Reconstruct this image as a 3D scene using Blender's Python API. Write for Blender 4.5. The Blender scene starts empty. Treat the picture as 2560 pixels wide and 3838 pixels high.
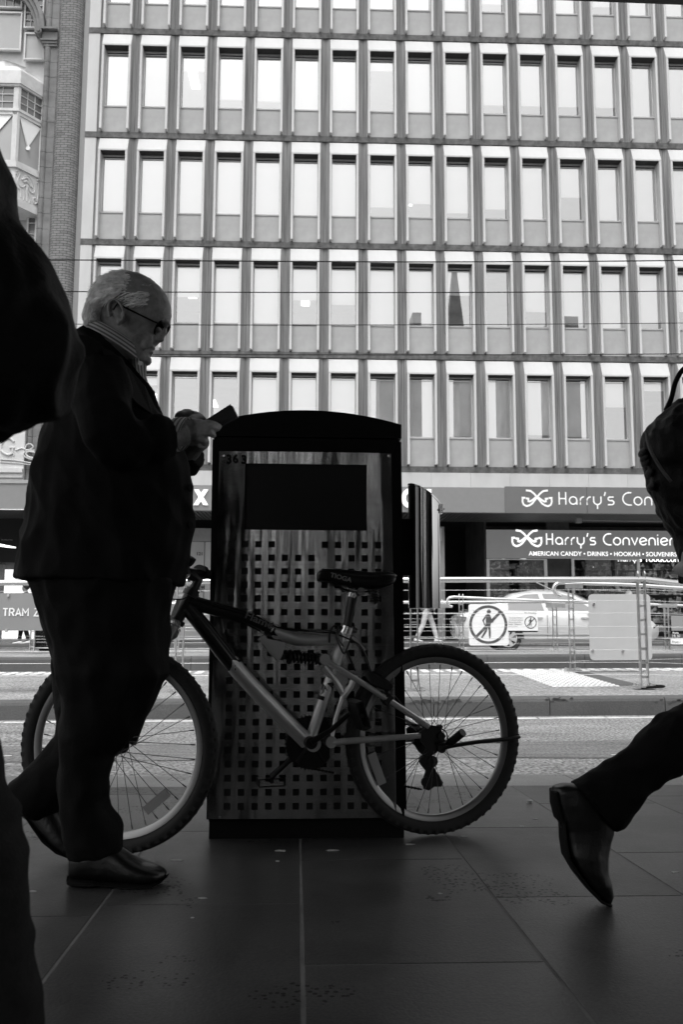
import bpy, bmesh, math, random
from mathutils import Vector, Matrix, noise
random.seed(7)
R = math.radians
S0 = bpy.context.scene
COL = S0.collection

# ------------------------------------------------------------------ camera
PITCH, ROLL, FOC = 0.12142, -0.00373, 3350.0     # focal length in pixels of a 2560x3838 frame
CAMZ = 0.64
cd = bpy.data.cameras.new('camera'); cam = bpy.data.objects.new('camera', cd); COL.objects.link(cam)
_f = Vector((0, math.cos(PITCH), math.sin(PITCH))); _u0 = Vector((0, -math.sin(PITCH), math.cos(PITCH))); _r0 = Vector((1, 0, 0))
CR = _r0*math.cos(ROLL) - _u0*math.sin(ROLL); CU = _r0*math.sin(ROLL) + _u0*math.cos(ROLL); CF = _f
cam.matrix_world = Matrix(((CR.x, CU.x, -CF.x, 0), (CR.y, CU.y, -CF.y, 0), (CR.z, CU.z, -CF.z, CAMZ), (0, 0, 0, 1)))
cd.sensor_fit = 'VERTICAL'; cd.sensor_height = 36; cd.sensor_width = 24; cd.lens = FOC/3838*36
cd.clip_start = 0.05; cd.clip_end = 2000
cd.dof.use_dof = True; cd.dof.focus_distance = 4.0; cd.dof.aperture_fstop = 8
S0.camera = cam

# ------------------------------------------------------------------ sky, sun, exposure (overcast, black and white picture)
w = bpy.data.worlds.new('World'); S0.world = w; w.use_nodes = True
nt = w.node_tree; nt.nodes.clear()
sky = nt.nodes.new('ShaderNodeTexSky'); sky.sky_type = 'NISHITA'; sky.sun_disc = False
sky.sun_elevation = R(64); sky.sun_rotation = R(188); sky.dust_density = 4; sky.air_density = 1.2
bw = nt.nodes.new('ShaderNodeRGBToBW'); bg = nt.nodes.new('ShaderNodeBackground'); wo = nt.nodes.new('ShaderNodeOutputWorld')
bg.inputs[1].default_value = 0.15
nt.links.new(sky.outputs[0], bw.inputs[0]); nt.links.new(bw.outputs[0], bg.inputs[0]); nt.links.new(bg.outputs[0], wo.inputs[0])
sl = bpy.data.lights.new('sun', 'SUN'); sl.energy = 0.55; sl.angle = R(25); sl.color = (1, 1, 1)
sun = bpy.data.objects.new('sun', sl); COL.objects.link(sun)
sun.rotation_euler = (R(26), 0, R(-8))
S0.view_settings.view_transform = 'Standard'; S0.view_settings.look = 'None'; S0.view_settings.gamma = 1
S0.view_settings.exposure = 1.0
S0.render.engine = 'CYCLES'
S0.cycles.max_bounces = 7; S0.cycles.diffuse_bounces = 3; S0.cycles.glossy_bounces = 3; S0.cycles.transparent_max_bounces = 10

# ------------------------------------------------------------------ helpers
def S(x, y, Y):
    """point of the world at depth Y seen at pixel (x, y) of the 2560x3838 photograph"""
    d = CF + CR*((x-1280)/FOC) + CU*((1919-y)/FOC)
    return Vector((0, 0, CAMZ)) + d*(Y/d.y)
SLOPE = 0.0315
def G(x, y):
    """point of the pavement plane at that pixel"""
    d = CF + CR*((x-1280)/FOC) + CU*((1919-y)/FOC)
    t = -CAMZ/(d.z + SLOPE*d.y)
    return Vector((0, 0, CAMZ)) + d*t
TH = 0.03114                                             # the street is turned this much to the picture
CT, ST = math.cos(TH), math.sin(TH)
def W(u, v, z=0.0):                                      # street frame: along, across, up (the street climbs a little to the right)
    return Vector((u*CT - v*ST, u*ST + v*CT, z + 0.008*u))
def SW(x, y, v):
    """street-frame (u, z) of the pixel on the plane at street depth v"""
    d = CF + CR*((x-1280)/FOC) + CU*((1919-y)/FOC)
    t = v/(-ST*d.x + CT*d.y)
    p = Vector((0, 0, CAMZ)) + d*t
    return p.x*CT + p.y*ST, p.z - 0.008*(p.x*CT + p.y*ST)

def ID(M=None): return Matrix.Identity(4)
WM = {}
def link(o, parent=None, world=None):
    COL.objects.link(o)
    if parent: o.parent = parent
    WM[o.name] = world if world is not None else Matrix.Identity(4)
def tag(o, label=None, cat=None, group=None, kind=None):
    if label: o['label'] = label
    if cat: o['category'] = cat
    if group: o['group'] = group
    if kind: o['kind'] = kind
    return o
def thing(name, label, cat, loc=(0, 0, 0), rz=0, group=None):
    o = bpy.data.objects.new(name, None); o.empty_display_size = 0.1
    o.location = loc; o.rotation_euler = (0, 0, rz)
    link(o, None, Matrix.Translation(loc) @ Matrix.Rotation(rz, 4, 'Z'))
    return tag(o, label, cat, group)
def obj(name, bm, m, parent=None, local=False, smooth=False, label=None):
    """one mesh object from a bmesh given in world coordinates (or the parent's, if local)"""
    me = bpy.data.meshes.new(name)
    if isinstance(bm, bpy.types.Mesh): me = bm
    else:
        bmesh.ops.recalc_face_normals(bm, faces=bm.faces); bm.to_mesh(me); bm.free()
    o = bpy.data.objects.new(name, me)
    pm = WM[parent.name] if parent else Matrix.Identity(4)
    if not local: me.transform(pm.inverted())
    me.materials.clear(); me.materials.append(m)
    if smooth:
        for p in me.polygons: p.use_smooth = True
        if smooth == 'auto':
            try: me.set_sharp_from_angle(angle=R(35))
            except Exception: pass
    link(o, parent, pm.copy())
    if label: o['label'] = label
    return o
def solo(name, bm, m, label, cat, group=None, kind=None, smooth=False):
    """a thing that is one mesh: origin moved to its base"""
    me = bpy.data.meshes.new(name); bmesh.ops.recalc_face_normals(bm, faces=bm.faces); bm.to_mesh(me); bm.free()
    xs = [v.co for v in me.vertices]
    c = Vector((sum(v.x for v in xs)/len(xs), sum(v.y for v in xs)/len(xs), min(v.z for v in xs)))
    me.transform(Matrix.Translation(-c)); me.materials.append(m)
    if smooth:
        for p in me.polygons: p.use_smooth = True
        if smooth == 'auto': me.set_sharp_from_angle(angle=R(35))
    o = bpy.data.objects.new(name, me); o.location = c; link(o, None, Matrix.Translation(c))
    return tag(o, label, cat, group, kind)
def copy_tree(o, parent=None, loc=None):
    c = o.copy(); COL.objects.link(c); c.parent = parent
    if loc is not None: c.location = loc
    for ch in list(o.children): copy_tree(ch, c)
    return c

def box(bm, a, b, M=None):
    vs = []
    for x in (a[0], b[0]):
        for y in (a[1], b[1]):
            for z in (a[2], b[2]):
                p = Vector((x, y, z)); vs.append(bm.verts.new(M @ p if M else p))
    for f in ((0, 1, 3, 2), (4, 6, 7, 5), (0, 4, 5, 1), (2, 3, 7, 6), (0, 2, 6, 4), (1, 5, 7, 3)):
        bm.faces.new([vs[i] for i in f])
    return vs
def hexa(bm, low, high):
    """solid between two equal-length closed loops"""
    a = [bm.verts.new(p) for p in low]; b = [bm.verts.new(p) for p in high]; n = len(a)
    bm.faces.new(a[::-1]); bm.faces.new(b)
    for i in range(n): bm.faces.new((a[i], a[(i+1) % n], b[(i+1) % n], b[i]))
def ring_pts(c, a, b, n=16, e=1.0):
    out = []
    for i in range(n):
        t = 2*math.pi*i/n; co, si = math.cos(t), math.sin(t)
        out.append(c + a*(math.copysign(abs(co)**e, co)) + b*(math.copysign(abs(si)**e, si)))
    return out
def loft(bm, rings, cap=True):
    L = [[bm.verts.new(p) for p in r] for r in rings]; n = len(L[0])
    for k in range(len(L)-1):
        for i in range(n): bm.faces.new((L[k][i], L[k][(i+1) % n], L[k+1][(i+1) % n], L[k+1][i]))
    if cap: bm.faces.new(L[0][::-1]); bm.faces.new(L[-1])
    return L
def frames(pts, closed=False):
    n = len(pts); T = []
    for i in range(n):
        a = pts[i-1] if (i > 0 or closed) else pts[i]; b = pts[(i+1) % n] if (i < n-1 or closed) else pts[i]
        T.append((b-a).normalized())
    up = Vector((0, 0, 1)) if abs(T[0].z) < 0.9 else Vector((0, 1, 0))
    A = []
    a = T[0].cross(up).normalized()
    for t in T:
        a = (a - t*a.dot(t)).normalized(); A.append((a, t.cross(a)))
    return A
def tube(bm, pts, r, n=10, cap=True, flat=1.0):
    """round tube through points; r a number or one per point"""
    pts = [Vector(p) for p in pts]
    rr = r if isinstance(r, (list, tuple)) else [r]*len(pts)
    A = frames(pts)
    return loft(bm, [ring_pts(p, a*q, b*q*flat, n) for p, (a, b), q in zip(pts, A, rr)], cap)
def spline(pts, k=6):
    """catmull-rom through points"""
    P = [Vector(p) for p in pts]; out = []
    for i in range(len(P)-1):
        a = P[i-1] if i else P[i]*2-P[i+1]; b, c = P[i], P[i+1]; d = P[i+2] if i+2 < len(P) else P[i+1]*2-P[i]
        for j in range(k):
            t = j/k
            out.append(0.5*((2*b) + (c-a)*t + (2*a-5*b+4*c-d)*t*t + (3*b-a-3*c+d)*t**3))
    out.append(P[-1]); return out
def disc(bm, c, axis, r, h, n=24, r2=None):
    """solid cylinder or cone frustum along an axis, centred at c"""
    axis = Vector(axis).normalized(); up = Vector((0, 0, 1)) if abs(axis.z) < 0.9 else Vector((1, 0, 0))
    a = axis.cross(up).normalized(); b = axis.cross(a); c = Vector(c)
    loft(bm, [ring_pts(c-axis*h/2, a*r, b*r, n), ring_pts(c+axis*h/2, a*(r2 or r), b*(r2 or r), n)])
def torus(bm, c, ax, R1, r, n=64, m=10, ry=None):
    ax = Vector(ax).normalized(); up = Vector((0, 0, 1)) if abs(ax.z) < 0.9 else Vector((1, 0, 0))
    a = ax.cross(up).normalized(); b = ax.cross(a); c = Vector(c); L = []
    for i in range(n):
        t = 2*math.pi*i/n; d = a*math.cos(t)+b*math.sin(t)
        L.append([bm.verts.new(p) for p in ring_pts(c+d*R1, d*r, ax*(ry or r), m)])
    for i in range(n):
        for j in range(m): bm.faces.new((L[i][j], L[i][(j+1) % m], L[(i+1) % n][(j+1) % m], L[(i+1) % n][j]))
def ellip(bm, c, rx, ry, rz, M=None, n=16, m=10):
    c = Vector(c); X, Y, Z = (M or Matrix.Identity(3)).col if M else (Vector((1, 0, 0)), Vector((0, 1, 0)), Vector((0, 0, 1)))
    rings = []
    for k in range(1, m):
        t = math.pi*k/m; rings.append(ring_pts(c - Z*rz*math.cos(t), X*rx*math.sin(t), Y*ry*math.sin(t), n))
    L = [[bm.verts.new(p) for p in r] for r in rings]
    for k in range(len(L)-1):
        for i in range(n): bm.faces.new((L[k][i], L[k][(i+1) % n], L[k+1][(i+1) % n], L[k+1][i]))
    a = bm.verts.new(c-Z*rz); b = bm.verts.new(c+Z*rz)
    for i in range(n):
        bm.faces.new((a, L[0][(i+1) % n], L[0][i])); bm.faces.new((b, L[-1][i], L[-1][(i+1) % n]))
def remeshed(bm, voxel, smooth=4, factor=0.5, disp=None):
    """union of the overlapping closed shapes in bm as one continuous skin"""
    me = bpy.data.meshes.new('tmp'); bmesh.ops.recalc_face_normals(bm, faces=bm.faces); bm.to_mesh(me); bm.free()
    o = bpy.data.objects.new('tmp', me); COL.objects.link(o)
    md = o.modifiers.new('r', 'REMESH'); md.mode = 'VOXEL'; md.voxel_size = voxel
    if smooth:
        ms = o.modifiers.new('s', 'SMOOTH'); ms.iterations = smooth; ms.factor = factor
    dg = bpy.context.evaluated_depsgraph_get(); dg.update()
    out = bpy.data.meshes.new_from_object(o.evaluated_get(dg))
    bpy.data.objects.remove(o); bpy.data.meshes.remove(me)
    if disp:
        out.calc_loop_triangles()
        ns = [v.normal.copy() for v in out.vertices]
        for v, n_ in zip(out.vertices, ns): v.co += n_*disp(v.co)
    return out

# flat writing: strokes and the built-in face -----------------------------------------------
def text_mesh(s, size, depth=0.01, bold=0.0, space=1.0, align='LEFT', sx=1.0):
    cu = bpy.data.curves.new('t', 'FONT'); cu.body = s; cu.size = size; cu.extrude = depth/2; cu.offset = bold*size
    cu.space_character = space; cu.align_x = align; cu.resolution_u = 4
    o = bpy.data.objects.new('t', cu); COL.objects.link(o)
    dg = bpy.context.evaluated_depsgraph_get(); dg.update()
    me = bpy.data.meshes.new_from_object(o.evaluated_get(dg))
    bpy.data.objects.remove(o); bpy.data.curves.remove(cu)
    me.transform(Matrix.Diagonal((sx, 1, 1, 1)))
    return me
def place_text(me, o, ux, uz=Vector((0, 0, 1)), mirror=False):
    """lay text (x right, y up) on a wall: origin o, x along ux, y along uz"""
    ux = Vector(ux).normalized(); uz = Vector(uz).normalized(); n = ux.cross(uz)
    if mirror: me.transform(Matrix.Diagonal((-1, 1, 1, 1))); me.flip_normals()
    me.transform(Matrix(((ux.x, uz.x, n.x, o[0]), (ux.y, uz.y, n.y, o[1]), (ux.z, uz.z, n.z, o[2]), (0, 0, 0, 1))))
    return me
def arc(cx, cy, rx, ry, a0, a1, n=14):
    return [(cx+rx*math.cos(R(a0+(a1-a0)*i/n)), cy+ry*math.sin(R(a0+(a1-a0)*i/n))) for i in range(n+1)]
# letters as single strokes, x height 1.0, capital height 1.5: (strokes, advance)
GL = {
 'H': ([[(0.05, 0), (0.05, 1.5)], [(0.85, 0), (0.85, 1.5)], [(0.05, 0.72), (0.85, 0.72)]], 1.15),
 'a': ([arc(0.5, 0.5, 0.45, 0.45, 0, 360, 24), [(0.95, 0.5), (0.95, 0)]], 1.22),
 'r': ([[(0.05, 0), (0.05, 0.55)] + arc(0.5, 0.5, 0.45, 0.45, 180, 90, 8)], 0.72),
 'y': ([[(0.05, 1.0), (0.05, 0.45)] + arc(0.5, 0.45, 0.45, 0.42, 180, 360, 14) + [(0.95, 1.0)], [(0.5, 0.03), (0.5, -0.5)]], 1.2),
 "'": ([[(0.2, 1.55), (0.08, 1.1)]], 0.36),
 's': ([[(0.72, 0.95), (0.3, 0.95)] + arc(0.3, 0.735, 0.24, 0.215, 90, 270, 8) + [(0.5, 0.52)] + arc(0.5, 0.27, 0.26, 0.25, 90, -90, 8) + [(0.03, 0.02)]], 1.0),
 'C': ([[(1.1, 1.5), (0.8, 1.5)] + arc(0.8, 0.75, 0.75, 0.75, 90, 270, 18) + [(1.1, 0.0)]], 1.3),
 'o': ([arc(0.5, 0.5, 0.48, 0.48, 0, 360, 24)], 1.18),
 'n': ([[(0.05, 0), (0.05, 0.5)] + arc(0.47, 0.55, 0.42, 0.42, 180, 0, 14) + [(0.89, 0)]], 1.12),
 'v': ([[(0.0, 1.0), (0.42, 0.02), (0.84, 1.0)]], 1.0),
 'e': ([[(0.1, 0.42), (0.95, 0.62)] + arc(0.5, 0.5, 0.48, 0.48, 14, 325, 24)], 1.14),
 'i': ([[(0.05, 0), (0.05, 1.0)], [(0.05, 1.32), (0.05, 1.4)]], 0.33),
 'c': ([arc(0.5, 0.5, 0.48, 0.48, 40, 320, 22)], 1.1),
 't': ([[(0.15, 1.4), (0.15, 0.0)], [(-0.1, 1.0), (0.5, 1.0)]], 0.72),
 'b': ([[(0.05, 1.5), (0.05, 0.5)], arc(0.5, 0.5, 0.45, 0.45, 0, 360, 24)], 1.18),
 'T': ([[(0, 1.5), (0.9, 1.5)], [(0.45, 1.5), (0.45, 0)]], 1.12),
 'R': ([[(0.05, 0), (0.05, 1.5), (0.5, 1.5)] + arc(0.5, 1.1, 0.4, 0.4, 90, -90, 10) + [(0.05, 0.7)], [(0.5, 0.7), (0.9, 0)]], 1.17),
 'A': ([[(0, 0), (0.5, 1.5), (1.0, 0)], [(0.2, 0.45), (0.8, 0.45)]], 1.2),
 'M': ([[(0.05, 0), (0.05, 1.5), (0.6, 0.6), (1.15, 1.5), (1.15, 0)]], 1.5),
 'Z': ([[(0.05, 1.5), (0.85, 1.5), (0.02, 0), (0.9, 0)]], 1.12),
 'O': ([arc(0.55, 1.0, 0.52, 0.5, 0, 180, 14) + arc(0.55, 0.5, 0.52, 0.5, 180, 360, 14) + [(1.07, 1.0)]], 1.35),
 'N': ([[(0.05, 0), (0.05, 1.5), (0.95, 0), (0.95, 1.5)]], 1.25),
 'E': ([[(0.85, 1.5), (0.05, 1.5), (0.05, 0), (0.85, 0)], [(0.05, 0.77), (0.75, 0.77)]], 1.1),
 ' ': ([], 0.62)}
def stroke_mesh(strokes, wd, depth=0.01, cap=True, bm=None, zoff=0):
    """flat ribbons of width wd along 2-D polylines, as a thin solid (x right, y up, z out)"""
    bm = bm or bmesh.new()
    for si, st in enumerate(strokes):
        P = [Vector((x, y)) for x, y in st]; n = len(P); Lf, Rt = [], []
        if cap:
            d0 = (P[0]-P[1]).normalized(); d1 = (P[-1]-P[-2]).normalized(); P[0] = P[0]+d0*wd*.12; P[-1] = P[-1]+d1*wd*.12
        for i in range(n):
            a = (P[i]-P[i-1]).normalized() if i else None; b = (P[i+1]-P[i]).normalized() if i < n-1 else None
            t = ((a or b)+(b or a)).normalized(); nrm = Vector((-t.y, t.x))
            k = 1.0
            if a and b: k = min(1.6, 1/max(0.3, nrm.dot(Vector((-a.y, a.x)))))
            Lf.append(P[i]+nrm*wd/2*k); Rt.append(P[i]-nrm*wd/2*k)
        z1 = depth + zoff + si*0.0002
        for i in range(n-1):
            q = [Lf[i], Rt[i], Rt[i+1], Lf[i+1]]
            lo = [bm.verts.new((p.x, p.y, 0)) for p in q]; hi = [bm.verts.new((p.x, p.y, z1)) for p in q]
            bm.faces.new(hi)
            for j in range(4):
                if j in (0, 2) or n == 2 or True: bm.faces.new((lo[j], lo[(j+1) % 4], hi[(j+1) % 4], hi[j]))
    return bm
def write(s, h, wd, depth=0.01, sx=1.0, track=0.0):
    """stroke writing, x height h; returns bmesh"""
    bm = bmesh.new(); x = 0
    for ch in s:
        st, adv = GL[ch]
        stroke_mesh([[((x+px*sx)*h, py*h) for px, py in q] for q in st], wd*h, depth, bm=bm)
        x += adv*sx + track
    return bm, x*h
def bm_to_me(bm):
    me = bpy.data.meshes.new('m'); bmesh.ops.recalc_face_normals(bm, faces=bm.faces); bm.to_mesh(me); bm.free(); return me

# ------------------------------------------------------------------ materials (all neutral: the photograph is black and white)
MATS = {}
def mat(name, c, rough=0.7, metal=0.0, var=0.0, scale=8.0, bump=0.0, bscale=60.0, stretch=(1, 1, 1), spec=0.5, emit=0.0, detail=6, coat=0.0, grain=0.0):
    """neutral principled material: brightness c varied by noise, plus fine bump"""
    if name in MATS: return MATS[name]
    m = bpy.data.materials.new(name); m.use_nodes = True; MATS[name] = m
    t = m.node_tree; b = t.nodes['Principled BSDF']
    b.inputs['Base Color'].default_value = (c, c, c, 1); b.inputs['Roughness'].default_value = rough
    b.inputs['Metallic'].default_value = metal; b.inputs['Specular IOR Level'].default_value = spec
    b.inputs['Coat Weight'].default_value = coat
    if emit:
        b.inputs['Emission Color'].default_value = (1, 1, 1, 1); b.inputs['Emission Strength'].default_value = emit
    if var or bump or grain:
        tc = t.nodes.new('ShaderNodeTexCoord'); mp = t.nodes.new('ShaderNodeMapping'); mp.inputs['Scale'].default_value = stretch
        t.links.new(tc.outputs['Object'], mp.inputs[0])
    if var or grain:
        n = t.nodes.new('ShaderNodeTexNoise'); n.inputs['Scale'].default_value = scale; n.inputs['Detail'].default_value = detail
        n.inputs['Roughness'].default_value = 0.6
        t.links.new(mp.outputs[0], n.inputs['Vector'])
        r = t.nodes.new('ShaderNodeMapRange'); r.inputs[1].default_value = 0.3; r.inputs[2].default_value = 0.7
        r.inputs[3].default_value = c*(1-var); r.inputs[4].default_value = c*(1+var)
        t.links.new(n.outputs['Fac'], r.inputs[0]); last = r.outputs[0]
        if grain:
            n2 = t.nodes.new('ShaderNodeTexNoise'); n2.inputs['Scale'].default_value = bscale; n2.inputs['Detail'].default_value = 3
            t.links.new(tc.outputs['Object'], n2.inputs['Vector'])
            r2 = t.nodes.new('ShaderNodeMapRange'); r2.inputs[1].default_value = 0.3; r2.inputs[2].default_value = 0.7
            r2.inputs[3].default_value = 1-grain; r2.inputs[4].default_value = 1+grain
            t.links.new(n2.outputs['Fac'], r2.inputs[0])
            mu = t.nodes.new('ShaderNodeMath'); mu.operation = 'MULTIPLY'
            t.links.new(last, mu.inputs[0]); t.links.new(r2.outputs[0], mu.inputs[1]); last = mu.outputs[0]
        t.links.new(last, b.inputs['Base Color'])
    if bump:
        n3 = t.nodes.new('ShaderNodeTexNoise'); n3.inputs['Scale'].default_value = bscale; n3.inputs['Detail'].default_value = 4
        t.links.new(mp.outputs[0], n3.inputs['Vector'])
        bp = t.nodes.new('ShaderNodeBump'); bp.inputs['Strength'].default_value = bump; bp.inputs['Distance'].default_value = 0.01
        t.links.new(n3.outputs['Fac'], bp.inputs['Height']); t.links.new(bp.outputs[0], b.inputs['Normal'])
    return m
def glass(name, refl=0.3, tint=0.9, rough=0.0):
    if name in MATS: return MATS[name]
    m = bpy.data.materials.new(name); m.use_nodes = True; MATS[name] = m; t = m.node_tree; t.nodes.clear()
    o = t.nodes.new('ShaderNodeOutputMaterial'); mx = t.nodes.new('ShaderNodeMixShader')
    tr = t.nodes.new('ShaderNodeBsdfTransparent'); tr.inputs[0].default_value = (tint, tint, tint, 1)
    gl = t.nodes.new('ShaderNodeBsdfGlossy'); gl.inputs['Roughness'].default_value = rough; gl.inputs[0].default_value = (.95, .95, .95, 1)
    lw = t.nodes.new('ShaderNodeLayerWeight'); lw.inputs[0].default_value = 0.3
    r = t.nodes.new('ShaderNodeMapRange'); r.inputs[3].default_value = refl; r.inputs[4].default_value = 1
    t.links.new(lw.outputs['Fresnel'], r.inputs[0]); t.links.new(r.outputs[0], mx.inputs[0])
    t.links.new(tr.outputs[0], mx.inputs[1]); t.links.new(gl.outputs[0], mx.inputs[2]); t.links.new(mx.outputs[0], o.inputs[0])
    return m
M_conc = mat('pale_precast', .52, .85, var=.10, scale=1.2, bump=.15, bscale=40, stretch=(1, 1, .35))
M_conc_streak = mat('streaked_precast', .20, .9, var=.5, scale=7, bump=.15, bscale=40, stretch=(3.0, 3.0, .06), detail=8)
M_spandrel = mat('grey_panel', .36, .8, var=.08, scale=3, bump=.1, bscale=90)
M_band = mat('rough_aggregate', .11, .95, var=.45, scale=5, bump=.6, bscale=45, grain=.35)
M_frame = mat('pale_aluminium', .62, .35, .6, var=.05)
M_blind = mat('white_blind', .84, .9, var=.02, scale=.8)
M_blind2 = mat('grey_blind', .68, .9, var=.03, scale=.8)
M_room = mat('office_interior', .30, .9, var=.3, scale=.7)
M_glass = glass('window_glass', .40, .98)
M_lamp = mat('lit_panel', .9, .5, emit=1.2)
M_black = mat('black_paint', .003, .5, var=.1, spec=.12)
M_blackmatt = mat('black_matt', .006, .8, spec=.2)
M_asph = mat('asphalt', .20, .9, var=.3, scale=1.6, bump=.9, bscale=45, grain=.85, stretch=(.5, 2.2, 1))
M_asph2 = mat('platform_asphalt', .25, .9, var=.2, scale=1.6, bump=.7, bscale=36, grain=.65)
M_kerb = mat('kerb_stone', .085, .85, var=.15, scale=2, bump=.3, bscale=80, grain=.15)
M_white = mat('white_road_paint', .62, .8, var=.12, scale=9, bump=.2, bscale=80)
M_steel = mat('polished_steel', .75, .18, 1.0, var=.04, scale=4)
M_steel2 = mat('brushed_steel', .5, .38, 1.0, var=.12, scale=5, stretch=(6, 6, .3))
M_white_p = mat('white_paint', .82, .5, var=.03)
M_grey_p = mat('grey_paint', .20, .5, var=.04)
M_midgrey = mat('mid_grey_paint', .30, .55, var=.06)
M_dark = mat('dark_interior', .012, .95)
M_darkgrey = mat('dark_grey', .05, .7, var=.2)
M_brick = None
# ------------------------------------------------------------------ ground: one sheet to the horizon, then road, platforms, pavement
bm = bmesh.new(); box(bm, (-400, -400, -1.6), (400, 400, -1.5)); o = obj('ground', bm, M_asph); tag(o, kind='structure')
def slab(name, u0, u1, v0, v1, z, th, m, label=None):
    bm = bmesh.new()
    nu = 12
    top = []
    for i in range(nu+1):
        u = u0+(u1-u0)*i/nu
        top.append([bm.verts.new(W(u, v0, z-th)), bm.verts.new(W(u, v0, z)), bm.verts.new(W(u, v1, z)), bm.verts.new(W(u, v1, z-th))])
    for i in range(nu):
        for j in range(4):
            bm.faces.new((top[i][j], top[i][(j+1) % 4], top[i+1][(j+1) % 4], top[i+1][j]))
    bm.faces.new(top[0]); bm.faces.new(top[-1][::-1])
    o = obj(name, bm, m); tag(o, kind='structure'); return o
ZR = -0.285; ZP = -0.12; ZP2 = 0.09
KV = SW(1500, 2683, 8.7)[1]
slab('road', -60, 60, 4.6, 8.9, ZR, .5, M_asph)
slab('tram_platform', -60, 60, 9.03, 14.3, ZP, .5, M_asph2)
slab('raised_platform', -60, 60, 14.42, 16.35, ZP2, .5, M_asph2)
slab('far_road', -60, 60, 16.3, 25.4, -0.10, .4, M_asph)
slab('far_footpath', -60, 60, 25.4, 34, 0.03, .4, M_asph2)
def kerb(name, v0, z0, z1, wd, L, uoff, ch=.035, m=M_kerb):
    """row of kerb stones with open joints, rounded front arris"""
    bm = bmesh.new(); u = -30+uoff
    while u < 30:
        a, b = u+.004, u+L-.004
        prof = [(v0, z0), (v0, z1-ch), (v0+ch*.3, z1-ch*.3), (v0+ch, z1), (v0+wd, z1), (v0+wd, z0)]
        hexa(bm, [W(a, v, z) for v, z in prof], [W(b, v, z) for v, z in prof]); u += L
    o = obj(name, bm, m); tag(o, kind='structure'); return o
kerb('platform_kerb', 8.78, ZR-.02, ZP+.006, .26, 1.135, .33+.2)
kerb('raised_kerb', 14.16, ZP-.02, ZP2+.006, .27, 1.55, .2)
kerb('far_kerb', 25.3, -.14, .036, .2, 1.5, .3)
# dark moss stains on the kerb face at two joints
bm = bmesh.new(); rs = random.Random(5)
for x, y in ((1577, 2631), (1690, 2630), (2115, 2621), (2545, 2628)):
    u0_, z0_ = SW(x, y, 8.775)
    for k in range(13):
        u_ = u0_+rs.gauss(0, .075); z_ = z0_+rs.gauss(0, .010); r_ = rs.uniform(.008, .022)
        lo = [W(u_+r_*1.6*math.cos(6.28*q/7)*rs.uniform(.6, 1.2), 8.779, z_+r_*.6*math.sin(6.28*q/7)) for q in range(7)]
        hexa(bm, lo, [p+Vector((0, -.002, 0)) for p in lo])
o = obj('kerb_stain', bm, M_darkgrey); tag(o, kind='structure')
# worn white line at the foot of the platform kerb: broken pieces
bm = bmesh.new(); u = -14
while u < 14:
    L = random.uniform(.25, .8); n = 7
    lo = [(u+L*i/n, 8.50+random.uniform(-.012, .02)) for i in range(n+1)]; hi = [(u+L*i/n, 8.62+random.uniform(-.02, .015)) for i in range(n+1)]
    vs = [bm.verts.new(W(a, b, ZR+.004)) for a, b in lo] + [bm.verts.new(W(a, b, ZR+.004)) for a, b in hi[::-1]]
    bm.faces.new(vs); u += L+random.choice((.01, .02, .05))
o = obj('edge_line', bm, M_white); tag(o, kind='structure')
# darker worn strip and small scuffs on the road
M_patch = mat('worn_asphalt', .15, .85, var=.3, scale=3, bump=.9, bscale=52, grain=.55, stretch=(.4, 3, 1))
bm = bmesh.new(); n = 60
lo = [(-12+24*i/n, 6.15+noise.noise(Vector((i*.3, 0, 0)))*.18) for i in range(n+1)]; hi = [(-12+24*i/n, 6.95+noise.noise(Vector((i*.3, 5, 0)))*.2) for i in range(n+1)]
A = [bm.verts.new(W(a, b, ZR+.004)) for a, b in lo]; B = [bm.verts.new(W(a, b, ZR+.004)) for a, b in hi]
for i in range(n): bm.faces.new((A[i], A[i+1], B[i+1], B[i]))
o = obj('road_patch', bm, M_patch); tag(o, kind='structure')
bm = bmesh.new()
for a, b, L in ((2.05, 6.2, .5), (1.35, 6.25, .06), (-2.2, 6.4, .12)):
    bm.faces.new([bm.verts.new(W(a, b, ZR+.008)), bm.verts.new(W(a+L, b, ZR+.008)), bm.verts.new(W(a+L*.95, b+.035, ZR+.008)), bm.verts.new(W(a, b+.03, ZR+.008))])
o = obj('road_marks', bm, M_white); tag(o, kind='structure')
# tactile strips: rows of small raised studs
def studs(name, quad, n1, n2, sz, skew=0):
    """quad: four street-frame corners (u, v, z)"""
    bm = bmesh.new(); q = [Vector(c) for c in quad]
    for i in range(n1):
        for j in range(n2):
            a, b = (i+.5)/n1, (j+.5)/n2
            p = q[0]*(1-a)*(1-b)+q[1]*a*(1-b)+q[2]*a*b+q[3]*(1-a)*b
            w = sz
            hexa(bm, [W(p.x-w, p.y-w*.9, p.z), W(p.x+w, p.y-w*.9, p.z), W(p.x+w, p.y+w*.9, p.z), W(p.x-w, p.y+w*.9, p.z)],
                 [W(p.x-w*.7, p.y-w*.6, p.z+.012), W(p.x+w*.7, p.y-w*.6, p.z+.012), W(p.x+w*.7, p.y+w*.6, p.z+.012), W(p.x-w*.7, p.y+w*.6, p.z+.012)])
    o = obj(name, bm, M_white); tag(o, kind='structure'); return o
def onplat(x, y, z=ZP+.004):
    """street-frame point of the platform at a pixel"""
    lo, hi = 5.0, 40.0
    for _ in range(40):
        m = (lo+hi)/2
        if SW(x, y, m)[1] < z: hi = m
        else: lo = m
    return (SW(x, y, lo)[0], lo, z)
bm = bmesh.new(); box(bm, (0, 0, 0), (1, 1, 1)); bm.free()
studs('tactile_strip', [(-12, 13.35, ZP), (8, 13.35, ZP), (8, 13.95, ZP), (-12, 13.95, ZP)], 100, 3, .055)
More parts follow.
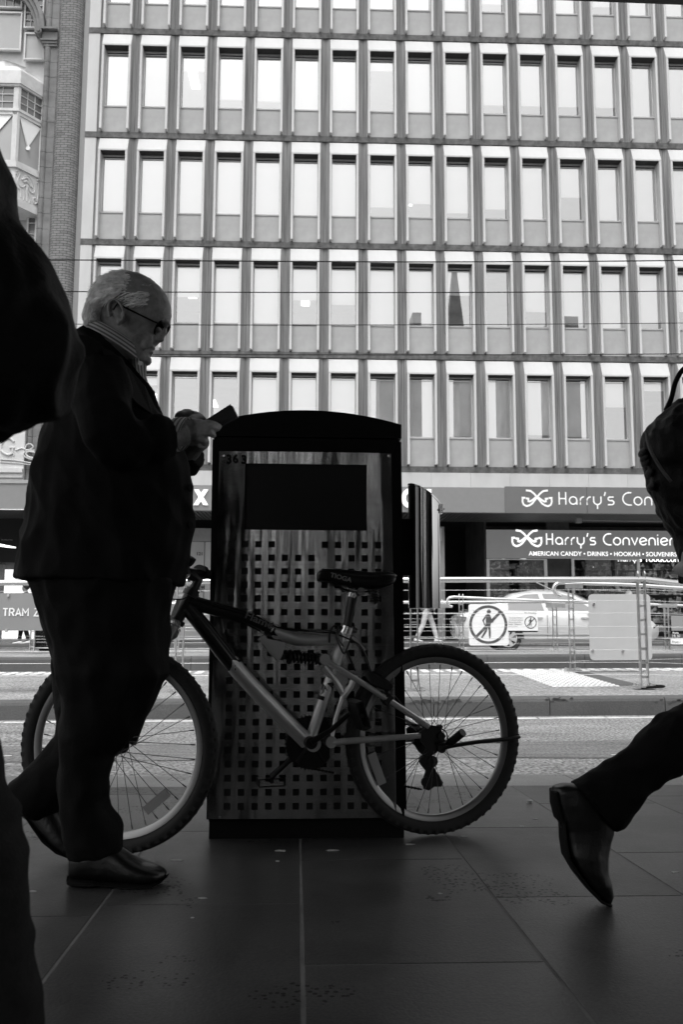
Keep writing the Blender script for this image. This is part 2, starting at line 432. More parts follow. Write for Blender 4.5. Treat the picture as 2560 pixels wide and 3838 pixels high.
studs('tactile_patch', [onplat(2075, 2577), onplat(2330, 2574), onplat(2118, 2512), onplat(1905, 2514)], 13, 18, .026)
bm = bmesh.new(); q = [onplat(2405, 2567, ZP+.004), onplat(2275, 2570, ZP+.004), onplat(2130, 2520, ZP+.004), onplat(2200, 2518, ZP+.004)]
bm.faces.new([bm.verts.new(W(*p)) for p in q]); o = obj('smooth_slab', bm, M_kerb); tag(o, kind='structure')

# pavement of dark stone slabs in staggered rows
TP = 0.049; CP, SP = math.cos(TP), math.sin(TP)
def PV(a, b, dz=0.0):
    x, y = a*CP-b*SP, a*SP+b*CP
    return Vector((x, y, -SLOPE*y+dz))
def inv(p): return p.x*CP+p.y*SP, -p.x*SP+p.y*CP
M_pave = bpy.data.materials.new('dark_slab'); M_pave.use_nodes = True
t = M_pave.node_tree; b = t.nodes['Principled BSDF']
vc = t.nodes.new('ShaderNodeVertexColor'); vc.layer_name = 'tint'
tc = t.nodes.new('ShaderNodeTexCoord')
n1 = t.nodes.new('ShaderNodeTexNoise'); n1.inputs['Scale'].default_value = 3.5; n1.inputs['Detail'].default_value = 9; n1.inputs['Roughness'].default_value = .7
n2 = t.nodes.new('ShaderNodeTexNoise'); n2.inputs['Scale'].default_value = 150; n2.inputs['Detail'].default_value = 2
# pits: scattered patches of little dark holes
n3 = t.nodes.new('ShaderNodeTexNoise'); n3.inputs['Scale'].default_value = 2.1; n3.inputs['Detail'].default_value = 3
vo = t.nodes.new('ShaderNodeTexVoronoi'); vo.inputs['Scale'].default_value = 78
for k in (n1, n2, n3, vo): t.links.new(tc.outputs['Object'], k.inputs['Vector'])
def math_(op, a, bb, t=t):
    m = t.nodes.new('ShaderNodeMath'); m.operation = op
    for i, v in enumerate((a, bb)):
        if isinstance(v, (int, float)): m.inputs[i].default_value = v
        else: t.links.new(v, m.inputs[i])
    return m.outputs[0]
base = math_('MULTIPLY', vc.outputs['Color'], math_('ADD', .15, math_('MULTIPLY', n1.outputs['Fac'], 1.7)))
n4 = t.nodes.new('ShaderNodeTexNoise'); n4.inputs['Scale'].default_value = 1.1; n4.inputs['Detail'].default_value = 6; n4.inputs['Roughness'].default_value = .75; t.links.new(tc.outputs['Object'], n4.inputs['Vector'])
base = math_('MULTIPLY', base, math_('ADD', .35, math_('MULTIPLY', n2.outputs['Fac'], 1.3)))
base = math_('MULTIPLY', base, math_('ADD', .2, math_('MULTIPLY', n4.outputs['Fac'], 1.6)))
pat = math_('GREATER_THAN', n3.outputs['Fac'], .59); pit = math_('LESS_THAN', vo.outputs['Distance'], math_('MULTIPLY', n1.outputs['Fac'], .75))
rare = math_('GREATER_THAN', vo.outputs['Color'], .45)
pits = math_('MULTIPLY', math_('MULTIPLY', pat, pit), rare)
base = math_('MULTIPLY', base, math_('SUBTRACT', 1, math_('MULTIPLY', pits, .62)))
t.links.new(base, b.inputs['Base Color'])
rg = math_('ADD', .22, math_('MULTIPLY', n1.outputs['Fac'], .32)); t.links.new(rg, b.inputs['Roughness'])
t.links.new(math_('SUBTRACT', .28, math_('MULTIPLY', pits, .22)), b.inputs['Specular IOR Level'])
bp = t.nodes.new('ShaderNodeBump'); bp.inputs['Strength'].default_value = .45; bp.inputs['Distance'].default_value = .004
hh = math_('SUBTRACT', math_('ADD', math_('MULTIPLY', n2.outputs['Fac'], .4), n1.outputs['Fac']), pits)
t.links.new(hh, bp.inputs['Height']); t.links.new(bp.outputs[0], b.inputs['Normal'])
bm = bmesh.new(); cl = bm.loops.layers.float_color.new('tint')
a0 = inv(G(1131, 3500))[0]; SPC = .506; LEN = .925
offs = {0: inv(G(1500, 3221))[1], -1: inv(G(600, 3390))[1], 1: inv(G(2000, 3362))[1], 2: inv(G(2400, 3195))[1], -2: inv(G(100, 3140))[1]}
VK = inv(G(1900, 2945))[1]; VE = inv(G(2100, 2902))[1]
def flag(x0, x1, y0, y1, g=.0032, stone=False):
    x0 += g; x1 -= g; y0 += g*.5; y1 -= g*.5; c = .0016
    top = [PV(x0+c, y0+c), PV(x1-c, y0+c), PV(x1-c, y1-c), PV(x0+c, y1-c)]; mid = [PV(x0, y0, -c), PV(x1, y0, -c), PV(x1, y1, -c), PV(x0, y1, -c)]
    lo = [PV(x0, y0, -.04), PV(x1, y0, -.04), PV(x1, y1, -.04), PV(x0, y1, -.04)]
    k = (.19*random.uniform(.93, 1.07) if stone else random.uniform(.042, .085)); col = (k, k, k, 1)
    T, Mi, Lo = [[bm.verts.new(p) for p in q] for q in (top, mid, lo)]
    fs = [bm.faces.new(T)]
    for i in range(4):
        fs.append(bm.faces.new((Mi[i], Mi[(i+1) % 4], T[(i+1) % 4], T[i]))); fs.append(bm.faces.new((Lo[i], Lo[(i+1) % 4], Mi[(i+1) % 4], Mi[i])))
    for f in fs:
        for l in f.loops: l[cl] = col
for i in range(-14, 14):
    x0 = a0+i*SPC; off = offs.get(i, random.uniform(0, .9)); y = off-LEN*12
    while y < VK-.02:
        y1 = min(y+LEN, VK)
        if VK-y1 < .12: y1 = VK
        if y1 > -3.2: flag(x0, x0+SPC, max(y, -3.4), y1)
        y = y1
x = -7
while x < 7: flag(x, x+1.2, VK, VE, .003, True); x += 1.2
o = obj('pavement', bm, M_pave); tag(o, kind='structure')
M_mortar = mat('pale_mortar', .17, .9, var=.35, scale=5, bump=.2, bscale=90)
bm = bmesh.new(); hexa(bm, [PV(-7.1, -3.4, -.5), PV(7.1, -3.4, -.5), PV(7.1, VE-.004, -.5), PV(-7.1, VE-.004, -.5)], [PV(-7.1, -3.4, -.0010), PV(7.1, -3.4, -.0010), PV(7.1, VE-.004, -.0010), PV(-7.1, VE-.004, -.0010)])
o = obj('pavement_bed', bm, M_mortar); tag(o, kind='structure')
# litter: cigarette ends, gum and paper scraps on the pavement
M_litter = mat('pale_scraps', .5, .8, var=.3, scale=30)
bm = bmesh.new()
spots = [(1440, 3120, .012), (1533, 3165, .016), (1985, 3010, .015), (850, 3085, .012), (1958, 3098, .012), (1738, 3136, .012), (665, 3225, .02), (1052, 3190, .02), (1245, 3188, .02), (2008, 3070, .01), (1040, 3228, .008), (760, 3367, .01), (120, 3342, .016), (720, 3440, .006), (2215, 3110, .01), (1650, 3350, .006), (2530, 3270, .012)]
for x, y, r in spots:
    p = G(x, y); n = 6
    lo = [p+Vector((r*random.uniform(.6, 1.3)*math.cos(6.28*k/n), r*.6*random.uniform(.6, 1.2)*math.sin(6.28*k/n), 0)) for k in range(n)]
    h = .0015 if y != 3010 else .012
    hexa(bm, lo, [q+Vector((0, 0, h)) for q in lo])
o = solo('litter', bm, M_litter, 'small pale scraps of litter and gum scattered over the dark slabs', 'litter', kind='stuff')
# ------------------------------------------------------------------ office block across the street
D, HF, U0, WD, Z0, PT = 27.6917, 3.65637, -7.93426, .947, 20.1438, 1.25
off = thing('office_building', 'pale precast concrete office block with rows of narrow hooded windows', 'building', (0, D, 0), TH)
def LB(u, w, z): return Vector((u, -w, z))
def SB(x, y, wo):
    """building-frame (u, z) of a photograph pixel on the plane w = wo"""
    d = CF + CR*((x-1280)/FOC) + CU*((1919-y)/FOC)
    # plane: points P with (P-(0,D,0)) . n = wo, n = (ST,-CT,0)
    n = Vector((ST, -CT, 0)); t = (wo + n.y*D)/(d.dot(n))
    p = Vector((0, 0, CAMZ))+d*t - Vector((0, D, 0))
    return p.x*CT+p.y*ST, p.z
def bbox(bm, u0, u1, w0, w1, z0, z1): box(bm, (u0, -w1, z0), (u1, -w0, z1))
def prismz(bm, fp, z0, z1): hexa(bm, [LB(u, w, z0) for u, w in fp], [LB(u, w, z1) for u, w in fp])
def prismu(bm, prof, u0, u1): hexa(bm, [LB(u0, w, z) for w, z in prof], [LB(u1, w, z) for w, z in prof])
NC, UL = 18, U0-.49
UR = U0+NC*PT-.3
t_ = .075; SILL = .90; OT = 2.90
# shared meshes, origin at the left foot of the surround
bm = bmesh.new()
bbox(bm, 0, t_, -.34, .19, 0, OT); bbox(bm, WD-t_, WD, -.34, .19, 0, OT)
prismu(bm, [(-.34, OT), (.19, OT), (.19, OT+.055), (0.01, 3.40), (-.34, 3.40)], 0, WD)
bmesh.ops.bevel(bm, geom=[e for e in bm.edges], offset=.008, segments=1, affect='EDGES')
me_sur = bm_to_me(bm)
bm = bmesh.new(); bbox(bm, t_+.002, WD-t_-.002, -.3, -.035, -.03, SILL-.05); bbox(bm, t_+.002, WD-t_-.002, -.3, -.012, SILL-.045, SILL)
me_spa = bm_to_me(bm)
bm = bmesh.new(); bbox(bm, t_+.001, WD-t_-.001, -.30, .17, OT-.012, OT-.001); me_shade = bm_to_me(bm)  # thin dark sheet under the lintel, soffit shade put into its colour
M_shade = mat('soffit_shade_dark', .035, .9, var=.3)
W0, W1, Z1w = t_+.006, WD-t_-.006, OT-.016
def rrect(x0, x1, z0, z1, r, n=4):
    """outline with rounded lower corners"""
    out = [(x0, z1), (x0, z0+r)] + [(x0+r-r*math.cos(R(90*k/n)), z0+r-r*math.sin(R(90*k/n))) for k in range(1, n)] + [(x0+r, z0)]
    out += [(x1-r, z0)] + [(x1-r+r*math.sin(R(90*k/n)), z0+r-r*math.cos(R(90*k/n))) for k in range(1, n)] + [(x1, z0+r), (x1, z1)]
    return out
bm = bmesh.new()
o1 = rrect(W0, W1, SILL+.004, Z1w, .05); i1 = rrect(W0+.020, W1-.020, SILL+.03, Z1w-.035, .05)
fr = [bm.verts.new(LB(u, -.10, z)) for u, z in o1]; fi = [bm.verts.new(LB(u, -.10, z)) for u, z in i1]; fb = [bm.verts.new(LB(u, -.14, z)) for u, z in i1]
fo = [bm.verts.new(LB(u, -.14, z)) for u, z in o1]
n = len(o1)
for i in range(n):
    j = (i+1) % n
    bm.faces.new((fr[i], fr[j], fi[j], fi[i])); bm.faces.new((fi[i], fi[j], fb[j], fb[i])); bm.faces.new((fr[i], fr[j], fo[j], fo[i]))
bbox(bm, W0+.020, W1-.020, -.137, -.115, Z1w-.13, Z1w-.11)
me_frm = bm_to_me(bm)
bm = bmesh.new(); bm.faces.new([bm.verts.new(LB(u, -.133, z)) for u, z in i1]); me_pane = bm_to_me(bm)
def blind_mesh(fr_, name):
    bm = bmesh.new(); zt = Z1w-.12; zb = zt-(zt-SILL-.03)*fr_
    bbox(bm, W0+.02, W1-.02, -.175, -.165, zb, zt); bbox(bm, W0+.02, W1-.02, -.182, -.158, zb-.02, zb)
    me = bm_to_me(bm); me.name = name; return me
BL = {}
# wall: pier strips, bands, end strip, floors and room walls behind the glass
wm = bmesh.new(); pm = bmesh.new(); bd = bmesh.new()
for r in range(-1, 5):
    zb = Z0-r*HF
    for c in range(-1, NC):
        u = U0+c*PT+WD
        a, bq = u+.001, U0+(c+1)*PT-.001
        if c == -1: a = U0-.12
        if c == NC-1: bq = a+.1
        if bq-a < .05: continue
        m1, m2 = a+(bq-a)*.33, a+(bq-a)*.47; m3, m4 = a+(bq-a)*.53, a+(bq-a)*.67
        fp = [(a, -.34), (bq, -.34), (bq, .0), (m4, -.045), (m3, -.05), (m3-.002, -.07), (m2+.002, -.07), (m2, -.05), (m1, -.045), (a, .0)]
        if c == -1: fp = [(a, -.34), (bq, -.34), (bq, -.01), (a+.03, -.045), (a, -.045)]
        prismz(pm, fp, zb-.03, zb+3.425)
    prismu(bd, [(-.34, zb-.225), (.02, zb-.225), (.025, zb-.035), (-.34, zb-.035)], UL, UR)
    # plain end strip at the left
    prismz(wm, [(UL, -.34), (U0-.122, -.34), (U0-.122, .0), (UL, .0)], zb-.03, zb+3.425)
zb4 = Z0-4*HF
ulo = UL; k = 0
while ulo < UR:                                   # plain panels below the lowest band, with joints
    u1 = min(ulo+PT*1.0, UR); prismu(wm, [(-.34, zb4-.70), (.015, zb4-.70), (.015, zb4-.228), (-.34, zb4-.228)], ulo+.003, u1-.003); ulo = u1
um = bmesh.new()                                   # unseen storeys above the frame, added to shut out sky light
for r in range(2, 8):
    zb = Z0+r*HF
    bbox(um, UL, UR, -.34, .02, zb-.23, zb+SILL)
    for c in range(NC+1): u = U0+c*PT; bbox(um, u-.30 if c else UL, u+.07 if c < NC else UR, -.34, .15, zb+SILL, zb+HF-.23)
um_wall = um
wall = obj('wall', wm, M_conc, off, local=True)
pb_ = bmesh.new(); prismu(pb_, [(-.34, Z0+8*HF-.3), (.05, Z0+8*HF-.3), (.05, Z0+8*HF+.8), (-.34, Z0+8*HF+.8)], UL, UR); obj('parapet', pb_, M_conc, off, local=True)
o = obj('upper_storeys', um, M_conc, off, local=True); o['kind'] = 'stuff'
obj('pier', pm, M_conc_streak, off, local=True)
obj('string_course', bd, M_band, off, local=True)
rm = bmesh.new()                                   # the office floors seen through clear panes
for r in range(-7, 5):
    zb = Z0-r*HF
    bbox(rm, UL, UR, -8, -.36, zb+3.0, zb+3.3); bbox(rm, UL, UR, -8, -.36, zb-.3, zb+.3)
    bbox(rm, UL, UR, -5.2, -5.0, zb+.3, zb+3.0)
bbox(rm, UL, UL+.2, -8, -.36, 0, Z0+HF*2); bbox(rm, UR-.2, UR, -8, -.36, 0, Z0+HF*2)
obj('floor_slab', rm, M_room, off, local=True)
lm = []
drops = {}
for r in range(5):
    for c in range(NC): drops[(r, c)] = random.choices((1.0, .985, .93, .8), (6, 3, 1, 1))[0]
drops.update({(0, 2): .7, (1, 2): .27, (1, 4): .82, (1, 7): .18, (2, 0): .95, (2, 7): .8, (2, 8): .72, (2, 9): .88, (2, 12): .55, (3, 2): .52, (3, 5): .55, (3, 6): .62, (3, 8): .93, (3, 9): .42, (3, 10): 0, (3, 11): .70, (3, 14): .88, (3, 15): .66,
              (4, 0): .5, (4, 1): .12, (4, 2): 0, (4, 3): .0, (4, 7): .82, (4, 9): .97, (4, 12): .96, (4, 13): .42, (4, 14): .12})
grey = {(1, 1), (4, 0), (0, 9)}
for r in range(5):
    for c in range(NC):
        L = (U0+c*PT, 0, Z0-r*HF)
        def add(name, me, m, par, lo):
            q = bpy.data.objects.new(name, me)
            if not me.materials: me.materials.append(m)
            q.location = lo; q.parent = par; COL.objects.link(q); return q
        add('window_surround', me_sur, M_conc, off, L)
        add('soffit_shade', me_shade, M_shade, off, L)
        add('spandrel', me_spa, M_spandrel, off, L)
        wf = add('window', me_frm, M_frame, off, L)
        add('pane', me_pane, M_glass, wf, (0, 0, 0))
        f = drops[(r, c)]
        if f > 0:
            key = (f, (r, c) in grey)
            if key not in BL: BL[key] = blind_mesh(f, 'blind')
            add('blind', BL[key], M_blind2 if (r, c) in grey else M_blind, wf, (0, 0, 0))
# lit ceiling panels inside some rooms
bm = bmesh.new()
for r, c, du, dw in ((1, 2, .1, -1.2), (3, 2, .0, -2.4), (3, 8, .25, -1.0), (3, 9, .3, -1.6), (3, 11, .25, -2.0), (4, 13, .5, -2.6), (4, 1, .1, -3.0), (4, 2, .7, -3.8), (3, 5, .3, -3.0), (3, 6, .2, -2.0), (2, 8, .3, -2.4)):
    z = Z0-r*HF+2.99; u = U0+c*PT+du
    bbox(bm, u, u+.3, dw-1.1, dw, z-.02, z)
obj('ceiling_lamp', bm, M_lamp, off, local=True)

# ---- ground floor of the office block: dark recesses, shop fronts
zf = .03
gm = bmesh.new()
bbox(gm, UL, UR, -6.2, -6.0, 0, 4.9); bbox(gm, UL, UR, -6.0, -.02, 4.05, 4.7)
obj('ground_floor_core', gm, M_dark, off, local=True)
def shop_rect(x0, x1, y0, y1, wo=-.1):
    u0, z1 = SB(x0, y0, wo); u1, _ = SB(x1, y0, wo); _, z0 = SB((x0+x1)/2, y1, wo); return u0, u1, z0, z1
M_shopglass = glass('shop_glass', .10, .9)
def shopwin(x0, x1, ytop, wo=-.1, mull=.05):
    u0, u1, _, z1 = shop_rect(x0, x1, ytop, ytop, wo)
    bm = bmesh.new()
    bbox(bm, u0, u0+mull, wo-.06, wo, zf, z1); bbox(bm, u1-mull, u1, wo-.06, wo, zf, z1); bbox(bm, u0+mull, u1-mull, wo-.06, wo, z1-.03, z1); bbox(bm, u0+mull, u1-mull, wo-.08, wo+.01, zf, zf+.45)
    f = obj('shop_window', bm, M_frame, off, local=True)
    bm = bmesh.new(); bbox(bm, u0+mull, u1-mull, wo-.03, wo-.02, zf+.45, z1-.03)
    obj('pane', bm, M_shopglass, f, local=True); return u0, u1, z1
a = shopwin(1824, 2052, 2094, mull=.10); b2 = shopwin(2143, 2400, 2094, mull=.09)
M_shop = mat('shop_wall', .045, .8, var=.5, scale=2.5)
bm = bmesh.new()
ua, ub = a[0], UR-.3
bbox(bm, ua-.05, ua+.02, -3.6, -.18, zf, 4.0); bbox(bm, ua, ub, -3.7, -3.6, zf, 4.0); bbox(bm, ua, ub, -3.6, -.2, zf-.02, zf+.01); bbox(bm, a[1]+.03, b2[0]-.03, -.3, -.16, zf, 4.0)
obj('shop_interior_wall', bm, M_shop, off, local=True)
bm = bmesh.new()                                   # small ceiling lamps of the shop
for x, y, d in ((1846, 2097, -.8), (1883, 2097, -.8), (1958, 2097, -.8), (1853, 2132, -1.6), (1882, 2125, -1.6), (2195, 2132, -1.4), (2233, 2126, -1.4), (2417, 2130, -1.8), (2506, 2129, -1.8)):
    u, z = SB(x, y, d-.1); disc(bm, LB(u, d, z), (0, 0, 1), .12, .02, 16)
obj('downlight', bm, M_lamp, off, local=True)
# pale glazed front left of the cabinet, with the street number
M_frost = mat('frosted_front', .42, .35, var=.12, scale=1.5, stretch=(1, 1, .4))
u0, u1, z0, z1 = shop_rect(600, 1010, 2030, 2300)
bm = bmesh.new(); bbox(bm, u0, u1, -.14, -.1, zf, z1); obj('frosted_front', bm, M_frost, off, local=True)
bm = bmesh.new(); bbox(bm, u0, u1, -.14, -.04, z1+.015, z1+.42); obj('fascia_panel', bm, M_midgrey, off, local=True)
bm = bmesh.new()
for x in (765, 812): uu = SB(x, 2060, -.1)[0]; bbox(bm, uu, uu+.02, -.1, -.085, zf, z1)
obj('door_edge', bm, M_darkgrey, off, local=True)
# narrow column right of the cabinet with its small white plate
u0, u1, z0, z1 = shop_rect(1648, 1666, 1980, 2028, 0.0)
bm = bmesh.new(); bbox(bm, u0-.05, u1, -.2, .0, zf, z1+.05); obj('entrance_column', bm, M_steel2, off, local=True)
bm = bmesh.new(); bbox(bm, u0-.1, u1-.08, .002, .02, z0, z1); obj('white_plate', bm, M_white_p, off, local=True)

# ---- awning over the far footpath: fascia, ribbed soffit
WA = 3.15
zt = SB(1200, 1822, WA)[1]; zbm = SB(1200, 1918, WA)[1]
bm = bmesh.new(); prismu(bm, [(WA-.12, zbm), (WA, zbm), (WA, zt), (WA-.12, zt)], UL-9, UR+2)
aw = thing('awning', 'long dark awning running along the far shops, under the concrete panels', 'awning', (0, D, 0), TH)
obj('fascia', bm, M_grey_p, aw, local=True)
bm = bmesh.new(); prismu(bm, [(.02, zt-.04), (WA-.12, zt-.04), (WA-.12, zt-.1), (.02, zt-.1)], UL-9, UR+2); obj('roof_sheet', bm, M_darkgrey, aw, local=True)
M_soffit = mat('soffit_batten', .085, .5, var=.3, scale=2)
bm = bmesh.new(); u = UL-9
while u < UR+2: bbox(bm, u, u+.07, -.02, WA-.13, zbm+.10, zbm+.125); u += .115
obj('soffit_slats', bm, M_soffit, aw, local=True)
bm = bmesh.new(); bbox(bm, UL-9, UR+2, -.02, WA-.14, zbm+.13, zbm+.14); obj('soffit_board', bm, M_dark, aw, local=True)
u0, z = SB(2170, 1950, 1.8); u1 = u0+4.5
bm = bmesh.new(); tube(bm, [LB(u0, 1.8, z), LB(u0+1.5, 1.8, z-.01), LB(u1, 1.8, z-.01)], .018, 8); bbox(bm, u0-.08, u0+.08, 1.72, 1.88, z-.08, z+.05)
obj('conduit', bm, M_midgrey, aw, local=True)
# left stretch of the fascia carries a paler strip on top
bm = bmesh.new(); bbox(bm, UL-9, SB(330, 1810, WA)[0], WA-.10, WA+.03, zt+.004, zt+.10); obj('cap_strip', bm, M_midgrey, aw, local=True)
bm = bmesh.new(); bbox(bm, UL-9, SB(330, 1810, WA)[0], WA+.004, WA+.02, zbm-.012, zbm+.008); obj('edge_trim', bm, M_white_p, aw, local=True)
bm = bmesh.new(); bbox(bm, SB(330, 1810, WA)[0], UR+2, WA+.002, WA+.02, zbm, zbm+.012); obj('edge_bead', bm, M_darkgrey, aw, local=True)

# ---- signs
M_sign = mat('grey_sign_face', .125, .5, var=.08, scale=1.5)
M_letter = mat('white_letter', .85, .5, emit=.0)
M_litletter = mat('backlit_letter', .85, .5, emit=.55)
M_litsign = mat('backlit_sign_face', .125, .5, var=.08, scale=1.5, emit=.055)
ux = Vector((CT, ST, 0)); nrm = Vector((ST, -CT, 0))
def wl(u, wo, z): return Vector((u*CT + wo*ST, D + u*ST - wo*CT, z))
def pipes(h, wd):
    """two crossed curved smoking pipes, width about 2.2 h"""
    st = []
    for s in (1, -1):
        def X(x): return s*x
        st.append([(X(-.78), 1.02), (X(-.45), .98), (X(-.2), .80), (X(.05), .52), (X(.35), .18), (X(.55), .06), (X(.78), .0), (X(.98), .10), (X(1.06), .30), (X(1.04), .52)])
        st.append([(X(.58), .48), (X(.80), .50)]); st.append([(X(.86), .54), (X(1.10), .54)])
        st.append([(X(.62), .50), (X(.64), .32), (X(.52), .30), (X(.30), .42), (X(.12), .56)])
    return stroke_mesh([[(x*h, y*h) for x, y in q] for q in st], wd*h, .008)
def harry(name, label, x0, x1, y0, y1, wo, sub, text, hx, tx, px, parts, group):
    u0, z1 = SB(x0, y0, wo); u1, _ = SB(x1, y0, wo); _, z0 = SB(x0, y1, wo)
    o = thing(name, label, 'sign', wl(u0, wo, z0), TH, group)
    M = Matrix.Translation((0, 0, 0))
    bm = bmesh.new(); e = 0
    cuts = [u0]+[SB(p, y0, wo)[0] for p in parts]+[u1]
    for i in range(len(cuts)-1):
        a_, b_ = cuts[i]-u0+.006, cuts[i+1]-u0-.006
        box(bm, (a_, 0, 0), (b_, .05, z1-z0))
    obj('board', bm, M_sign if wo > 0 else M_litsign, o, local=True)
    bm, L = write(text, 1, .165, .012, 1.0, .10)
    tu, tz = SB(tx, y0+(y1-y0)*hx, wo); u_end = SB(tx+text_px, y0, wo)[0]
    k = (u_end-tu)/L
    me = bm_to_me(bm); me.transform(Matrix.Scale(k, 4)); place_text(me, (tu-u0, -.004, tz-z0), (1, 0, 0)); obj('lettering', me, M_letter if wo > 0 else M_litletter, o, local=True)
    me = bm_to_me(pipes(1.0, .125)); hp = (SB(px+57, y0, wo)[0]-SB(px-57, y0, wo)[0])/2.2
    me.transform(Matrix.Diagonal((hp, hp*1.12, hp, 1))); place_text(me, (SB(px, y0, wo)[0]-u0, -.004, tz-z0-hp*.14), (1, 0, 0)); obj('emblem', me, M_letter if wo > 0 else M_litletter, o, local=True)
    return o, u0, z0
text_px = (2460-2094)*1.0 + 560
text_px = 626
sg1, u_, z_ = harry('shop_sign', 'grey fascia sign with white crossed pipes, on the awning edge above the street', 1893, 2900, 1823, 1922, WA+.03, None, "Harry's Convenience", .685, 2096, 2013, [2200, 2560], 'grey shop signs with crossed pipes')
text_px = 560
sg2, u2_, z2_ = harry('shop_sign', 'grey sign with white crossed pipes and a line of small capitals, under the awning', 1823, 2900, 1985, 2092, -.06, None, "Harry's Convenience", .52, 2049, 1975, [2119, 2409, 2700], 'grey shop signs with crossed pipes')
tu, tz = SB(1983, 2082, -.06); te = SB(2539, 2082, -.06)[0]
me = text_mesh('AMERICAN CANDY \u2022 DRINKS \u2022 HOOKAH \u2022 SOUVENIRS', 1, .012, bold=.012); L = max(v.co.x for v in me.vertices)
me.transform(Matrix.Scale((te-tu)/L, 4)); place_text(me, (tu-u2_, -.006, tz-z2_), (1, 0, 0)); obj('small_lettering', me, M_litletter, sg2, local=True)
def flat_text(name, s, x0, x1, y, wo, m, parent, bold=.0, mirror=False, depth=.01, stroke=False, wdt=.2):
    if stroke: bm, _ = write(s, 1, wdt, .012, 1.0, .1); me = bm_to_me(bm)
    else: me = text_mesh(s, 1, .012, bold=bold)
    xs = [v.co.x for v in me.vertices]; me.transform(Matrix.Translation((-min(xs), 0, 0))); L = max(xs)-min(xs)
    ua_, z_ = SB(x0, y, wo); ub_ = SB(x1, y, wo)[0]; me.transform(Matrix.Diagonal(((ub_-ua_)/L, depth and (ub_-ua_)/L, 1, 1)))
    if mirror: place_text(me, (ub_, -wo, z_), (1, 0, 0), mirror=True)
    else: place_text(me, (ua_, -wo, z_), (1, 0, 0))
    return obj(name, me, m, parent, local=True)
M_faint = mat('faint_letter', .16, .6)
flat_text('street_number', '121', 737, 757, 2081, -.09, M_darkgrey, off, .02)
flat_text('mirrored_lettering', 'THE', 2001, 2024, 2131, -.125, M_faint, off, .02, mirror=True)  # reflection of a sign, painted as mirrored letters on the glass
flat_text('mirrored_lettering', 'UGG', 1938, 2001, 2141, -.125, M_faint, off, .03, mirror=True)
flat_text('mirrored_lettering', 'SHOP', 1902, 1934, 2131, -.125, M_faint, off, .02, mirror=True)
flat_text('mirrored_lettering', 'UGG', 2226, 2247, 2133, -.125, M_faint, off, .03, mirror=True)
flat_text('mirrored_lettering', 'MON', 728, 766, 2206, -.09, M_darkgrey, off, .02, mirror=True)
flat_text('mirrored_lettering', 'MO', 729, 757, 2220, -.09, M_darkgrey, off, .02, mirror=True)
tb = flat_text('inner_sign', "Harry's Tobacconist", 2318, 2575, 2104, -1.0, mat('lit_letter', .9, .5, emit=1.2), off, stroke=True, wdt=.2)
# letters on the awning fascia either side of the cabinet
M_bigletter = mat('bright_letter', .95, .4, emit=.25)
def bigs(s, x0, x1, yb, yt, label):
    u0, z0 = SB(x0, yb, WA+.03); u1, z1 = SB(x1, yt, WA+.03)
    me = text_mesh(s, 1, .03, bold=.09 if s == 'X' else .05); xs = [v.co.x for v in me.vertices]; ys = [v.co.y for v in me.vertices]
    me.transform(Matrix.Translation((-min(xs), -min(ys), 0))); me.transform(Matrix.Diagonal(((u1-u0)/(max(xs)-min(xs)), (z1-z0)/(max(ys)-min(ys)), 1, 1)))
    p = wl(u0, WA+.035, z0); place_text(me, p, ux)
    bm = bmesh.new(); bm.from_mesh(me); bpy.data.meshes.remove(me)
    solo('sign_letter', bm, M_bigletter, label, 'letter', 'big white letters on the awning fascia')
bigs('X', 724, 781, 1893, 1835, 'big white X on the awning fascia, left of the steel cabinet')
bigs('C', 1505, 1562, 1905, 1830, 'big white round letter on the awning fascia, just right of the cabinet')
bigs('l', 1593, 1617, 1905, 1834, 'big white straight letter on the awning fascia, behind the curved steel hood')
# shop goods behind the glass: shelves of small packets nobody could count
gd = bmesh.new()
for (xa, xb) in ((1832, 2046), (2150, 2392), (2405, 2560)):
    ua_, ub_ = SB(xa, 2200, -1.0)[0], SB(xb, 2200, -1.0)[0]
    for z in (.35, .65, .95, 1.25, 1.55, 1.85, 2.1, 2.35):
        u = ua_
        bbox(gd, ua_, ub_, -1.35, -1.0, z-.03, z)
        while u < ub_-.08:
            wd_ = random.uniform(.04, .12); h = random.uniform(.10, .24)
            if random.random() < .85: bbox(gd, u, u+wd_*.9, -1.25, -1.02-random.random()*.05, z+.002, z+h)
            u += wd_
M_goods = bpy.data.materials.new('assorted_goods'); M_goods.use_nodes = True; t = M_goods.node_tree; b = t.nodes['Principled BSDF']
tc = t.nodes.new('ShaderNodeTexCoord'); vo = t.nodes.new('ShaderNodeTexVoronoi'); vo.inputs['Scale'].default_value = 9
t.links.new(tc.outputs['Object'], vo.inputs['Vector']); bwn = t.nodes.new('ShaderNodeRGBToBW'); t.links.new(vo.outputs['Color'], bwn.inputs[0])
t.links.new(math_('MULTIPLY', math_('POWER', bwn.outputs[0], 2.0, t), .9, t), b.inputs['Base Color'])
tmp = thing('tmp', 'x', 'x', (0, D, 0), TH); o = obj('shop_goods', gd, M_goods, tmp, local=True); o.parent = None; o.matrix_world = WM['tmp']; bpy.data.objects.remove(tmp)
tag(o, 'shelves of small packets behind the shop windows under the grey sign', 'goods', kind='stuff')

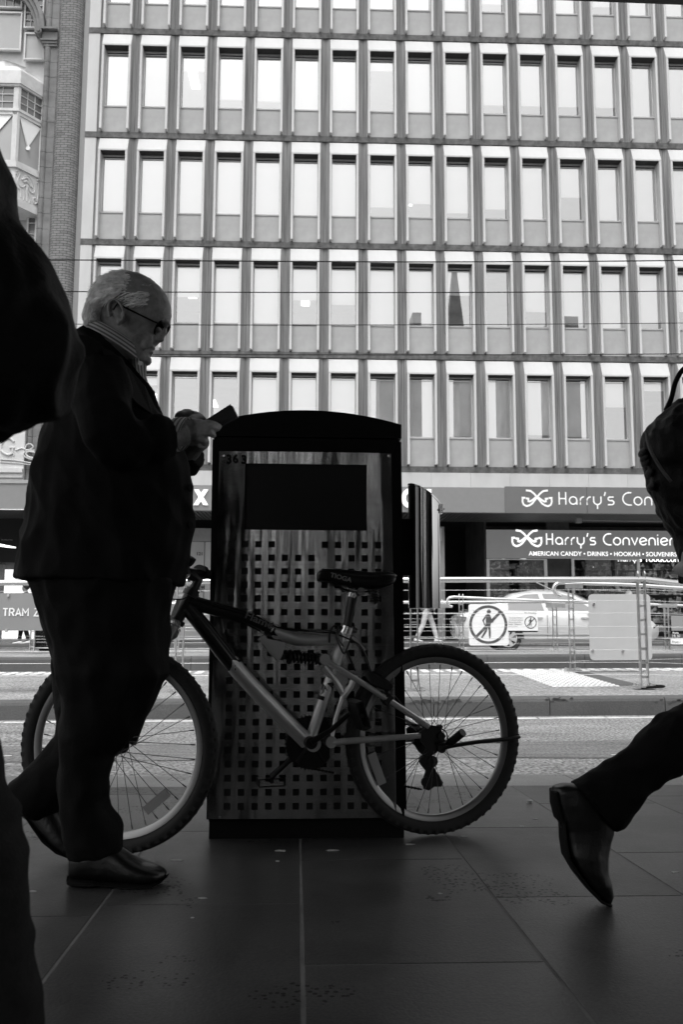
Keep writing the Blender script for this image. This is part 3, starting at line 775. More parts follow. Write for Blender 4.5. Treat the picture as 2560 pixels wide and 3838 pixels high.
# ------------------------------------------------------------------ older ornate building at the left
M_stone = mat('warm_stone', .165, .9, var=.25, scale=2.2, bump=.4, bscale=60, grain=.15)
M_cream = mat('cream_stucco', .55, .8, var=.12, scale=2.5, bump=.2, bscale=50)
M_lead = mat('pale_lead', .55, .5, .0, var=.12, scale=4)
M_brick = bpy.data.materials.new('brick'); M_brick.use_nodes = True; t = M_brick.node_tree; b = t.nodes['Principled BSDF']
uvn = t.nodes.new('ShaderNodeUVMap'); br = t.nodes.new('ShaderNodeTexBrick')
br.inputs['Color1'].default_value = (.125, .125, .125, 1); br.inputs['Color2'].default_value = (.085, .085, .085, 1); br.inputs['Mortar'].default_value = (.045, .045, .045, 1)
br.inputs['Scale'].default_value = 1; br.inputs['Brick Width'].default_value = .23; br.inputs['Row Height'].default_value = .083; br.inputs['Mortar Size'].default_value = .008; br.inputs['Bias'].default_value = -.2
t.links.new(uvn.outputs[0], br.inputs['Vector'])
nz = t.nodes.new('ShaderNodeTexNoise'); nz.inputs['Scale'].default_value = 5; nz.inputs['Detail'].default_value = 8; t.links.new(uvn.outputs[0], nz.inputs['Vector'])
wn = t.nodes.new('ShaderNodeTexBrick'); wn.inputs['Color1'].default_value = (1, 1, 1, 1); wn.inputs['Color2'].default_value = (0, 0, 0, 1); wn.inputs['Mortar'].default_value = (0, 0, 0, 1)
wn.inputs['Scale'].default_value = 1; wn.inputs['Brick Width'].default_value = .23; wn.inputs['Row Height'].default_value = .083; wn.inputs['Mortar Size'].default_value = .008; wn.inputs['Bias'].default_value = -.75
t.links.new(uvn.outputs[0], wn.inputs['Vector'])
cc = math_('MULTIPLY', br.outputs['Color'], math_('ADD', .55, nz.outputs['Fac'], t), t)
cc = math_('ADD', cc, math_('MULTIPLY', wn.outputs['Color'], .07, t), t)
t.links.new(cc, b.inputs['Base Color']); b.inputs['Roughness'].default_value = .9
bp = t.nodes.new('ShaderNodeBump'); bp.inputs['Strength'].default_value = .8; bp.inputs['Distance'].default_value = .01; t.links.new(br.outputs['Fac'], bp.inputs['Height']); bp.invert = True; t.links.new(bp.outputs[0], b.inputs['Normal'])
old = thing('ornate_building', 'older ornate building with a brick pier and cream bay windows, at the left edge', 'building', (0, D, 0), TH)
def uxy(x, y=500, wo=0.0): return SB(x, y, wo)[0]
ZT = 27.0
# flashing strip between the two buildings
bm = bmesh.new(); bbox(bm, UL-.17, UL-.01, -.4, -.02, 0, ZT); obj('flashing', bm, M_grey_p, old, local=True)
# brick pier, rounded at its right side, with coordinates for the bricks
uB1 = UL-.175; uB0 = uB1-.78
fp = [(uB0, -.4), (uB0, .10), (uB0+.10, .22), (uB0+.45, .24)] + [(uB1-.33+.33*math.sin(R(a_)), -.09+.33*math.cos(R(a_))) for a_ in (0, 18, 36, 54, 72, 90)] + [(uB1, -.4)]
bm = bmesh.new(); uvl = bm.loops.layers.uv.new('UVMap'); s_ = 0; nF = len(fp)
zs = [4.2, ZT]
for i in range(nF):
    a_, c_ = fp[i], fp[(i+1) % nF]; L = math.hypot(a_[0]-c_[0], a_[1]-c_[1])
    f = bm.faces.new([bm.verts.new(LB(a_[0], a_[1], zs[0])), bm.verts.new(LB(c_[0], c_[1], zs[0])), bm.verts.new(LB(c_[0], c_[1], zs[1])), bm.verts.new(LB(a_[0], a_[1], zs[1]))])
    for l, (ss, zz) in zip(f.loops, ((s_, zs[0]), (s_+L, zs[0]), (s_+L, zs[1]), (s_, zs[1]))): l[uvl].uv = (ss, zz)
    s_ += L
obj('brick_pier', bm, M_brick, old, local=True)
# stone pilaster in courses beside it, and round shaft
bm = bmesh.new(); z = 4.2; k = 0
while z < ZT:
    h = .52; j = .012
    bbox(bm, uB0-.26, uB0-.004, -.4, .12-(k % 3)*.004, z+j, z+h-.002)
    disc(bm, LB(uB0-.33, .10, z+h/2), (0, 0, 1), .095, h-.014, 18)
    z += h; k += 1
obj('stone_pilaster', bm, M_stone, old, local=True)
bm = bmesh.new(); bbox(bm, uB0-.27, uB0-.01, -.4, .10, 4.2, ZT); bbox(bm, uB0-5.5, uB0-.45, -.5, -.42, 4.2, ZT)
obj('wall', bm, M_cream, old, local=True)
# capital
zc = SB(190, 115, .2)[1]
bm = bmesh.new(); ue = uB0-.02
for i, (dz, h, pr, lf) in enumerate(((0, .07, .30, .62), (-.30, .26, .18, .50), (-.36, .05, .24, .55), (-.44, .06, .20, .50), (-.52, .06, .16, .44))):
    bbox(bm, ue-lf, ue, -.3, .12+pr-.1, zc+dz, zc+dz+h)
disc(bm, LB(ue-.58, .2, zc-.08), (0, 1, 0), .10, .25, 20); disc(bm, LB(ue-.58, .34, zc-.08), (0, 1, 0), .05, .06, 14)
obj('capital', bm, M_stone, old, local=True)
# arch ring above the capital
bm = bmesh.new(); cx, cz = ue-2.2, zc+.05
for rr, dep in ((1.75, .16), (1.62, .10), (1.5, .04)):
    pts = [(cx+rr*math.cos(R(a_)), cz+rr*1.15*math.sin(R(a_))) for a_ in range(0, 95, 6)]
    for i in range(len(pts)-1):
        (a1, b1), (a2, b2_) = pts[i], pts[i+1]; q = .93
        lo = [LB(a1, -.3, b1), LB(a2, -.3, b2_), LB(cx+(a2-cx)*q, -.3, cz+(b2_-cz)*q), LB(cx+(a1-cx)*q, -.3, cz+(b1-cz)*q)]
        hexa(bm, lo, [p+Vector((0, -(.3+dep), 0)) for p in lo])
obj('arch', bm, M_stone, old, local=True)
# upper windows under the arch
M_oldglass = mat('dull_window', .13, .15, var=.2, scale=.6, spec=.8)
M_oldglass2 = mat('paler_window', .33, .25, var=.1, scale=.6, spec=.6)
def opane(x0, x1, y0, y1, wo, m=M_oldglass, nx=1, nz=1, name='window', fw=.05, bar=.018):
    u0, z1 = SB(x0, y0, wo); u1, _ = SB(x1, y0, wo); _, z0 = SB(x0, y1, wo)
    bm = bmesh.new(); bbox(bm, u0-fw, u0, wo-.06, wo+.03, z0-fw, z1+fw); bbox(bm, u1, u1+fw, wo-.06, wo+.03, z0-fw, z1+fw)
    bbox(bm, u0, u1, wo-.06, wo+.03, z1, z1+fw); bbox(bm, u0, u1, wo-.06, wo+.05, z0-fw, z0)
    for i in range(1, nx): uu = u0+(u1-u0)*i/nx; bbox(bm, uu-bar/2, uu+bar/2, wo-.03, wo+.015, z0, z1)
    for i in range(1, nz): zz = z0+(z1-z0)*i/nz; bbox(bm, u0, u1, wo-.03, wo+.012, zz-bar/2, zz+bar/2)
    f = obj(name, bm, M_cream, old, local=True)
    bm = bmesh.new(); bbox(bm, u0, u1, wo-.05, wo-.035, z0, z1); obj('pane', bm, m, f, local=True); return f
opane(-60, 80, -60, 24, -.25, nx=5, nz=2); opane(-60, 78, 48, 182, -.25, M_oldglass2)
opane(101, 163, -60, 102, -.25, nx=3, nz=6); opane(97, 163, 128, 220, -.25, M_oldglass2)
# bay window: angled side and front, ogee roof, drapes, ornate panel
bu0, bu1 = uxy(62, 500, .75), uxy(158, 500, 0.0)
def bayfp(e=0.0): return [(bu0-3, -.3), (bu1+e*.6, -.3), (bu1+e*.6, 0), (bu0+e*.7, .75+e), (bu0-3, .75+e)]
def zy(y, x=60, wo=.75): return SB(x, y, wo)[1]
bm = bmesh.new()
zA = zy(615); zB = zy(745, 20); zroof0 = zy(318); zroof1 = zy(180)
# solid apron carrying the relief
prismz(bm, bayfp(0), zy(745), zy(628)); prismz(bm, bayfp(.07), zy(628), zy(618)); prismz(bm, bayfp(.04), zy(618), zy(607))
prismz(bm, bayfp(.08), zy(770), zy(745)); prismz(bm, bayfp(.05), zy(418), zy(408)); prismz(bm, bayfp(.02), zy(430), zy(418))
prismz(bm, bayfp(.06), zy(325), zy(318))
obj('bay_apron', bm, M_cream, old, local=True)
bm = bmesh.new(); prismz(bm, bayfp(.10), zroof0, zy(270))
prof = [(0.0, 0), (.06, .14), (.22, .32), (.42, .44), (.62, .52), (.72, .66), (.76, .95), (.72, 1.05)]
L0 = None
rings = []
zr0 = zy(270); zr1 = zy(178)
for s_, hgt in prof:
    e = .10-s_*1.0
    rings.append([LB(u, w_, zr0+(zr1-zr0)*min(1, hgt)) for u, w_ in [(bu0-3, -.3), (max(bu0-1.5, bu1+e*.6-s_*.5), -.3), (max(bu0-1.2, bu1+e*.6-s_*1.0), 0-.0*s_), (bu0+e*.7-s_*.4, max(.06, .75+e)), (bu0-3, max(.06, .75+e))]])
loft(bm, rings)
obj('bay_roof', bm, M_lead, old, local=True)
# glazing of the bay: front at w=.75, side between (bu0,.75) and (bu1,0)
def sidequad(a0, a1, z0, z1, off_=0.0, th=.03):
    d = Vector((bu1-bu0, -.75)); Ln = d.length; dn = d/Ln; nn = Vector((-dn.y, dn.x))
    if nn.y < 0: nn = -nn
    p0 = Vector((bu0, .75))+d*a0+nn*off_; p1 = Vector((bu0, .75))+d*a1+nn*off_
    q = [p0, p1, p1-nn*th, p0-nn*th]
    return [LB(p.x, p.y, z0) for p in q], [LB(p.x, p.y, z1) for p in q]
posts = bmesh.new(); gl1 = bmesh.new(); cur = bmesh.new(); gl2 = bmesh.new()
zt1, zt0 = zy(325), zy(408); zl1, zl0 = zy(430), zy(607)
for a0, a1 in ((-.03, .07), (.93, 1.03)): hexa(posts, *sidequad(a0, a1, zl0, zt1, .02, .1))
bbox(posts, bu0-.16, bu0-.02, .68, .77, zl0, zt1)
for k in range(1, 3): hexa(posts, *sidequad(.07+.86*k/3-.008, .07+.86*k/3+.008, zt0, zt1, .0, .03))
for k in range(1, 3): hexa(posts, *sidequad(.07, .93, zt0+(zt1-zt0)*k/3-.01, zt0+(zt1-zt0)*k/3+.01, .0, .03))
for k in range(1, 3): bbox(posts, bu0-3, bu0-.16, .715, .745, zt0+(zt1-zt0)*k/3-.01, zt0+(zt1-zt0)*k/3+.01)
for k in range(1, 5): bbox(posts, bu0-.16-k*.36, bu0-.145-k*.36, .715, .745, zt0, zt1)
hexa(posts, *sidequad(.07, .93, zl0, zl0+.06, .01, .08)); bbox(posts, bu0-3, bu0-.16, .70, .76, zl0, zl0+.06)
obj('bay_frame', posts, M_cream, old, local=True)
hexa(gl1, *sidequad(.07, .93, zt0, zt1, -.03, .02)); bbox(gl1, bu0-3, bu0-.16, .70, .71, zt0, zt1)
obj('bay_pane', gl1, M_oldglass, old, local=True)
hexa(gl2, *sidequad(.07, .93, zl0, zl1, -.05, .02)); bbox(gl2, bu0-3, bu0-.16, .67, .68, zl0, zl1)
obj('lower_bay_pane', gl2, M_oldglass2, old, local=True)
# drapes: two white swags drawn to a knot
M_drape = mat('white_drape', .8, .9)
def qpt(a0, zz, off_=-.02):
    d = Vector((bu1-bu0, -.75)); p = Vector((bu0, .75))+d*a0; dn = d.normalized(); nn = Vector((-dn.y, dn.x)); nn = nn if nn.y > 0 else -nn
    p = p+nn*off_; return LB(p.x, p.y, zz)
zk = zl1-(zl1-zl0)*.56
for a_, b_, c_ in (((.08, zl1), (.52, zl1), (.46, zk)), ((.92, zl1-.04), (.52, zl1), (.46, zk+.02)), ((.08, zl1), (.20, zl1-.30), (.46, zk-.12))):
    vs = [qpt(*a_), qpt(*b_), qpt(*c_)]; hexa(cur, vs, [v+Vector((.01, .02, 0)) for v in vs])
disc(cur, qpt(.46, zk-.05, .0), (0, 1, 0), .07, .05, 12)
vs = [LB(bu0-.18, .73, zl1), LB(bu0-1.3, .73, zl1), LB(bu0-.9, .73, zl1-.95)]; hexa(cur, vs, [v+Vector((0, .02, 0)) for v in vs])
obj('drape', cur, M_drape, old, local=True)
# relief on the apron: scrolls, flower and stems
rel = bmesh.new(); za0, za1 = zy(745), zy(628); hz = za1-za0
def rq(a0, s, off_=.012): return qpt(a0, za0+hz*s, off_)
def rtube(pts, r): tube(rel, spline([rq(a, s) for a, s in pts], 5), r, 6)
rtube([(.22, .95), (.14, .75), (.12, .60), (.22, .48), (.34, .50), (.44, .60), (.46, .35), (.48, .10)], .022)
rtube([(.50, .10), (.50, .60), (.60, .46), (.72, .44), (.78, .56), (.70, .78), (.52, .92), (.36, .86), (.26, .70)], .022)
rtube([(.30, .72), (.44, .84), (.60, .74), (.68, .60)], .035); rtube([(.32, .66), (.48, .72), (.62, .62)], .035)
rtube([(.10, .40), (.22, .36), (.26, .14)], .018); rtube([(.56, .38), (.62, .20), (.60, .08)], .018); rtube([(.36, .38), (.38, .2), (.36, .08)], .018)
rtube([(.92, .85), (.93, .45), (.90, .20), (.78, .12), (.74, .26), (.84, .32), (.86, .24)], .022)
for a_, s in ((.06, .86), (.90, .88)):
    for k in range(5): ellip(rel, rq(a_+.035*math.cos(k*1.257), s+.07*math.sin(k*1.257)), .03, .02, .03, n=8, m=5)
obj('relief', rel, M_cream, old, local=True)
# storey below: window edge, frieze with big letter and scrolls, cornice
opane(108, 133, 795, 960, -.1, nx=1, nz=4)
fz = lambda y: SB(60, y, .35)[1]
bm = bmesh.new(); bbox(bm, uB0-5.5, uB0-.42, -.3, .30, fz(1812), fz(960)-.0); bbox(bm, uB0-5.5, uB0-.42, .30, .42, fz(1772), fz(1756)); bbox(bm, uB0-5.5, uB0-.42, .30, .36, fz(1790), fz(1772))
obj('frieze', bm, M_cream, old, local=True)
bm = bmesh.new()
def fp_(x, y): u, z = SB(x, y, .32); return LB(u, .32, z)
tube(bm, spline([fp_(50, 1656), fp_(40, 1645), (fp_(18, 1642)), fp_(3, 1665), fp_(4, 1690), fp_(25, 1704), fp_(42, 1700), fp_(46, 1682)], 6), .035, 8)
tube(bm, [fp_(34, 1678), fp_(54, 1678)], .03, 8); tube(bm, [fp_(46, 1680), fp_(50, 1708)], .02, 8)
tube(bm, spline([fp_(128, 1696), fp_(108, 1692), fp_(96, 1700), fp_(104, 1712), fp_(130, 1718)], 6), .03, 8); tube(bm, spline([fp_(128, 1688), fp_(100, 1688), fp_(86, 1702), fp_(98, 1716), fp_(130, 1724)], 6), .02, 8)
tube(bm, spline([fp_(92, 1682), fp_(98, 1668), fp_(112, 1664), fp_(122, 1674), fp_(112, 1684), fp_(98, 1686), fp_(80, 1680), fp_(56, 1688)], 6), .02, 8)
tube(bm, spline([fp_(0, 1722), fp_(60, 1726), fp_(128, 1738)], 6), .02, 8); tube(bm, spline([fp_(0, 1732), fp_(60, 1736), fp_(128, 1744)], 6), .015, 8)
obj('scroll_lettering', bm, M_cream, old, local=True)
# ground floor at the left: dark shop with a bright interior strip
zb_ = SB(30, 2108, .0)[1]
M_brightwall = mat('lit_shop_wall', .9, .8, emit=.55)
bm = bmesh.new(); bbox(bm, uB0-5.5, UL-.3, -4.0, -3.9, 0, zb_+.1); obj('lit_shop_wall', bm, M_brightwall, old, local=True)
bm = bmesh.new(); bbox(bm, uB0-5.5, UL-.3, -4.0, .0, zb_, 4.1); obj('shop_ceiling', bm, M_dark, old, local=True)
bm = bmesh.new(); u_ = SB(8, 2150, -1)[0]; bbox(bm, u_-.5, u_, -1.2, -1.0, 0, zb_); obj('shop_pillar', bm, M_midgrey, old, local=True)
bm = bmesh.new(); a_, z1_ = SB(-20, 2041, 1.2); c_, z2_ = SB(58, 2054, 0.6)
hexa(bm, [LB(a_, 1.2, z1_), LB(c_, .6, z2_), LB(c_-.15, .5, z2_+.01), LB(a_, 1.1, z1_-.04)], [LB(a_, 1.2, z1_+.05), LB(c_, .6, z2_+.03), LB(c_-.15, .5, z2_+.04), LB(a_, 1.1, z1_+.03)])
obj('strip_lamp', bm, M_lamp, old, local=True)
flat_text('shop_lettering', "The Athlete's Foot", 2, 45, 2025, 1.4, mat('dim_letter', .2, .6), old)
# ------------------------------------------------------------------ the near side: shopfront behind the camera and the verandah over the pavement
M_vsoff = mat('verandah_soffit', .05, .7, var=.2)
ve = thing('verandah', 'dark street verandah over the near pavement, its edge at the top of the picture', 'verandah', (0, 3.5, 3.25))
pe = S(2560, 10, 3.62)
def VV(a, b, z): return Vector((a*CP-b*SP, a*SP+b*CP, z))
eb = inv(pe)[1]; zv = pe.z
bm = bmesh.new(); hexa(bm, [VV(-3.5, -4.4, zv), VV(7, -4.4, zv), VV(7, eb, zv), VV(-3.5, eb, zv)], [VV(-3.5, -4.4, zv+.3), VV(7, -4.4, zv+.3), VV(7, eb, zv+.3), VV(-3.5, eb, zv+.3)])
obj('roof', bm, M_vsoff, ve)
bm = bmesh.new(); hexa(bm, [VV(-3.5, eb, zv+.012), VV(7, eb, zv+.012), VV(7, eb+.03, zv+.012), VV(-3.5, eb+.03, zv+.012)], [VV(-3.5, eb, zv+.42), VV(7, eb, zv+.42), VV(7, eb+.03, zv+.42), VV(-3.5, eb+.03, zv+.42)])
obj('fascia', bm, M_darkgrey, ve)
sf = thing('near_shopfront', 'unseen dark shopfront wall behind the near pavement, with slots added to let sky light through', 'building', (0, -4.2, .1))
WB = -4.2
xs_ = [-3.5, -2.5, -2.3, -1.32, -1.18, -.62, -.36, .30, .44, .95, 1.06, 3.0, 3.2, 7]  # wall pieces; slots between them added for bright streaks on the steel front
bm = bmesh.new()
for k in range(0, len(xs_), 2):
    x0, x1 = xs_[k], xs_[k+1]; hexa(bm, [VV(x0, WB-.3, -.1), VV(x1, WB-.3, -.1), VV(x1, WB, -.1), VV(x0, WB, -.1)], [VV(x0, WB-.3, zv), VV(x1, WB-.3, zv), VV(x1, WB, zv), VV(x0, WB, zv)])
hexa(bm, [VV(-3.5, WB-.3, zv+.01), VV(7, WB-.3, zv+.01), VV(7, WB, zv+.01), VV(-3.5, WB, zv+.01)], [VV(-3.5, WB-.3, zv+.9), VV(7, WB-.3, zv+.9), VV(7, WB, zv+.9), VV(-3.5, WB, zv+.9)])
obj('wall', bm, mat('near_wall', .05, .6, var=.3), sf)
# buildings well behind the camera, mirrored in the upper windows
sk = thing('skyline_block', 'row of stepped blocks and a spire far behind the near side of the street', 'building', (20, -46, 0))
bm = bmesh.new()
for x0, x1, h, d in ((9, 17, 12, 8), (9, 11, 35, 4), (17.5, 28, 16, 9), (18.5, 20, 30, 4), (13, 14, 37, 3), (24, 25.2, 34, 5), (28.5, 36, 18, 10), (30, 33, 37, 6), (36.5, 50, 15, 9)): box(bm, (x0, -46-d, 0), (x1, -46, h))
hexa(bm, [Vector((17, -50, 30)), Vector((20, -50, 30)), Vector((20, -47, 30)), Vector((17, -47, 30))], [Vector((18.4, -48.6, 45)), Vector((18.6, -48.6, 45)), Vector((18.6, -48.4, 45)), Vector((18.4, -48.4, 45))])
obj('block', bm, mat('skyline', .42, .8, var=.5, scale=.3), sk)

# ------------------------------------------------------------------ steel cabinet with the perforated front
KY = 3.17
kd = Vector((CP, SP, 0)); kn = Vector((SP, -CP, 0))        # along the front, out of the front
k0 = S(1150, 3000, KY); k0.z = 0
def KP(x, y, off=0.0):
    """(s, z) on the cabinet's front plane (moved out by off) at a photograph pixel"""
    d = CF + CR*((x-1280)/FOC) + CU*((1919-y)/FOC); o_ = Vector((0, 0, CAMZ))
    t = ((k0-o_).dot(kn)+off)/d.dot(kn); p = o_+d*t
    return (p-k0).dot(kd), p.z
def K3(s, z, off=0.0): return k0+kd*s+kn*off+Vector((0, 0, z))
kb = thing('cabinet', 'tall black arched street cabinet with a perforated brushed steel front numbered 363', 'cabinet', K3(0, G(1150, 3105).z, -.2), TP)
kw = .362; zb = KP(1150, 3080)[1]; zs = KP(1505, 1646)[1]; ztop = KP(1160, 1538)[1]; zed = KP(1505, 1592)[1]; DEP = .46
Xc = (KP(772, 3080)[0]+KP(1526, 3080)[0])/2; kw = (KP(1526, 3080)[0]-KP(772, 3080)[0])/2
kt = (KP(1505, 1650)[0]-KP(795, 1650)[0])/2; Xt = (KP(1505, 1650)[0]+KP(795, 1650)[0])/2
bm = bmesh.new()
low = [K3(Xc-kw, zb, 0), K3(Xc+kw, zb, 0), K3(Xc+kw, zb, -DEP), K3(Xc-kw, zb, -DEP)]
hi = [K3(Xt-kt, zs, 0), K3(Xt+kt, zs, 0), K3(Xt+kt, zs, -DEP), K3(Xt-kt, zs, -DEP)]
hexa(bm, low, hi); bmesh.ops.bevel(bm, geom=bm.edges[:], offset=.008, segments=2, affect='EDGES')
obj('body', bm, M_black, kb)
bm = bmesh.new(); n = 20; f_, b_ = [], []
prof = [(Xt-kt, zs+.003)]+[(Xt-kt*math.cos(math.pi*i/n*1.0) if False else Xt-kt+2*kt*i/n, zed+(ztop-zed)*(1-((2*i/n-1)**2))) for i in range(n+1)]+[(Xt+kt, zs+.003)]
hexa(bm, [K3(s, z, .002) for s, z in prof], [K3(s, z, -DEP-.002) for s, z in prof])
obj('arched_top', bm, M_black, kb)
bm = bmesh.new(); zg = G(1150, 3110).z-.03
hexa(bm, [K3(Xc-kw+.009, zg, -.010), K3(Xc+kw-.009, zg, -.010), K3(Xc+kw-.009, zg, -DEP+.03), K3(Xc-kw+.009, zg, -DEP+.03)], [K3(Xc-kw+.009, zb+.01, -.010), K3(Xc+kw-.009, zb+.01, -.010), K3(Xc+kw-.009, zb+.01, -DEP+.03), K3(Xc-kw+.009, zb+.01, -DEP+.03)])
obj('plinth', bm, M_blackmatt, kb)
# steel panel with true square holes
M_panel = bpy.data.materials.new('brushed_panel'); M_panel.use_nodes = True; t = M_panel.node_tree; b = t.nodes['Principled BSDF']
b.inputs['Metallic'].default_value = 1.0; b.inputs['Anisotropic'].default_value = 0
tc = t.nodes.new('ShaderNodeTexCoord'); mp = t.nodes.new('ShaderNodeMapping'); mp.inputs['Scale'].default_value = (3, 3, 260); t.links.new(tc.outputs['Object'], mp.inputs[0])
nn_ = t.nodes.new('ShaderNodeTexNoise'); nn_.inputs['Scale'].default_value = 1; nn_.inputs['Detail'].default_value = 2; t.links.new(mp.outputs[0], nn_.inputs['Vector'])
mp2 = t.nodes.new('ShaderNodeMapping'); mp2.inputs['Scale'].default_value = (7, 7, 1.1); t.links.new(tc.outputs['Object'], mp2.inputs[0])
n2_ = t.nodes.new('ShaderNodeTexNoise'); n2_.inputs['Scale'].default_value = 1; n2_.inputs['Detail'].default_value = 3; t.links.new(mp2.outputs[0], n2_.inputs['Vector'])
n3_ = t.nodes.new('ShaderNodeTexNoise'); n3_.inputs['Scale'].default_value = 9; n3_.inputs['Detail'].default_value = 8; t.links.new(tc.outputs['Object'], n3_.inputs['Vector'])
t.links.new(math_('ADD', .50, math_('MULTIPLY', n3_.outputs['Fac'], .28, t), t), b.inputs['Base Color'])
t.links.new(math_('ADD', .06, math_('MULTIPLY', n3_.outputs['Fac'], .16, t), t), b.inputs['Roughness'])
bp1 = t.nodes.new('ShaderNodeBump'); bp1.inputs['Strength'].default_value = .5; bp1.inputs['Distance'].default_value = .02; t.links.new(n2_.outputs['Fac'], bp1.inputs['Height'])
bp2 = t.nodes.new('ShaderNodeBump'); bp2.inputs['Strength'].default_value = .35; bp2.inputs['Distance'].default_value = .0006; t.links.new(nn_.outputs['Fac'], bp2.inputs['Height']); t.links.new(bp1.outputs[0], bp2.inputs['Normal']); t.links.new(bp2.outputs[0], b.inputs['Normal'])
pl, pr = KP(822, 1696)[0], KP(1466.6, 1696)[0]; plb, prb = KP(809, 3060)[0], KP(1481, 3060)[0]
zt_, zbb = KP(1150, 1696)[1], KP(1150, 3066)[1]
cen = (pl+pr)/2; hs = (pr-pl)/2*.998
hx = [KP(869+49.75*i, 2042)[0] for i in range(12)]; hz = [KP(1150, 2042+50.2*j*1.0+.065*j*j)[1] for j in range(20)]; hw = .0112
ol, orr = KP(918.7, 1741)[0], KP(1374, 1741)[0]; ozt, ozb = KP(1150, 1741)[1], KP(1150, 1988)[1]
xs = sorted(set([pl, pr, ol, orr]+[x+s for x in hx for s in (-hw, hw)])); zs_ = sorted(set([zt_, zbb, ozt, ozb]+[z+s for z in hz for s in (-hw, hw)]))
missing = {(4, 0), (5, 0), (6, 0), (7, 1)}
bm = bmesh.new(); vm = {}
def vv(s, z):
    k = (round(s, 5), round(z, 5))
    if k not in vm:
        wfac = 1+.045*(zt_-z)/(zt_-zbb); ss = cen+(s-cen)*wfac if s in (pl, pr) else s
        vm[k] = bm.verts.new(K3(ss, z, .006+.004*math.cos((s-cen)/hs*1.5)))
    return vm[k]
for i in range(len(xs)-1):
    for j in range(len(zs_)-1):
        a_, c_, e_, g_ = xs[i], xs[i+1], zs_[j], zs_[j+1]; mx, mz = (a_+c_)/2, (e_+g_)/2
        if ol < mx < orr and ozb < mz < ozt: continue
        hole = False
        for ii, hxx in enumerate(hx):
            if abs(mx-hxx) < hw*.9:
                for jj, hzz in enumerate(hz):
                    if abs(mz-hzz) < hw*.9 and (ii, jj) not in missing: hole = True
        if not hole: bm.faces.new((vv(a_, e_), vv(c_, e_), vv(c_, g_), vv(a_, g_)))
bmesh.ops.solidify(bm, geom=bm.faces[:], thickness=.0015)
obj('steel_front', bm, M_panel, kb)
bm = bmesh.new(); hexa(bm, [K3(pl+.003, zbb+.003, .0012), K3(pr-.003, zbb+.003, .0012), K3(pr-.003, zt_-.003, .0012), K3(pl+.003, zt_-.003, .0012)], [K3(pl+.003, zbb+.003, .0032), K3(pr-.003, zbb+.003, .0032), K3(pr-.003, zt_-.003, .0032), K3(pl+.003, zt_-.003, .0032)])
obj('backing', bm, M_dark, kb)
bm = bmesh.new()
for x, y in ((839, 1711), (1455, 1711), (824, 3058), (1470, 3058)):
    s, z = KP(x, y); disc(bm, K3(s, z, .0125), kn, .004, .003, 12)
obj('screw', bm, M_steel, kb)
def kdigit(s, x0, x1, y0, y1):
    me = text_mesh(s, 1, .002, bold=.035); xs_ = [v.co.x for v in me.vertices]; ys_ = [v.co.y for v in me.vertices]
    a, zt1 = KP(x0, y0); b1, zb1 = KP(x1, y1)
    me.transform(Matrix.Translation((-min(xs_), -min(ys_), 0))); me.transform(Matrix.Diagonal(((b1-a)/(max(xs_)-min(xs_)), (zt1-zb1)/(max(ys_)-min(ys_)), 1, 1)))
    place_text(me, K3(a, zb1, .0118), kd); obj('stencil_digit', me, M_blackmatt, kb)
kdigit('3', 849.5, 867.5, 1705, 1740); kdigit('6', 873.5, 893, 1704, 1738); kdigit('3', 905, 924, 1707, 1741)
# pale rear trims at both sides
bm = bmesh.new()
for sgn, a in ((1, Xt+kt), (-1, Xt-kt)):
    b1 = Xc+sgn*kw
    hexa(bm, [K3(b1+sgn*.001, zb+.02, -.10), K3(b1+sgn*.007, zb+.02, -.10), K3(b1+sgn*.007, zb+.02, -.16), K3(b1+sgn*.001, zb+.02, -.16)], [K3(a+sgn*.001, zs, -.10), K3(a+sgn*.007, zs, -.10), K3(a+sgn*.007, zs, -.16), K3(a+sgn*.001, zs, -.16)])
obj('edge_trim', bm, M_steel2, kb)
# polished half-round hood with a slanted lid hanging at the right side
HY = 3.42
c1, c2 = S(1532, 2280, HY), S(1652, 2280, HY); hc_ = (c1+c2)/2; hr = (c2.x-c1.x)/2
zb1 = c1.z; ztl = S(1532, 1822, HY).z; ztr = S(1655, 1893, HY).z
bm = bmesh.new(); n = 40; lo, hi = [], []
for i in range(n):
    a_ = 2*math.pi*i/n; x, y = hr*math.cos(a_), hr*math.sin(a_)
    zz = ztr+(ztl-ztr)*(1-((x/hr+1)/2)**1.5)
    lo.append(Vector((hc_.x+x, HY+y, zb1))); hi.append(Vector((hc_.x+x, HY+y, zz)))
hexa(bm, lo, hi)
hd = obj('ash_tube', bm, mat('chrome', .62, .09, 1.0, bump=.03, bscale=9, stretch=(1, 1, .15)), kb, smooth='auto')
bm = bmesh.new(); cc_ = sum(hi, Vector())/n
hexa(bm, [cc_+(p-cc_)*1.03+Vector((0, 0, .001)) for p in hi], [cc_+(p-cc_)*1.03+Vector((0, 0, .007)) for p in hi]); obj('lid', bm, M_steel, hd, smooth='auto')
bm = bmesh.new(); p = S(1655, 1905, HY-.01); box(bm, (p.x-.004, HY-.02, p.z-.02), (p.x+.004, HY+.02, p.z+.015)); disc(bm, p+Vector((.008, -.01, -.006)), (0, 1, 0), .004, .02, 10); obj('latch', bm, M_steel, hd)
bm = bmesh.new(); p = S(1516, 1942, HY-.06); q = S(1534, 2155, HY-.06); box(bm, (p.x-.03, HY-.03, q.z), (q.x+.01, HY+.0, p.z)); obj('mounting_plate', bm, M_black, hd)

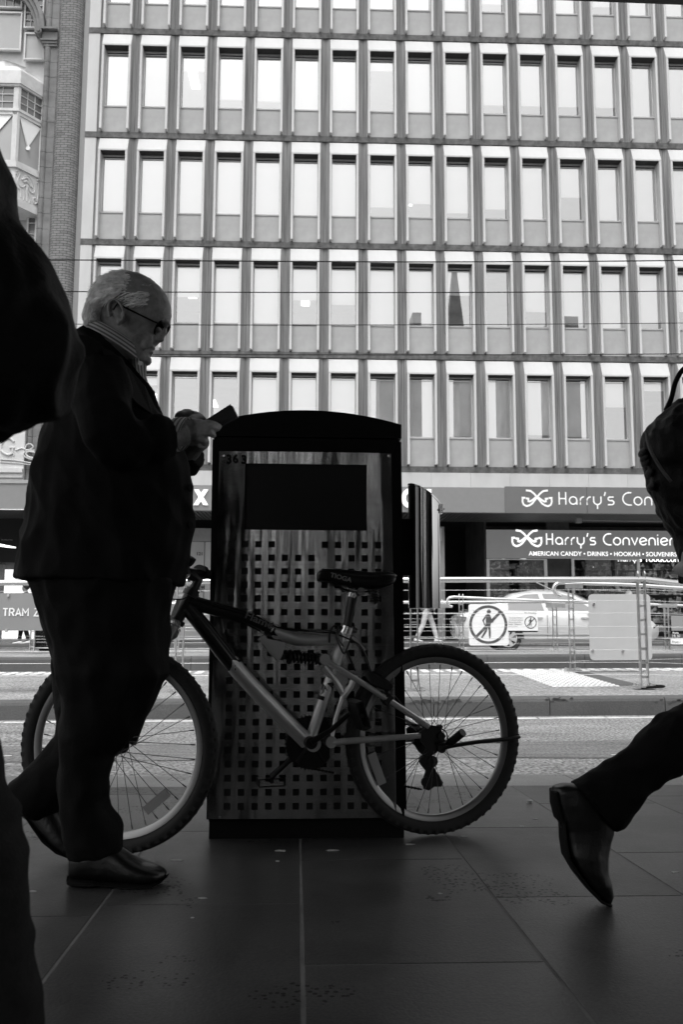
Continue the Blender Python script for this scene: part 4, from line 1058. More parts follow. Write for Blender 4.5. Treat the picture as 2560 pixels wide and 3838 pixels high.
# ------------------------------------------------------------------ mountain bicycle leaning at the cabinet
K_ = 1/.6125
Rg, Fg = G(1000*K_, 1918*K_), G(262*K_, 1964*K_)
be = Vector((Rg.x-Fg.x, Rg.y-Fg.y, 0)); WB = be.length; be.normalize(); bn = Vector((be.y, -be.x, 0))
def B(x, y, off=0.0):
    """point on the bicycle's plane (moved toward the camera by off) at a pixel of the 1568-wide picture"""
    d = CF + CR*((x*K_-1280)/FOC) + CU*((1919-y*K_)/FOC); o_ = Vector((0, 0, CAMZ))
    return o_+d*(((Rg-o_).dot(bn)+off)/d.dot(bn))
bi = thing('bicycle', 'black and silver full suspension mountain bicycle with flame graphics, leaning at the steel cabinet', 'bicycle', (Rg+Fg)/2)
M_tyre = mat('tyre_rubber', .018, .75, bump=.2, bscale=60)
M_rim = mat('alloy_rim', .30, .35, .85)
M_bsteel = mat('black_metal', .012, .32, .2)
M_spoke = mat('steel_spoke', .12, .35, .9)
M_refl = mat('plastic_reflector', .35, .3, bump=.3, bscale=300)
WR = .333
# meshes shared by both wheels; x and z radial, y along the axle
bm = bmesh.new(); torus(bm, (0, 0, 0), (0, 1, 0), WR-.0275, .0235, 72, 12)
for k in range(64):
    for s in (-1, 1):
        a_ = 2*math.pi*(k+(.5 if s > 0 else 0))/64; Rm = Matrix.Rotation(a_, 4, 'Y')
        for (r0, y0, dx, dy, dz) in ((WR-.0155, s*.0180, .0070, .005, .010), (WR-.0065, s*.007, .0050, .0055, .0045)):
            box(bm, (-dx, y0-dy, r0-dz), (dx, y0+dy, r0+dz*.35), Rm)
me_tyre = bm_to_me(bm)
bm = bmesh.new()
prof = [(.283, -.0105), (.283, .0105), (.268, .009), (.262, .005), (.262, -.005), (.268, -.009)]; n = 72; L = []
for i in range(n):
    a_ = 2*math.pi*i/n; L.append([bm.verts.new((r*math.sin(a_), y, r*math.cos(a_))) for r, y in prof])
for i in range(n):
    for j in range(6): bm.faces.new((L[i][j], L[i][(j+1) % 6], L[(i+1) % n][(j+1) % 6], L[(i+1) % n][j]))
me_rim = bm_to_me(bm)
bm = bmesh.new(); disc(bm, (0, 0, 0), (0, 1, 0), .014, .10, 16); disc(bm, (0, .028, 0), (0, 1, 0), .026, .004, 20); disc(bm, (0, -.028, 0), (0, 1, 0), .026, .004, 20); disc(bm, (0, 0, 0), (0, 1, 0), .005, .13, 10)
me_hub = bm_to_me(bm)
bm = bmesh.new(); tube(bm, [(.022, .028, -.008), (0, .012, .16), (-.0, .003, .258)], .00115, 5); tube(bm, [(0, .0035, .240), (0, .003, .262)], .0024, 6); me_sp = []
# a spoke leaves the flange at a tangent, then meets the rim
def spoke_mesh(side, cross):
    bm = bmesh.new(); a_ = cross*R(52); p0 = Vector((.025*math.sin(a_), side*.028, .025*math.cos(a_))); p1 = Vector((0, side*.002, .257))
    tube(bm, [p0, p1], .00115, 5); tube(bm, [p1+(p0-p1)*.06, p1], .0023, 6); return bm_to_me(bm)
bm.free()
me_sp = [spoke_mesh(1, 1), spoke_mesh(-1, 1), spoke_mesh(1, -1), spoke_mesh(-1, -1)]
for q in (me_tyre, me_rim, me_hub):
    for p in q.polygons: p.use_smooth = True
me_rim.set_sharp_from_angle(angle=R(35)); me_hub.set_sharp_from_angle(angle=R(35)); me_tyre.set_sharp_from_angle(angle=R(40))
def wheel(c, yaw, spin, name='wheel'):
    Mw = Matrix.Translation(c) @ Matrix.Rotation(yaw, 4, 'Z') @ Matrix.Rotation(spin, 4, 'Y')
    q = bpy.data.objects.new('wheel', me_rim)
    if not me_rim.materials: me_rim.materials.append(M_rim)
    COL.objects.link(q); q.parent = bi; q.matrix_local = WM[bi.name].inverted() @ Mw; WM[q.name] = Mw
    def sub(nm, me, m, ry=0):
        s = bpy.data.objects.new(nm, me)
        if not me.materials: me.materials.append(m)
        COL.objects.link(s); s.parent = q; s.rotation_euler = (0, ry, 0); return s
    sub('tyre', me_tyre, M_tyre); sub('hub', me_hub, M_bsteel)
    for k in range(36): sub('spoke', me_sp[k % 4], M_spoke, 2*math.pi*k/36)
    return q, Mw
yawb = math.atan2(be.y, be.x)
Rh = Rg+Vector((0, 0, WR)); Fh = Fg+Vector((0, 0, WR))
wr_, Mwr = wheel(Rh, yawb, .1); wf_, Mwf = wheel(Fh, yawb-R(27), .3)
fe = Vector((math.cos(yawb-R(27)), math.sin(yawb-R(27)), 0)); fn = Vector((fe.y, -fe.x, 0))
def Fp(x, y, off=0.0):
    d = CF + CR*((x*K_-1280)/FOC) + CU*((1919-y*K_)/FOC); o_ = Vector((0, 0, CAMZ))
    return o_+d*(((Fg-o_).dot(fn)+off)/d.dot(fn))
# reflectors clipped between the spokes, valve stems
def plate(bm, p, q, wd, nrm_, th=.006):
    p, q = Vector(p), Vector(q); d = (q-p).normalized(); s = d.cross(nrm_).normalized()*wd/2; n_ = nrm_*th/2
    hexa(bm, [p-s-n_, p+s-n_, p+s+n_, p-s+n_], [q-s-n_, q+s-n_, q+s+n_, q-s+n_])
bm = bmesh.new(); plate(bm, Fp(333, 1862, .012), Fp(385, 1818, .012), .030, fn); obj('reflector', bm, M_refl, wf_)
bm = bmesh.new(); plate(bm, B(853, 1730, .012), B(878, 1800, .012), .030, bn); obj('reflector', bm, M_refl, wr_)
bm = bmesh.new(); tube(bm, [B(1118, 1568), B(1113, 1582)], .0045, 8); obj('valve', bm, M_bsteel, wr_)
bm = bmesh.new(); tube(bm, [Fp(133, 1592), Fp(143, 1606)], .0045, 8); obj('valve', bm, M_bsteel, wf_)
# frame paint: black at the head, silver behind, flames between
M_fr = bpy.data.materials.new('flame_paint'); M_fr.use_nodes = True; t = M_fr.node_tree; b = t.nodes['Principled BSDF']
vc = t.nodes.new('ShaderNodeVertexColor'); vc.layer_name = 'tint'; tc = t.nodes.new('ShaderNodeTexCoord')
nz = t.nodes.new('ShaderNodeTexNoise'); nz.inputs['Scale'].default_value = 22; nz.inputs['Detail'].default_value = 1.5; nz.inputs['Distortion'].default_value = 1.2; t.links.new(tc.outputs['Object'], nz.inputs['Vector'])
ff = math_('ADD', vc.outputs['Color'], math_('MULTIPLY', math_('SUBTRACT', nz.outputs['Fac'], .5, t), .9, t), t)
fs_ = math_('GREATER_THAN', ff, .5, t)
t.links.new(math_('ADD', .008, math_('MULTIPLY', fs_, .75, t), t), b.inputs['Base Color']); t.links.new(math_('MULTIPLY', fs_, .55, t), b.inputs['Metallic'])
t.links.new(math_('ADD', .25, math_('MULTIPLY', fs_, .12, t), t), b.inputs['Roughness']); b.inputs['Coat Weight'].default_value = .3
M_silver = mat('silver_paint', .85, .22, .65, coat=.6)
def painted(name, pts, rr, ts, n=16, flat=1.0, parent=bi):
    bm = bmesh.new(); cl = bm.loops.layers.float_color.new('tint'); L = tube(bm, pts, rr, n, True, flat)
    tv = {}
    for ring, tt in zip(L, ts):
        for v in ring: tv[v] = tt
    for f in bm.faces:
        for l in f.loops: l[cl] = (tv[l.vert],)*3+(1,)
    return obj(name, bm, M_fr, parent, smooth='auto')
hx0, hx1 = B(436, 1366), B(405, 1424)
bm = bmesh.new(); tube(bm, [hx0, hx1], .0205, 18); ht = obj('head_tube', bm, M_bsteel, bi, smooth='auto')
bm = bmesh.new(); plate(bm, B(419, 1375, .0215)+be*-.012, B(403, 1415, .0215)+be*-.012, .012, bn, .002); obj('head_badge', bm, M_refl, ht)
pts = spline([B(428, 1392), B(470, 1443), B(545, 1538), B(620, 1618), B(705, 1703)], 6); nP = len(pts)
painted('down_tube', pts, [.0275-.002*abs(i/nP-.5) for i in range(nP)], [max(0, min(1, (i/nP-.46)*3.2+.5)) for i in range(nP)])
pts = spline([B(432, 1380), B(500, 1400), B(565, 1419), B(625, 1448), B(680, 1467), B(735, 1468), B(780, 1464)], 5); nP = len(pts)
painted('top_tube', pts, [.024-.005*i/nP for i in range(nP)], [max(0, min(1, (i/nP-.5)*2.6+.5))*.8+.05 for i in range(nP)])
pts = spline([B(798, 1446), B(778, 1502), B(745, 1598), B(711, 1702)], 5); nP = len(pts)
painted('seat_tube', pts, .0185, [.95-.5*math.exp(-((i/nP-.55)*6)**2) for i in range(nP)])
bm = bmesh.new(); disc(bm, B(713, 1705), bn, .026, .075, 24); obj('bottom_bracket', bm, M_silver, bi, smooth='auto')
bm = bmesh.new(); a_, c_ = B(799, 1440), B(793, 1456); tube(bm, [a_, c_], .0225, 16); tube(bm, [B(808, 1443, .01), B(818, 1448, .01)], .009, 10); obj('seat_clamp', bm, M_steel, bi, smooth='auto')
bm = bmesh.new(); plate(bm, B(598, 1463), B(640, 1511), .022, bn, .03); 
q = [B(597, 1463), B(652, 1475), B(646, 1500), B(640, 1513), B(634, 1510)]
hexa(bm, [p+bn*.021 for p in q], [p+bn*.016 for p in q]); hexa(bm, [p-bn*.021 for p in q], [p-bn*.016 for p in q])
obj('shock_bracket', bm, M_silver, bi)
bm = bmesh.new(); s0, s1 = B(644, 1507), B(742, 1514)
tube(bm, [s0, s1], .009, 10)
pts = []; ax = (s1-s0); axn = ax.normalized(); sx_ = axn.cross(bn).normalized()
for i in range(97):
    a_ = 2*math.pi*i/12; pts.append(s0+ax*(.22+.68*i/96)+(bn*math.cos(a_)+sx_*math.sin(a_))*.017)
tube(bm, pts, .0034, 6); disc(bm, s0+ax*.2, axn, .024, .008, 20); disc(bm, s0+ax*.93, axn, .020, .008, 20); disc(bm, s0, bn, .012, .04, 14)
obj('shock_absorber', bm, M_bsteel, bi, smooth='auto')
# rear triangle
bm = bmesh.new()
disc(bm, B(741, 1513), bn, .019, .06, 20)
tube(bm, [B(752, 1519, .02), B(860, 1586, .035), B(985, 1668, .058)], .0105, 12); obj('swing_arm', bm, M_silver, bi, smooth='auto')
bm = bmesh.new(); tube(bm, [B(740, 1527, -.03), B(855, 1604, -.045), B(978, 1680, -.062)], .0105, 12); obj('swing_arm', bm, M_silver, bi, smooth='auto')
bm = bmesh.new(); tube(bm, [B(742, 1530, .015), B(765, 1557, .015), B(786, 1590, .015)], [.012, .010, .011], 10); tube(bm, [B(815, 1550, .02), B(806, 1575, .02), B(786, 1600, .015)], .0125, 12); tube(bm, [B(786, 1600, .015), B(770, 1650, .012), B(760, 1704, .012)], .008, 10)
q = [B(742, 1524, .012), B(800, 1552, .012), B(787, 1592, .012), B(765, 1560, .012)]; hexa(bm, q, [p+bn*.005 for p in q])
obj('gusset', bm, M_silver, bi, smooth='auto')
bm = bmesh.new(); tube(bm, [B(757, 1705, .02), B(790, 1702, .03), B(880, 1695, .045), B(965, 1689, .055)], [.011, .012, .011, .010], 12); disc(bm, B(757, 1702, .01), bn, .020, .045, 18); obj('chain_stay', bm, M_silver, bi, smooth='auto')
bm = bmesh.new(); tube(bm, [B(757, 1705, -.04), B(880, 1700, -.05), B(965, 1696, -.06)], .010, 12); obj('chain_stay', bm, M_silver, bi, smooth='auto')
bm = bmesh.new(); q = [B(962, 1682, .06), B(985, 1664, .06), B(1012, 1668, .06), B(1020, 1700, .06), B(1016, 1722, .06), B(985, 1726, .06), B(965, 1700, .06)]; hexa(bm, q, [p-bn*.006 for p in q]); obj('dropout', bm, M_bsteel, bi); bm = bmesh.new(); q2 = [p-bn*.118 for p in q]; hexa(bm, q2, [p-bn*.006 for p in q2]); obj('dropout', bm, M_bsteel, bi)
# seat post, saddle
bm = bmesh.new(); tube(bm, [B(797, 1442), B(812, 1362)], .0135, 14); sp_ = obj('seat_post', bm, M_bsteel, bi, smooth='auto')
bm = bmesh.new(); tube(bm, [B(807, 1372), B(812, 1358)], .0165, 14); disc(bm, B(824, 1358), bn, .014, .05, 16); obj('seat_post_head', bm, M_steel, sp_, smooth='auto')
bm = bmesh.new()
st = [(728, 1325, .006, .020), (734, 1320, .017, .026), (748, 1319, .021, .032), (770, 1322, .027, .038), (795, 1326, .038, .044), (820, 1330, .058, .048), (845, 1332, .080, .048), (868, 1331, .092, .046), (886, 1329, .088, .040), (897, 1328, .066, .030), (902, 1328, .03, .016)]
rings = []
for x, y, wd, hh_ in st:
    c = B(x, y); r = ring_pts(Vector(), bn*wd, Vector((0, 0, 1))*hh_*.62, 20, .85)
    rings.append([c+p if p.z > 0 else c+Vector((p.x*.8, p.y*.8, p.z*1.1)) for p in r])
loft(bm, rings); bmesh.ops.subdivide_edges(bm, edges=bm.edges[:], cuts=1, smooth=.6, use_grid_fill=True)
sad = obj('saddle', bm, mat('saddle_vinyl', .012, .28, spec=.5, bump=.05, bscale=120), bi, smooth=True)
bm = bmesh.new()
for off in (-.045, .045, 0):
    pts = []
    for i in range(61):
        a_ = 2*math.pi*i/12; c = B(858, 1352, off)+(B(862, 1382, off)-B(858, 1352, off))*(i/60); pts.append(c+Vector((.014*math.cos(a_), .014*math.sin(a_), 0)))
    tube(bm, pts, .0022, 5)
for off in (-.022, .022): tube(bm, spline([B(760, 1336, off), B(800, 1356, off), B(840, 1358, off), B(868, 1350, off)], 4), .0035, 6)
tube(bm, [B(862, 1384, -.05), B(862, 1384, .05)], .004, 6)
obj('saddle_spring', bm, M_bsteel, sad, smooth='auto')
me = text_mesh('TIOGA', .022, .001, bold=.03, sx=1.15); p0 = B(757, 1324, .034); p1 = B(783, 1331, .034)
place_text(me, p0+bn*.004, (p1-p0+be*.0), Vector((0, 0, 1))-(p1-p0).normalized()*(p1-p0).normalized().z); obj('saddle_lettering', me, M_refl, sad)
# crank set
bm = bmesh.new(); tube(bm, [B(713, 1705, .055), B(760, 1676, .06), B(800, 1640, .062)], [.016, .012, .012], 12, flat=.7); disc(bm, B(713, 1705, .045), bn, .020, .03, 18); obj('crank_arm', bm, M_bsteel, bi, smooth='auto')
bm = bmesh.new(); tube(bm, [B(713, 1705, -.055), B(660, 1750, -.065), B(622, 1786, -.07)], [.016, .012, .012], 12, flat=.7); obj('crank_arm', bm, M_bsteel, bi, smooth='auto')
def pedal(c, up):
    bm = bmesh.new(); up = up.normalized(); s = up.cross(bn).normalized()
    for a_ in (-1, 1):
        hexa(bm, [c+s*a_*.012-up*.045+bn*.0, c+s*(a_*.012+.004)-up*.045, c+s*(a_*.012+.004)-up*.045+bn*.085, c+s*a_*.012-up*.045+bn*.085], [c+s*a_*.012+up*.045, c+s*(a_*.012+.004)+up*.045, c+s*(a_*.012+.004)+up*.045+bn*.085, c+s*a_*.012+up*.045+bn*.085])
    for a_ in (-1, 1):
        q = c+up*a_*.043; hexa(bm, [q-s*.012, q+s*.014, q+s*.014+bn*.085, q-s*.012+bn*.085], [p+up*.004*a_ for p in (q-s*.012, q+s*.014, q+s*.014+bn*.085, q-s*.012+bn*.085)])
    tube(bm, [c-bn*.01, c+bn*.08], .007, 8)
    obj('pedal', bm, M_bsteel, bi)
pedal(B(815, 1638, .065), B(806, 1590)-B(824, 1652)); pedal(B(612, 1786, -.155), Vector((.3, 0, 1))*0+be)
bm = bmesh.new(); cc_ = B(713, 1705, -.045)
torus(bm, cc_, bn, .084, .004, 48, 6, .002)
for k in range(5):
    a_ = k*1.2566+.3; d = be*math.cos(a_)+Vector((0, 0, 1))*math.sin(a_); tube(bm, [cc_, cc_+d*.08], .008, 6)
disc(bm, cc_, bn, .082, .003, 40)
for k in range(42):
    a_ = k*2*math.pi/42; d = be*math.cos(a_)+Vector((0, 0, 1))*math.sin(a_); s = d.cross(bn); p = cc_+d*.088
    hexa(bm, [p-s*.003-bn*.001, p+s*.003-bn*.001, p+s*.003+bn*.001, p-s*.003+bn*.001], [p+d*.006-s*.001-bn*.001, p+d*.006+s*.001-bn*.001, p+d*.006+s*.001+bn*.001, p+d*.006-s*.001+bn*.001])
obj('chainring', bm, M_bsteel, bi, smooth='auto')
# cassette, derailleur, chain, foot peg, stand
hb = Rh-bn*.0
bm = bmesh.new()
for k, r in enumerate((.052, .047, .042, .037, .032, .027)): disc(bm, B(984, 1700, -.022)-bn*.004*k*1.0, bn, r, .002, 40)
torus(bm, B(984, 1700, -.02), bn, .052, .0015, 48, 6); obj('cassette', bm, M_bsteel, bi, smooth='auto')
bm = bmesh.new()
q = [B(978, 1722, -.03), B(992, 1722, -.03), B(996, 1760, -.03), B(1018, 1797, -.03), B(1014, 1806, -.03), B(998, 1806, -.03), B(985, 1815, -.03), B(973, 1811, -.03), B(972, 1790, -.03), B(978, 1770, -.03), B(964, 1752, -.03), B(966, 1738, -.03)]
hexa(bm, q, [p-bn*.006 for p in q]); disc(bm, B(993, 1748, -.03), bn, .020, .006, 20); disc(bm, B(978, 1795, -.03), bn, .018, .006, 12); disc(bm, B(971, 1746, -.028), bn, .014, .012, 14)
obj('derailleur', bm, M_bsteel, bi, smooth='auto')
bm = bmesh.new()
def chain(a_, c_):
    L = (c_-a_).length; n = int(L/.0127); d = (c_-a_)/n
    for k in range(n):
        p = a_+d*k; disc(bm, p, bn, .0048, .007, 8); disc(bm, p+d*.5, bn, .0032, .004, 6)
        hexa(bm, [p-Vector((0, 0, .003))-bn*.0025, p-Vector((0, 0, .003))+bn*.0025, p+Vector((0, 0, .003))+bn*.0025, p+Vector((0, 0, .003))-bn*.0025], [p+d-Vector((0, 0, .003))-bn*.0025, p+d-Vector((0, 0, .003))+bn*.0025, p+d+Vector((0, 0, .003))+bn*.0025, p+d+Vector((0, 0, .003))-bn*.0025])
chain(B(720, 1646, -.045), B(985, 1667, -.035)); chain(B(715, 1764, -.045), B(968, 1812, -.035)); obj('chain', bm, M_bsteel, bi)
bm = bmesh.new(); tube(bm, [B(1030, 1708, .05), B(1063, 1681, .11)], .0145, 14); tube(bm, [B(1006, 1705, .0), B(1035, 1706, .06)], .010, 10); obj('foot_peg', bm, M_bsteel, bi, smooth='auto')
bm = bmesh.new(); tube(bm, spline([B(1010, 1722, .06), B(1035, 1713, .065), B(1100, 1703, .06), B(1160, 1697, .05), B(1194, 1692, .04)], 4), [.0075]*16+[.0055], 8); disc(bm, B(1014, 1718, .062), bn, .016, .01, 14); obj('kick_stand', bm, M_bsteel, bi, smooth='auto')
bm = bmesh.new(); c = B(1012, 1690, .06); disc(bm, c, bn, .014, .02, 16); disc(bm, B(1010, 1668, .06), bn, .007, .02, 12); tube(bm, spline([B(1012, 1672, .065), B(1024, 1680, .07), B(1028, 1695, .07), B(1020, 1708, .065)], 4), .0025, 6)
tube(bm, [B(1005, 1708, .07), B(1022, 1708, .07)], .007, 8); obj('gear_shift', bm, M_bsteel, bi, smooth='auto')
# brake and cables
bm = bmesh.new(); q = [B(846, 1538, .02), B(862, 1543, .04), B(892, 1562, .05), B(903, 1575, .05), B(898, 1585, .05), B(878, 1583, .04), B(850, 1568, .03), B(838, 1552, .02)]
hexa(bm, q, [p-bn*.03 for p in q]); tube(bm, [B(898, 1598, .04), B(884, 1616, .04)], .014, 10); tube(bm, spline([B(872, 1585, .04), B(884, 1600, .045), B(893, 1592, .045), B(887, 1580, .04)], 4), .004, 6); obj('rear_brake', bm, M_bsteel, bi)
bm = bmesh.new()
def cab(pts, r=.0026): tube(bm, spline(pts, 7), r, 6)
cab([B(442, 1372, .01), B(500, 1392, .02), B(560, 1408, .022), B(640, 1441, .02), B(700, 1449, .02), B(760, 1453, .02), B(790, 1462, .02)])
cab([B(640, 1441, .01), B(700, 1446, .01), B(750, 1446, .01), B(770, 1452, .01)])
cab([B(756, 1475, .022), B(758, 1450, .03), B(768, 1437, .03), B(776, 1441, .03), B(772, 1458, .03), B(778, 1478, .03), B(790, 1500, .03), B(800, 1480, .03), B(806, 1462, .03)], .0032)
cab([B(764, 1438, .025), B(776, 1436, .03), B(786, 1441, .03), B(775, 1455, .03), B(780, 1472, .03), B(796, 1492, .025)], .0032)
cab([B(790, 1462, .03), B(822, 1478, .03), B(838, 1500, .03), B(848, 1525, .03), B(853, 1545, .03)], .0026); cab([B(795, 1490, .02), B(808, 1520, .02), B(816, 1540, .02)])
cab([B(340, 1355, .12), B(380, 1372, .10), B(412, 1376, .05), B(430, 1370, .03)])
obj('brake_cable', bm, M_bsteel, bi, smooth='auto')
bm = bmesh.new(); plate(bm, B(808, 1462, -.01), B(838, 1493, -.01), .010, bn, .008); disc(bm, B(795, 1482, .02), bn, .016, .02, 12); obj('front_derailleur', bm, M_silver, bi)
bm = bmesh.new(); tube(bm, [B(737, 1597), B(734, 1606)], .021, 12); obj('frame_clip', bm, M_bsteel, bi)
me = text_mesh('Flame', .034, .001, bold=.02, sx=1.3)
p0, p1 = B(560, 1413, .0245), B(632, 1444, .0225); dx = (p1-p0).normalized(); place_text(me, p0-Vector((0, 0, .006)), dx, (Vector((0, 0, 1))-dx*dx.z)); obj('frame_lettering', me, M_faint, bi)
# fork, headset, stem, bars
bm = bmesh.new()
for o_ in (-1, 1):
    cr = Fp(392, 1447, o_*.058); lo = Fh+fn*o_*.055+fe*.020+Vector((0, 0, .004))
    tube(bm, [cr+(cr-lo).normalized()*.02, cr+(lo-cr)*.45], .015, 14)
ax_ = (hx1-Fh)
f1 = obj('fork', bm, M_silver, bi, smooth='auto')
bm = bmesh.new()
for o_ in (-1, 1):
    cr = Fp(392, 1447, o_*.058); lo = Fh+fn*o_*.055+fe*.020+Vector((0, 0, .004))
    tube(bm, [cr+(lo-cr)*.38, cr+(lo-cr)*.42, lo+(lo-cr)*.0], [.018, .0225, .018], 14)
tube(bm, [Fh-fn*.07, Fh+fn*.07], .008, 10)
obj('fork_slider', bm, M_bsteel, f1, smooth='auto')
bm = bmesh.new(); cr = Fp(396, 1448)
tube(bm, [Fp(392, 1452, -.06), cr, Fp(392, 1452, .06)], [.024, .026, .024], 14); tube(bm, [cr, hx1+(hx1-hx0)*.1], .02, 14); obj('fork_crown', bm, M_silver, f1, smooth='auto')
bm = bmesh.new(); dh = (hx0-hx1).normalized()
tube(bm, [hx1-dh*.012, hx1+dh*.004], .029, 18); obj('headset', bm, M_bsteel, bi, smooth='auto'); bm = bmesh.new(); tube(bm, [hx0-dh*.004, hx0+dh*.012], .028, 18); tube(bm, [hx0+dh*.012, hx0+dh*.022], .024, 18); obj('headset', bm, M_bsteel, bi, smooth='auto')
bm = bmesh.new(); sc_ = B(436, 1312)
tube(bm, [hx0+dh*.02, hx0+dh*.055, sc_+Vector((0, 0, -.01))], [.017, .018, .02], 14)
obj('stem', bm, M_bsteel, bi, smooth='auto')
n_end = sc_+fn*.23; far = sc_-fn*.25
bm = bmesh.new(); tube(bm, spline([n_end, sc_+(n_end-sc_)*.5+Vector((0, 0, .0)), sc_, sc_+(far-sc_)*.5, far], 5), .0125, 12); obj('handlebar', bm, M_bsteel, bi, smooth='auto')
bm = bmesh.new(); tube(bm, [n_end, n_end+(sc_-n_end)*.45], .0165, 14); obj('grip', bm, M_tyre, bi, smooth='auto')
bm = bmesh.new(); tube(bm, [far, far+(sc_-far)*.45], .0165, 14); obj('grip', bm, M_tyre, bi, smooth='auto')
for o_ in (1, -1):
    a0 = sc_+((n_end if o_ > 0 else far)-sc_)*.5
    bm = bmesh.new(); tube(bm, spline([a0, a0+Vector((-.03, 0, .012)), a0+Vector((-.055, -o_*.03, -.005)), a0+Vector((-.06, -o_*.09, -.02))], 4), .006, 8); disc(bm, a0+Vector((-.005, 0, .004)), n_end-sc_, .026, .035, 16); obj('brake_lever', bm, M_bsteel, bi, smooth='auto')
bm = bmesh.new(); tube(bm, spline([Fp(442, 1292, .0), Fp(432, 1286), Fp(424, 1300), Fp(428, 1320)], 4), .016, 10); obj('bar_end', bm, M_bsteel, bi, smooth='auto')
# ------------------------------------------------------------------ stainless fences on the tram stop
def UZ(x, y, v): u, z = SW(x, y, v); return u, z
M_rail = mat('stainless_rail', .78, .22, 1.0, var=.05, scale=3)
M_post = mat('stainless_post', .62, .34, 1.0, var=.15, scale=6, stretch=(3, 3, .5))
M_wire = mat('steel_wire', .48, .45, .7)
def post_at(x, v, ybase, ytop, par, wd=.052, gap=.055, depth=.012, rungs=9, plate=True):
    """double flat-bar post with rungs and bolted foot"""
    u, zb_ = UZ(x, ybase, v); _, zt_p = UZ(x, ytop, v)
    bm = bmesh.new()
    for s in (-1, 1):
        a_, b_ = u+s*gap/2-depth*.9 if s < 0 else u+gap/2-depth*.1, 0
        lo = [W(a_, v-wd/2, zb_), W(a_+depth, v-wd/2, zb_), W(a_+depth, v+wd/2, zb_), W(a_, v+wd/2, zb_)]
        hexa(bm, lo, [p+Vector((0, 0, zt_p-zb_-.03)) for p in lo])
        hi_ = [p+Vector((0, 0, zt_p-zb_-.029)) for p in lo]; c = sum(hi_, Vector())/4
        hexa(bm, hi_, [c+(p-c)*.6+Vector((0, 0, .03)) for p in hi_])
    for k in range(rungs):
        z = zb_+(zt_p-zb_)*(.07+.86*k/(rungs-1)); lo = [W(u-gap/2+.003, v-.014, z), W(u+gap/2-.003, v-.014, z), W(u+gap/2-.003, v+.014, z), W(u-gap/2+.003, v+.014, z)]
        hexa(bm, lo, [p+Vector((0, 0, .022)) for p in lo])
    if plate:
        lo = [W(u-.11, v-.08, zb_-.01), W(u+.11, v-.08, zb_-.01), W(u+.11, v+.08, zb_-.01), W(u-.11, v+.08, zb_-.01)]; hexa(bm, lo, [p+Vector((0, 0, .016)) for p in lo])
        for s in (-.085, .085):
            for w_ in (-.055, .055): disc(bm, W(u+s, v+w_, zb_+.018), (0, 0, 1), .016, .026, 10)
    return obj('post', bm, M_post, par), u, zb_, zt_p
def rail(pts, r, par, name='handrail', k=4):
    bm = bmesh.new(); tube(bm, spline(pts, k) if len(pts) > 2 else pts, r, 14); return obj(name, bm, M_rail, par, smooth='auto')
def wires(pairs, par, v0, v1=None, r=.0026):
    v1 = v1 if v1 is not None else v0; bm = bmesh.new()
    for (x0, y0), (x1, y1) in pairs:
        a_ = UZ(x0, y0, v0); c_ = UZ(x1, y1, v1); tube(bm, [W(a_[0], v0, a_[1]), W(c_[0], v1, c_[1])], r, 5)
    o = obj('wires', bm, M_wire, par); o['kind'] = 'stuff'; return o
# near fence
vA = 9.85
fA = thing('wire_fence', 'nearest stainless wire fence with a thick handrail running the full width of the tram stop', 'fence', W(0, vA, ZP), TH)
pA = {}
for x, yb, yt in ((-620, 2604, 2150), (668, 2597, 2150), (1554, 2586, 2144), (2418, 2572, 2140)): pA[x] = post_at(x, vA, yb, yt, fA, rungs=8, gap=.068, wd=.06)
pts = [(-700, 2185), (20, 2184), (1600, 2173), (2418, 2171), (2560, 2180), (2640, 2184)]
q = [W(UZ(x, y, vA)[0], vA+(.0 if x < 2430 else .25), UZ(x, y, vA)[1]) for x, y in pts]
bm = bmesh.new(); tube(bm, q, .032, 16); obj('handrail', bm, M_rail, fA, smooth='auto')
ys = [2210, 2251, 2298, 2348, 2390, 2436, 2482, 2528]
wires([((-700, y+9-k*.3), (2418, y)) for k, y in enumerate(ys)]+[((2418, y), (2660, y+9)) for y in ys], fA, vA)
# middle fence, receding to the right with curled handrail end
vB = 13.0
fB = thing('wire_fence', 'middle stainless wire fence whose handrail starts with a curled end, behind the blank board', 'fence', W(UZ(2150, 2510, vB)[0], vB, ZP), TH)
post_at(2148, vB, 2511, 2180, fB, rungs=8); post_at(2900, vB+.2, 2520, 2190, fB, rungs=8)
def PB(x, y, v): u, z = UZ(x, y, v); return W(u, v, z)
bm = bmesh.new(); c_ = PB(2440, 2576, vA); tube(bm, spline([c_+Vector((-.12, -.05, .0)), c_+Vector((0, -.09, .01)), c_+Vector((.12, -.04, .01)), c_+Vector((.15, .05, .01)), c_+Vector((.03, .10, .01))], 5), .014, 8)
solo('cable', bm, M_black, 'short loop of dark cable lying round the foot of the nearest fence post at right', 'cable')
rail([PB(2104, 2234, vB), PB(2088, 2227, vB), PB(2077, 2208, vB), PB(2085, 2190, vB), PB(2110, 2184, vB), PB(2200, 2187, vB), PB(2370, 2192, vB), PB(2560, 2204, vB), PB(2950, 2222, vB)], .029, fB, k=5)
rail([PB(2010, 2182, vB+.05), PB(2079, 2214, vB+.05)], .006, fB, 'stay_rod')
bm = bmesh.new(); a_ = PB(2120, 2188, vB-.03); c_ = PB(2186, 2206, vB-.03); box(bm, (a_.x, a_.y-.01, c_.z), (c_.x, a_.y+.03, a_.z)); obj('rail_bracket', bm, M_post, fB)
wires([((2148, y0), (2950, y0+(y1-y0)*4.4)) for y0, y1 in ((2208, 2216), (2258, 2263), (2300, 2304), (2345, 2347), (2392, 2392), (2440, 2438), (2478, 2474))], fB, vB, vB)
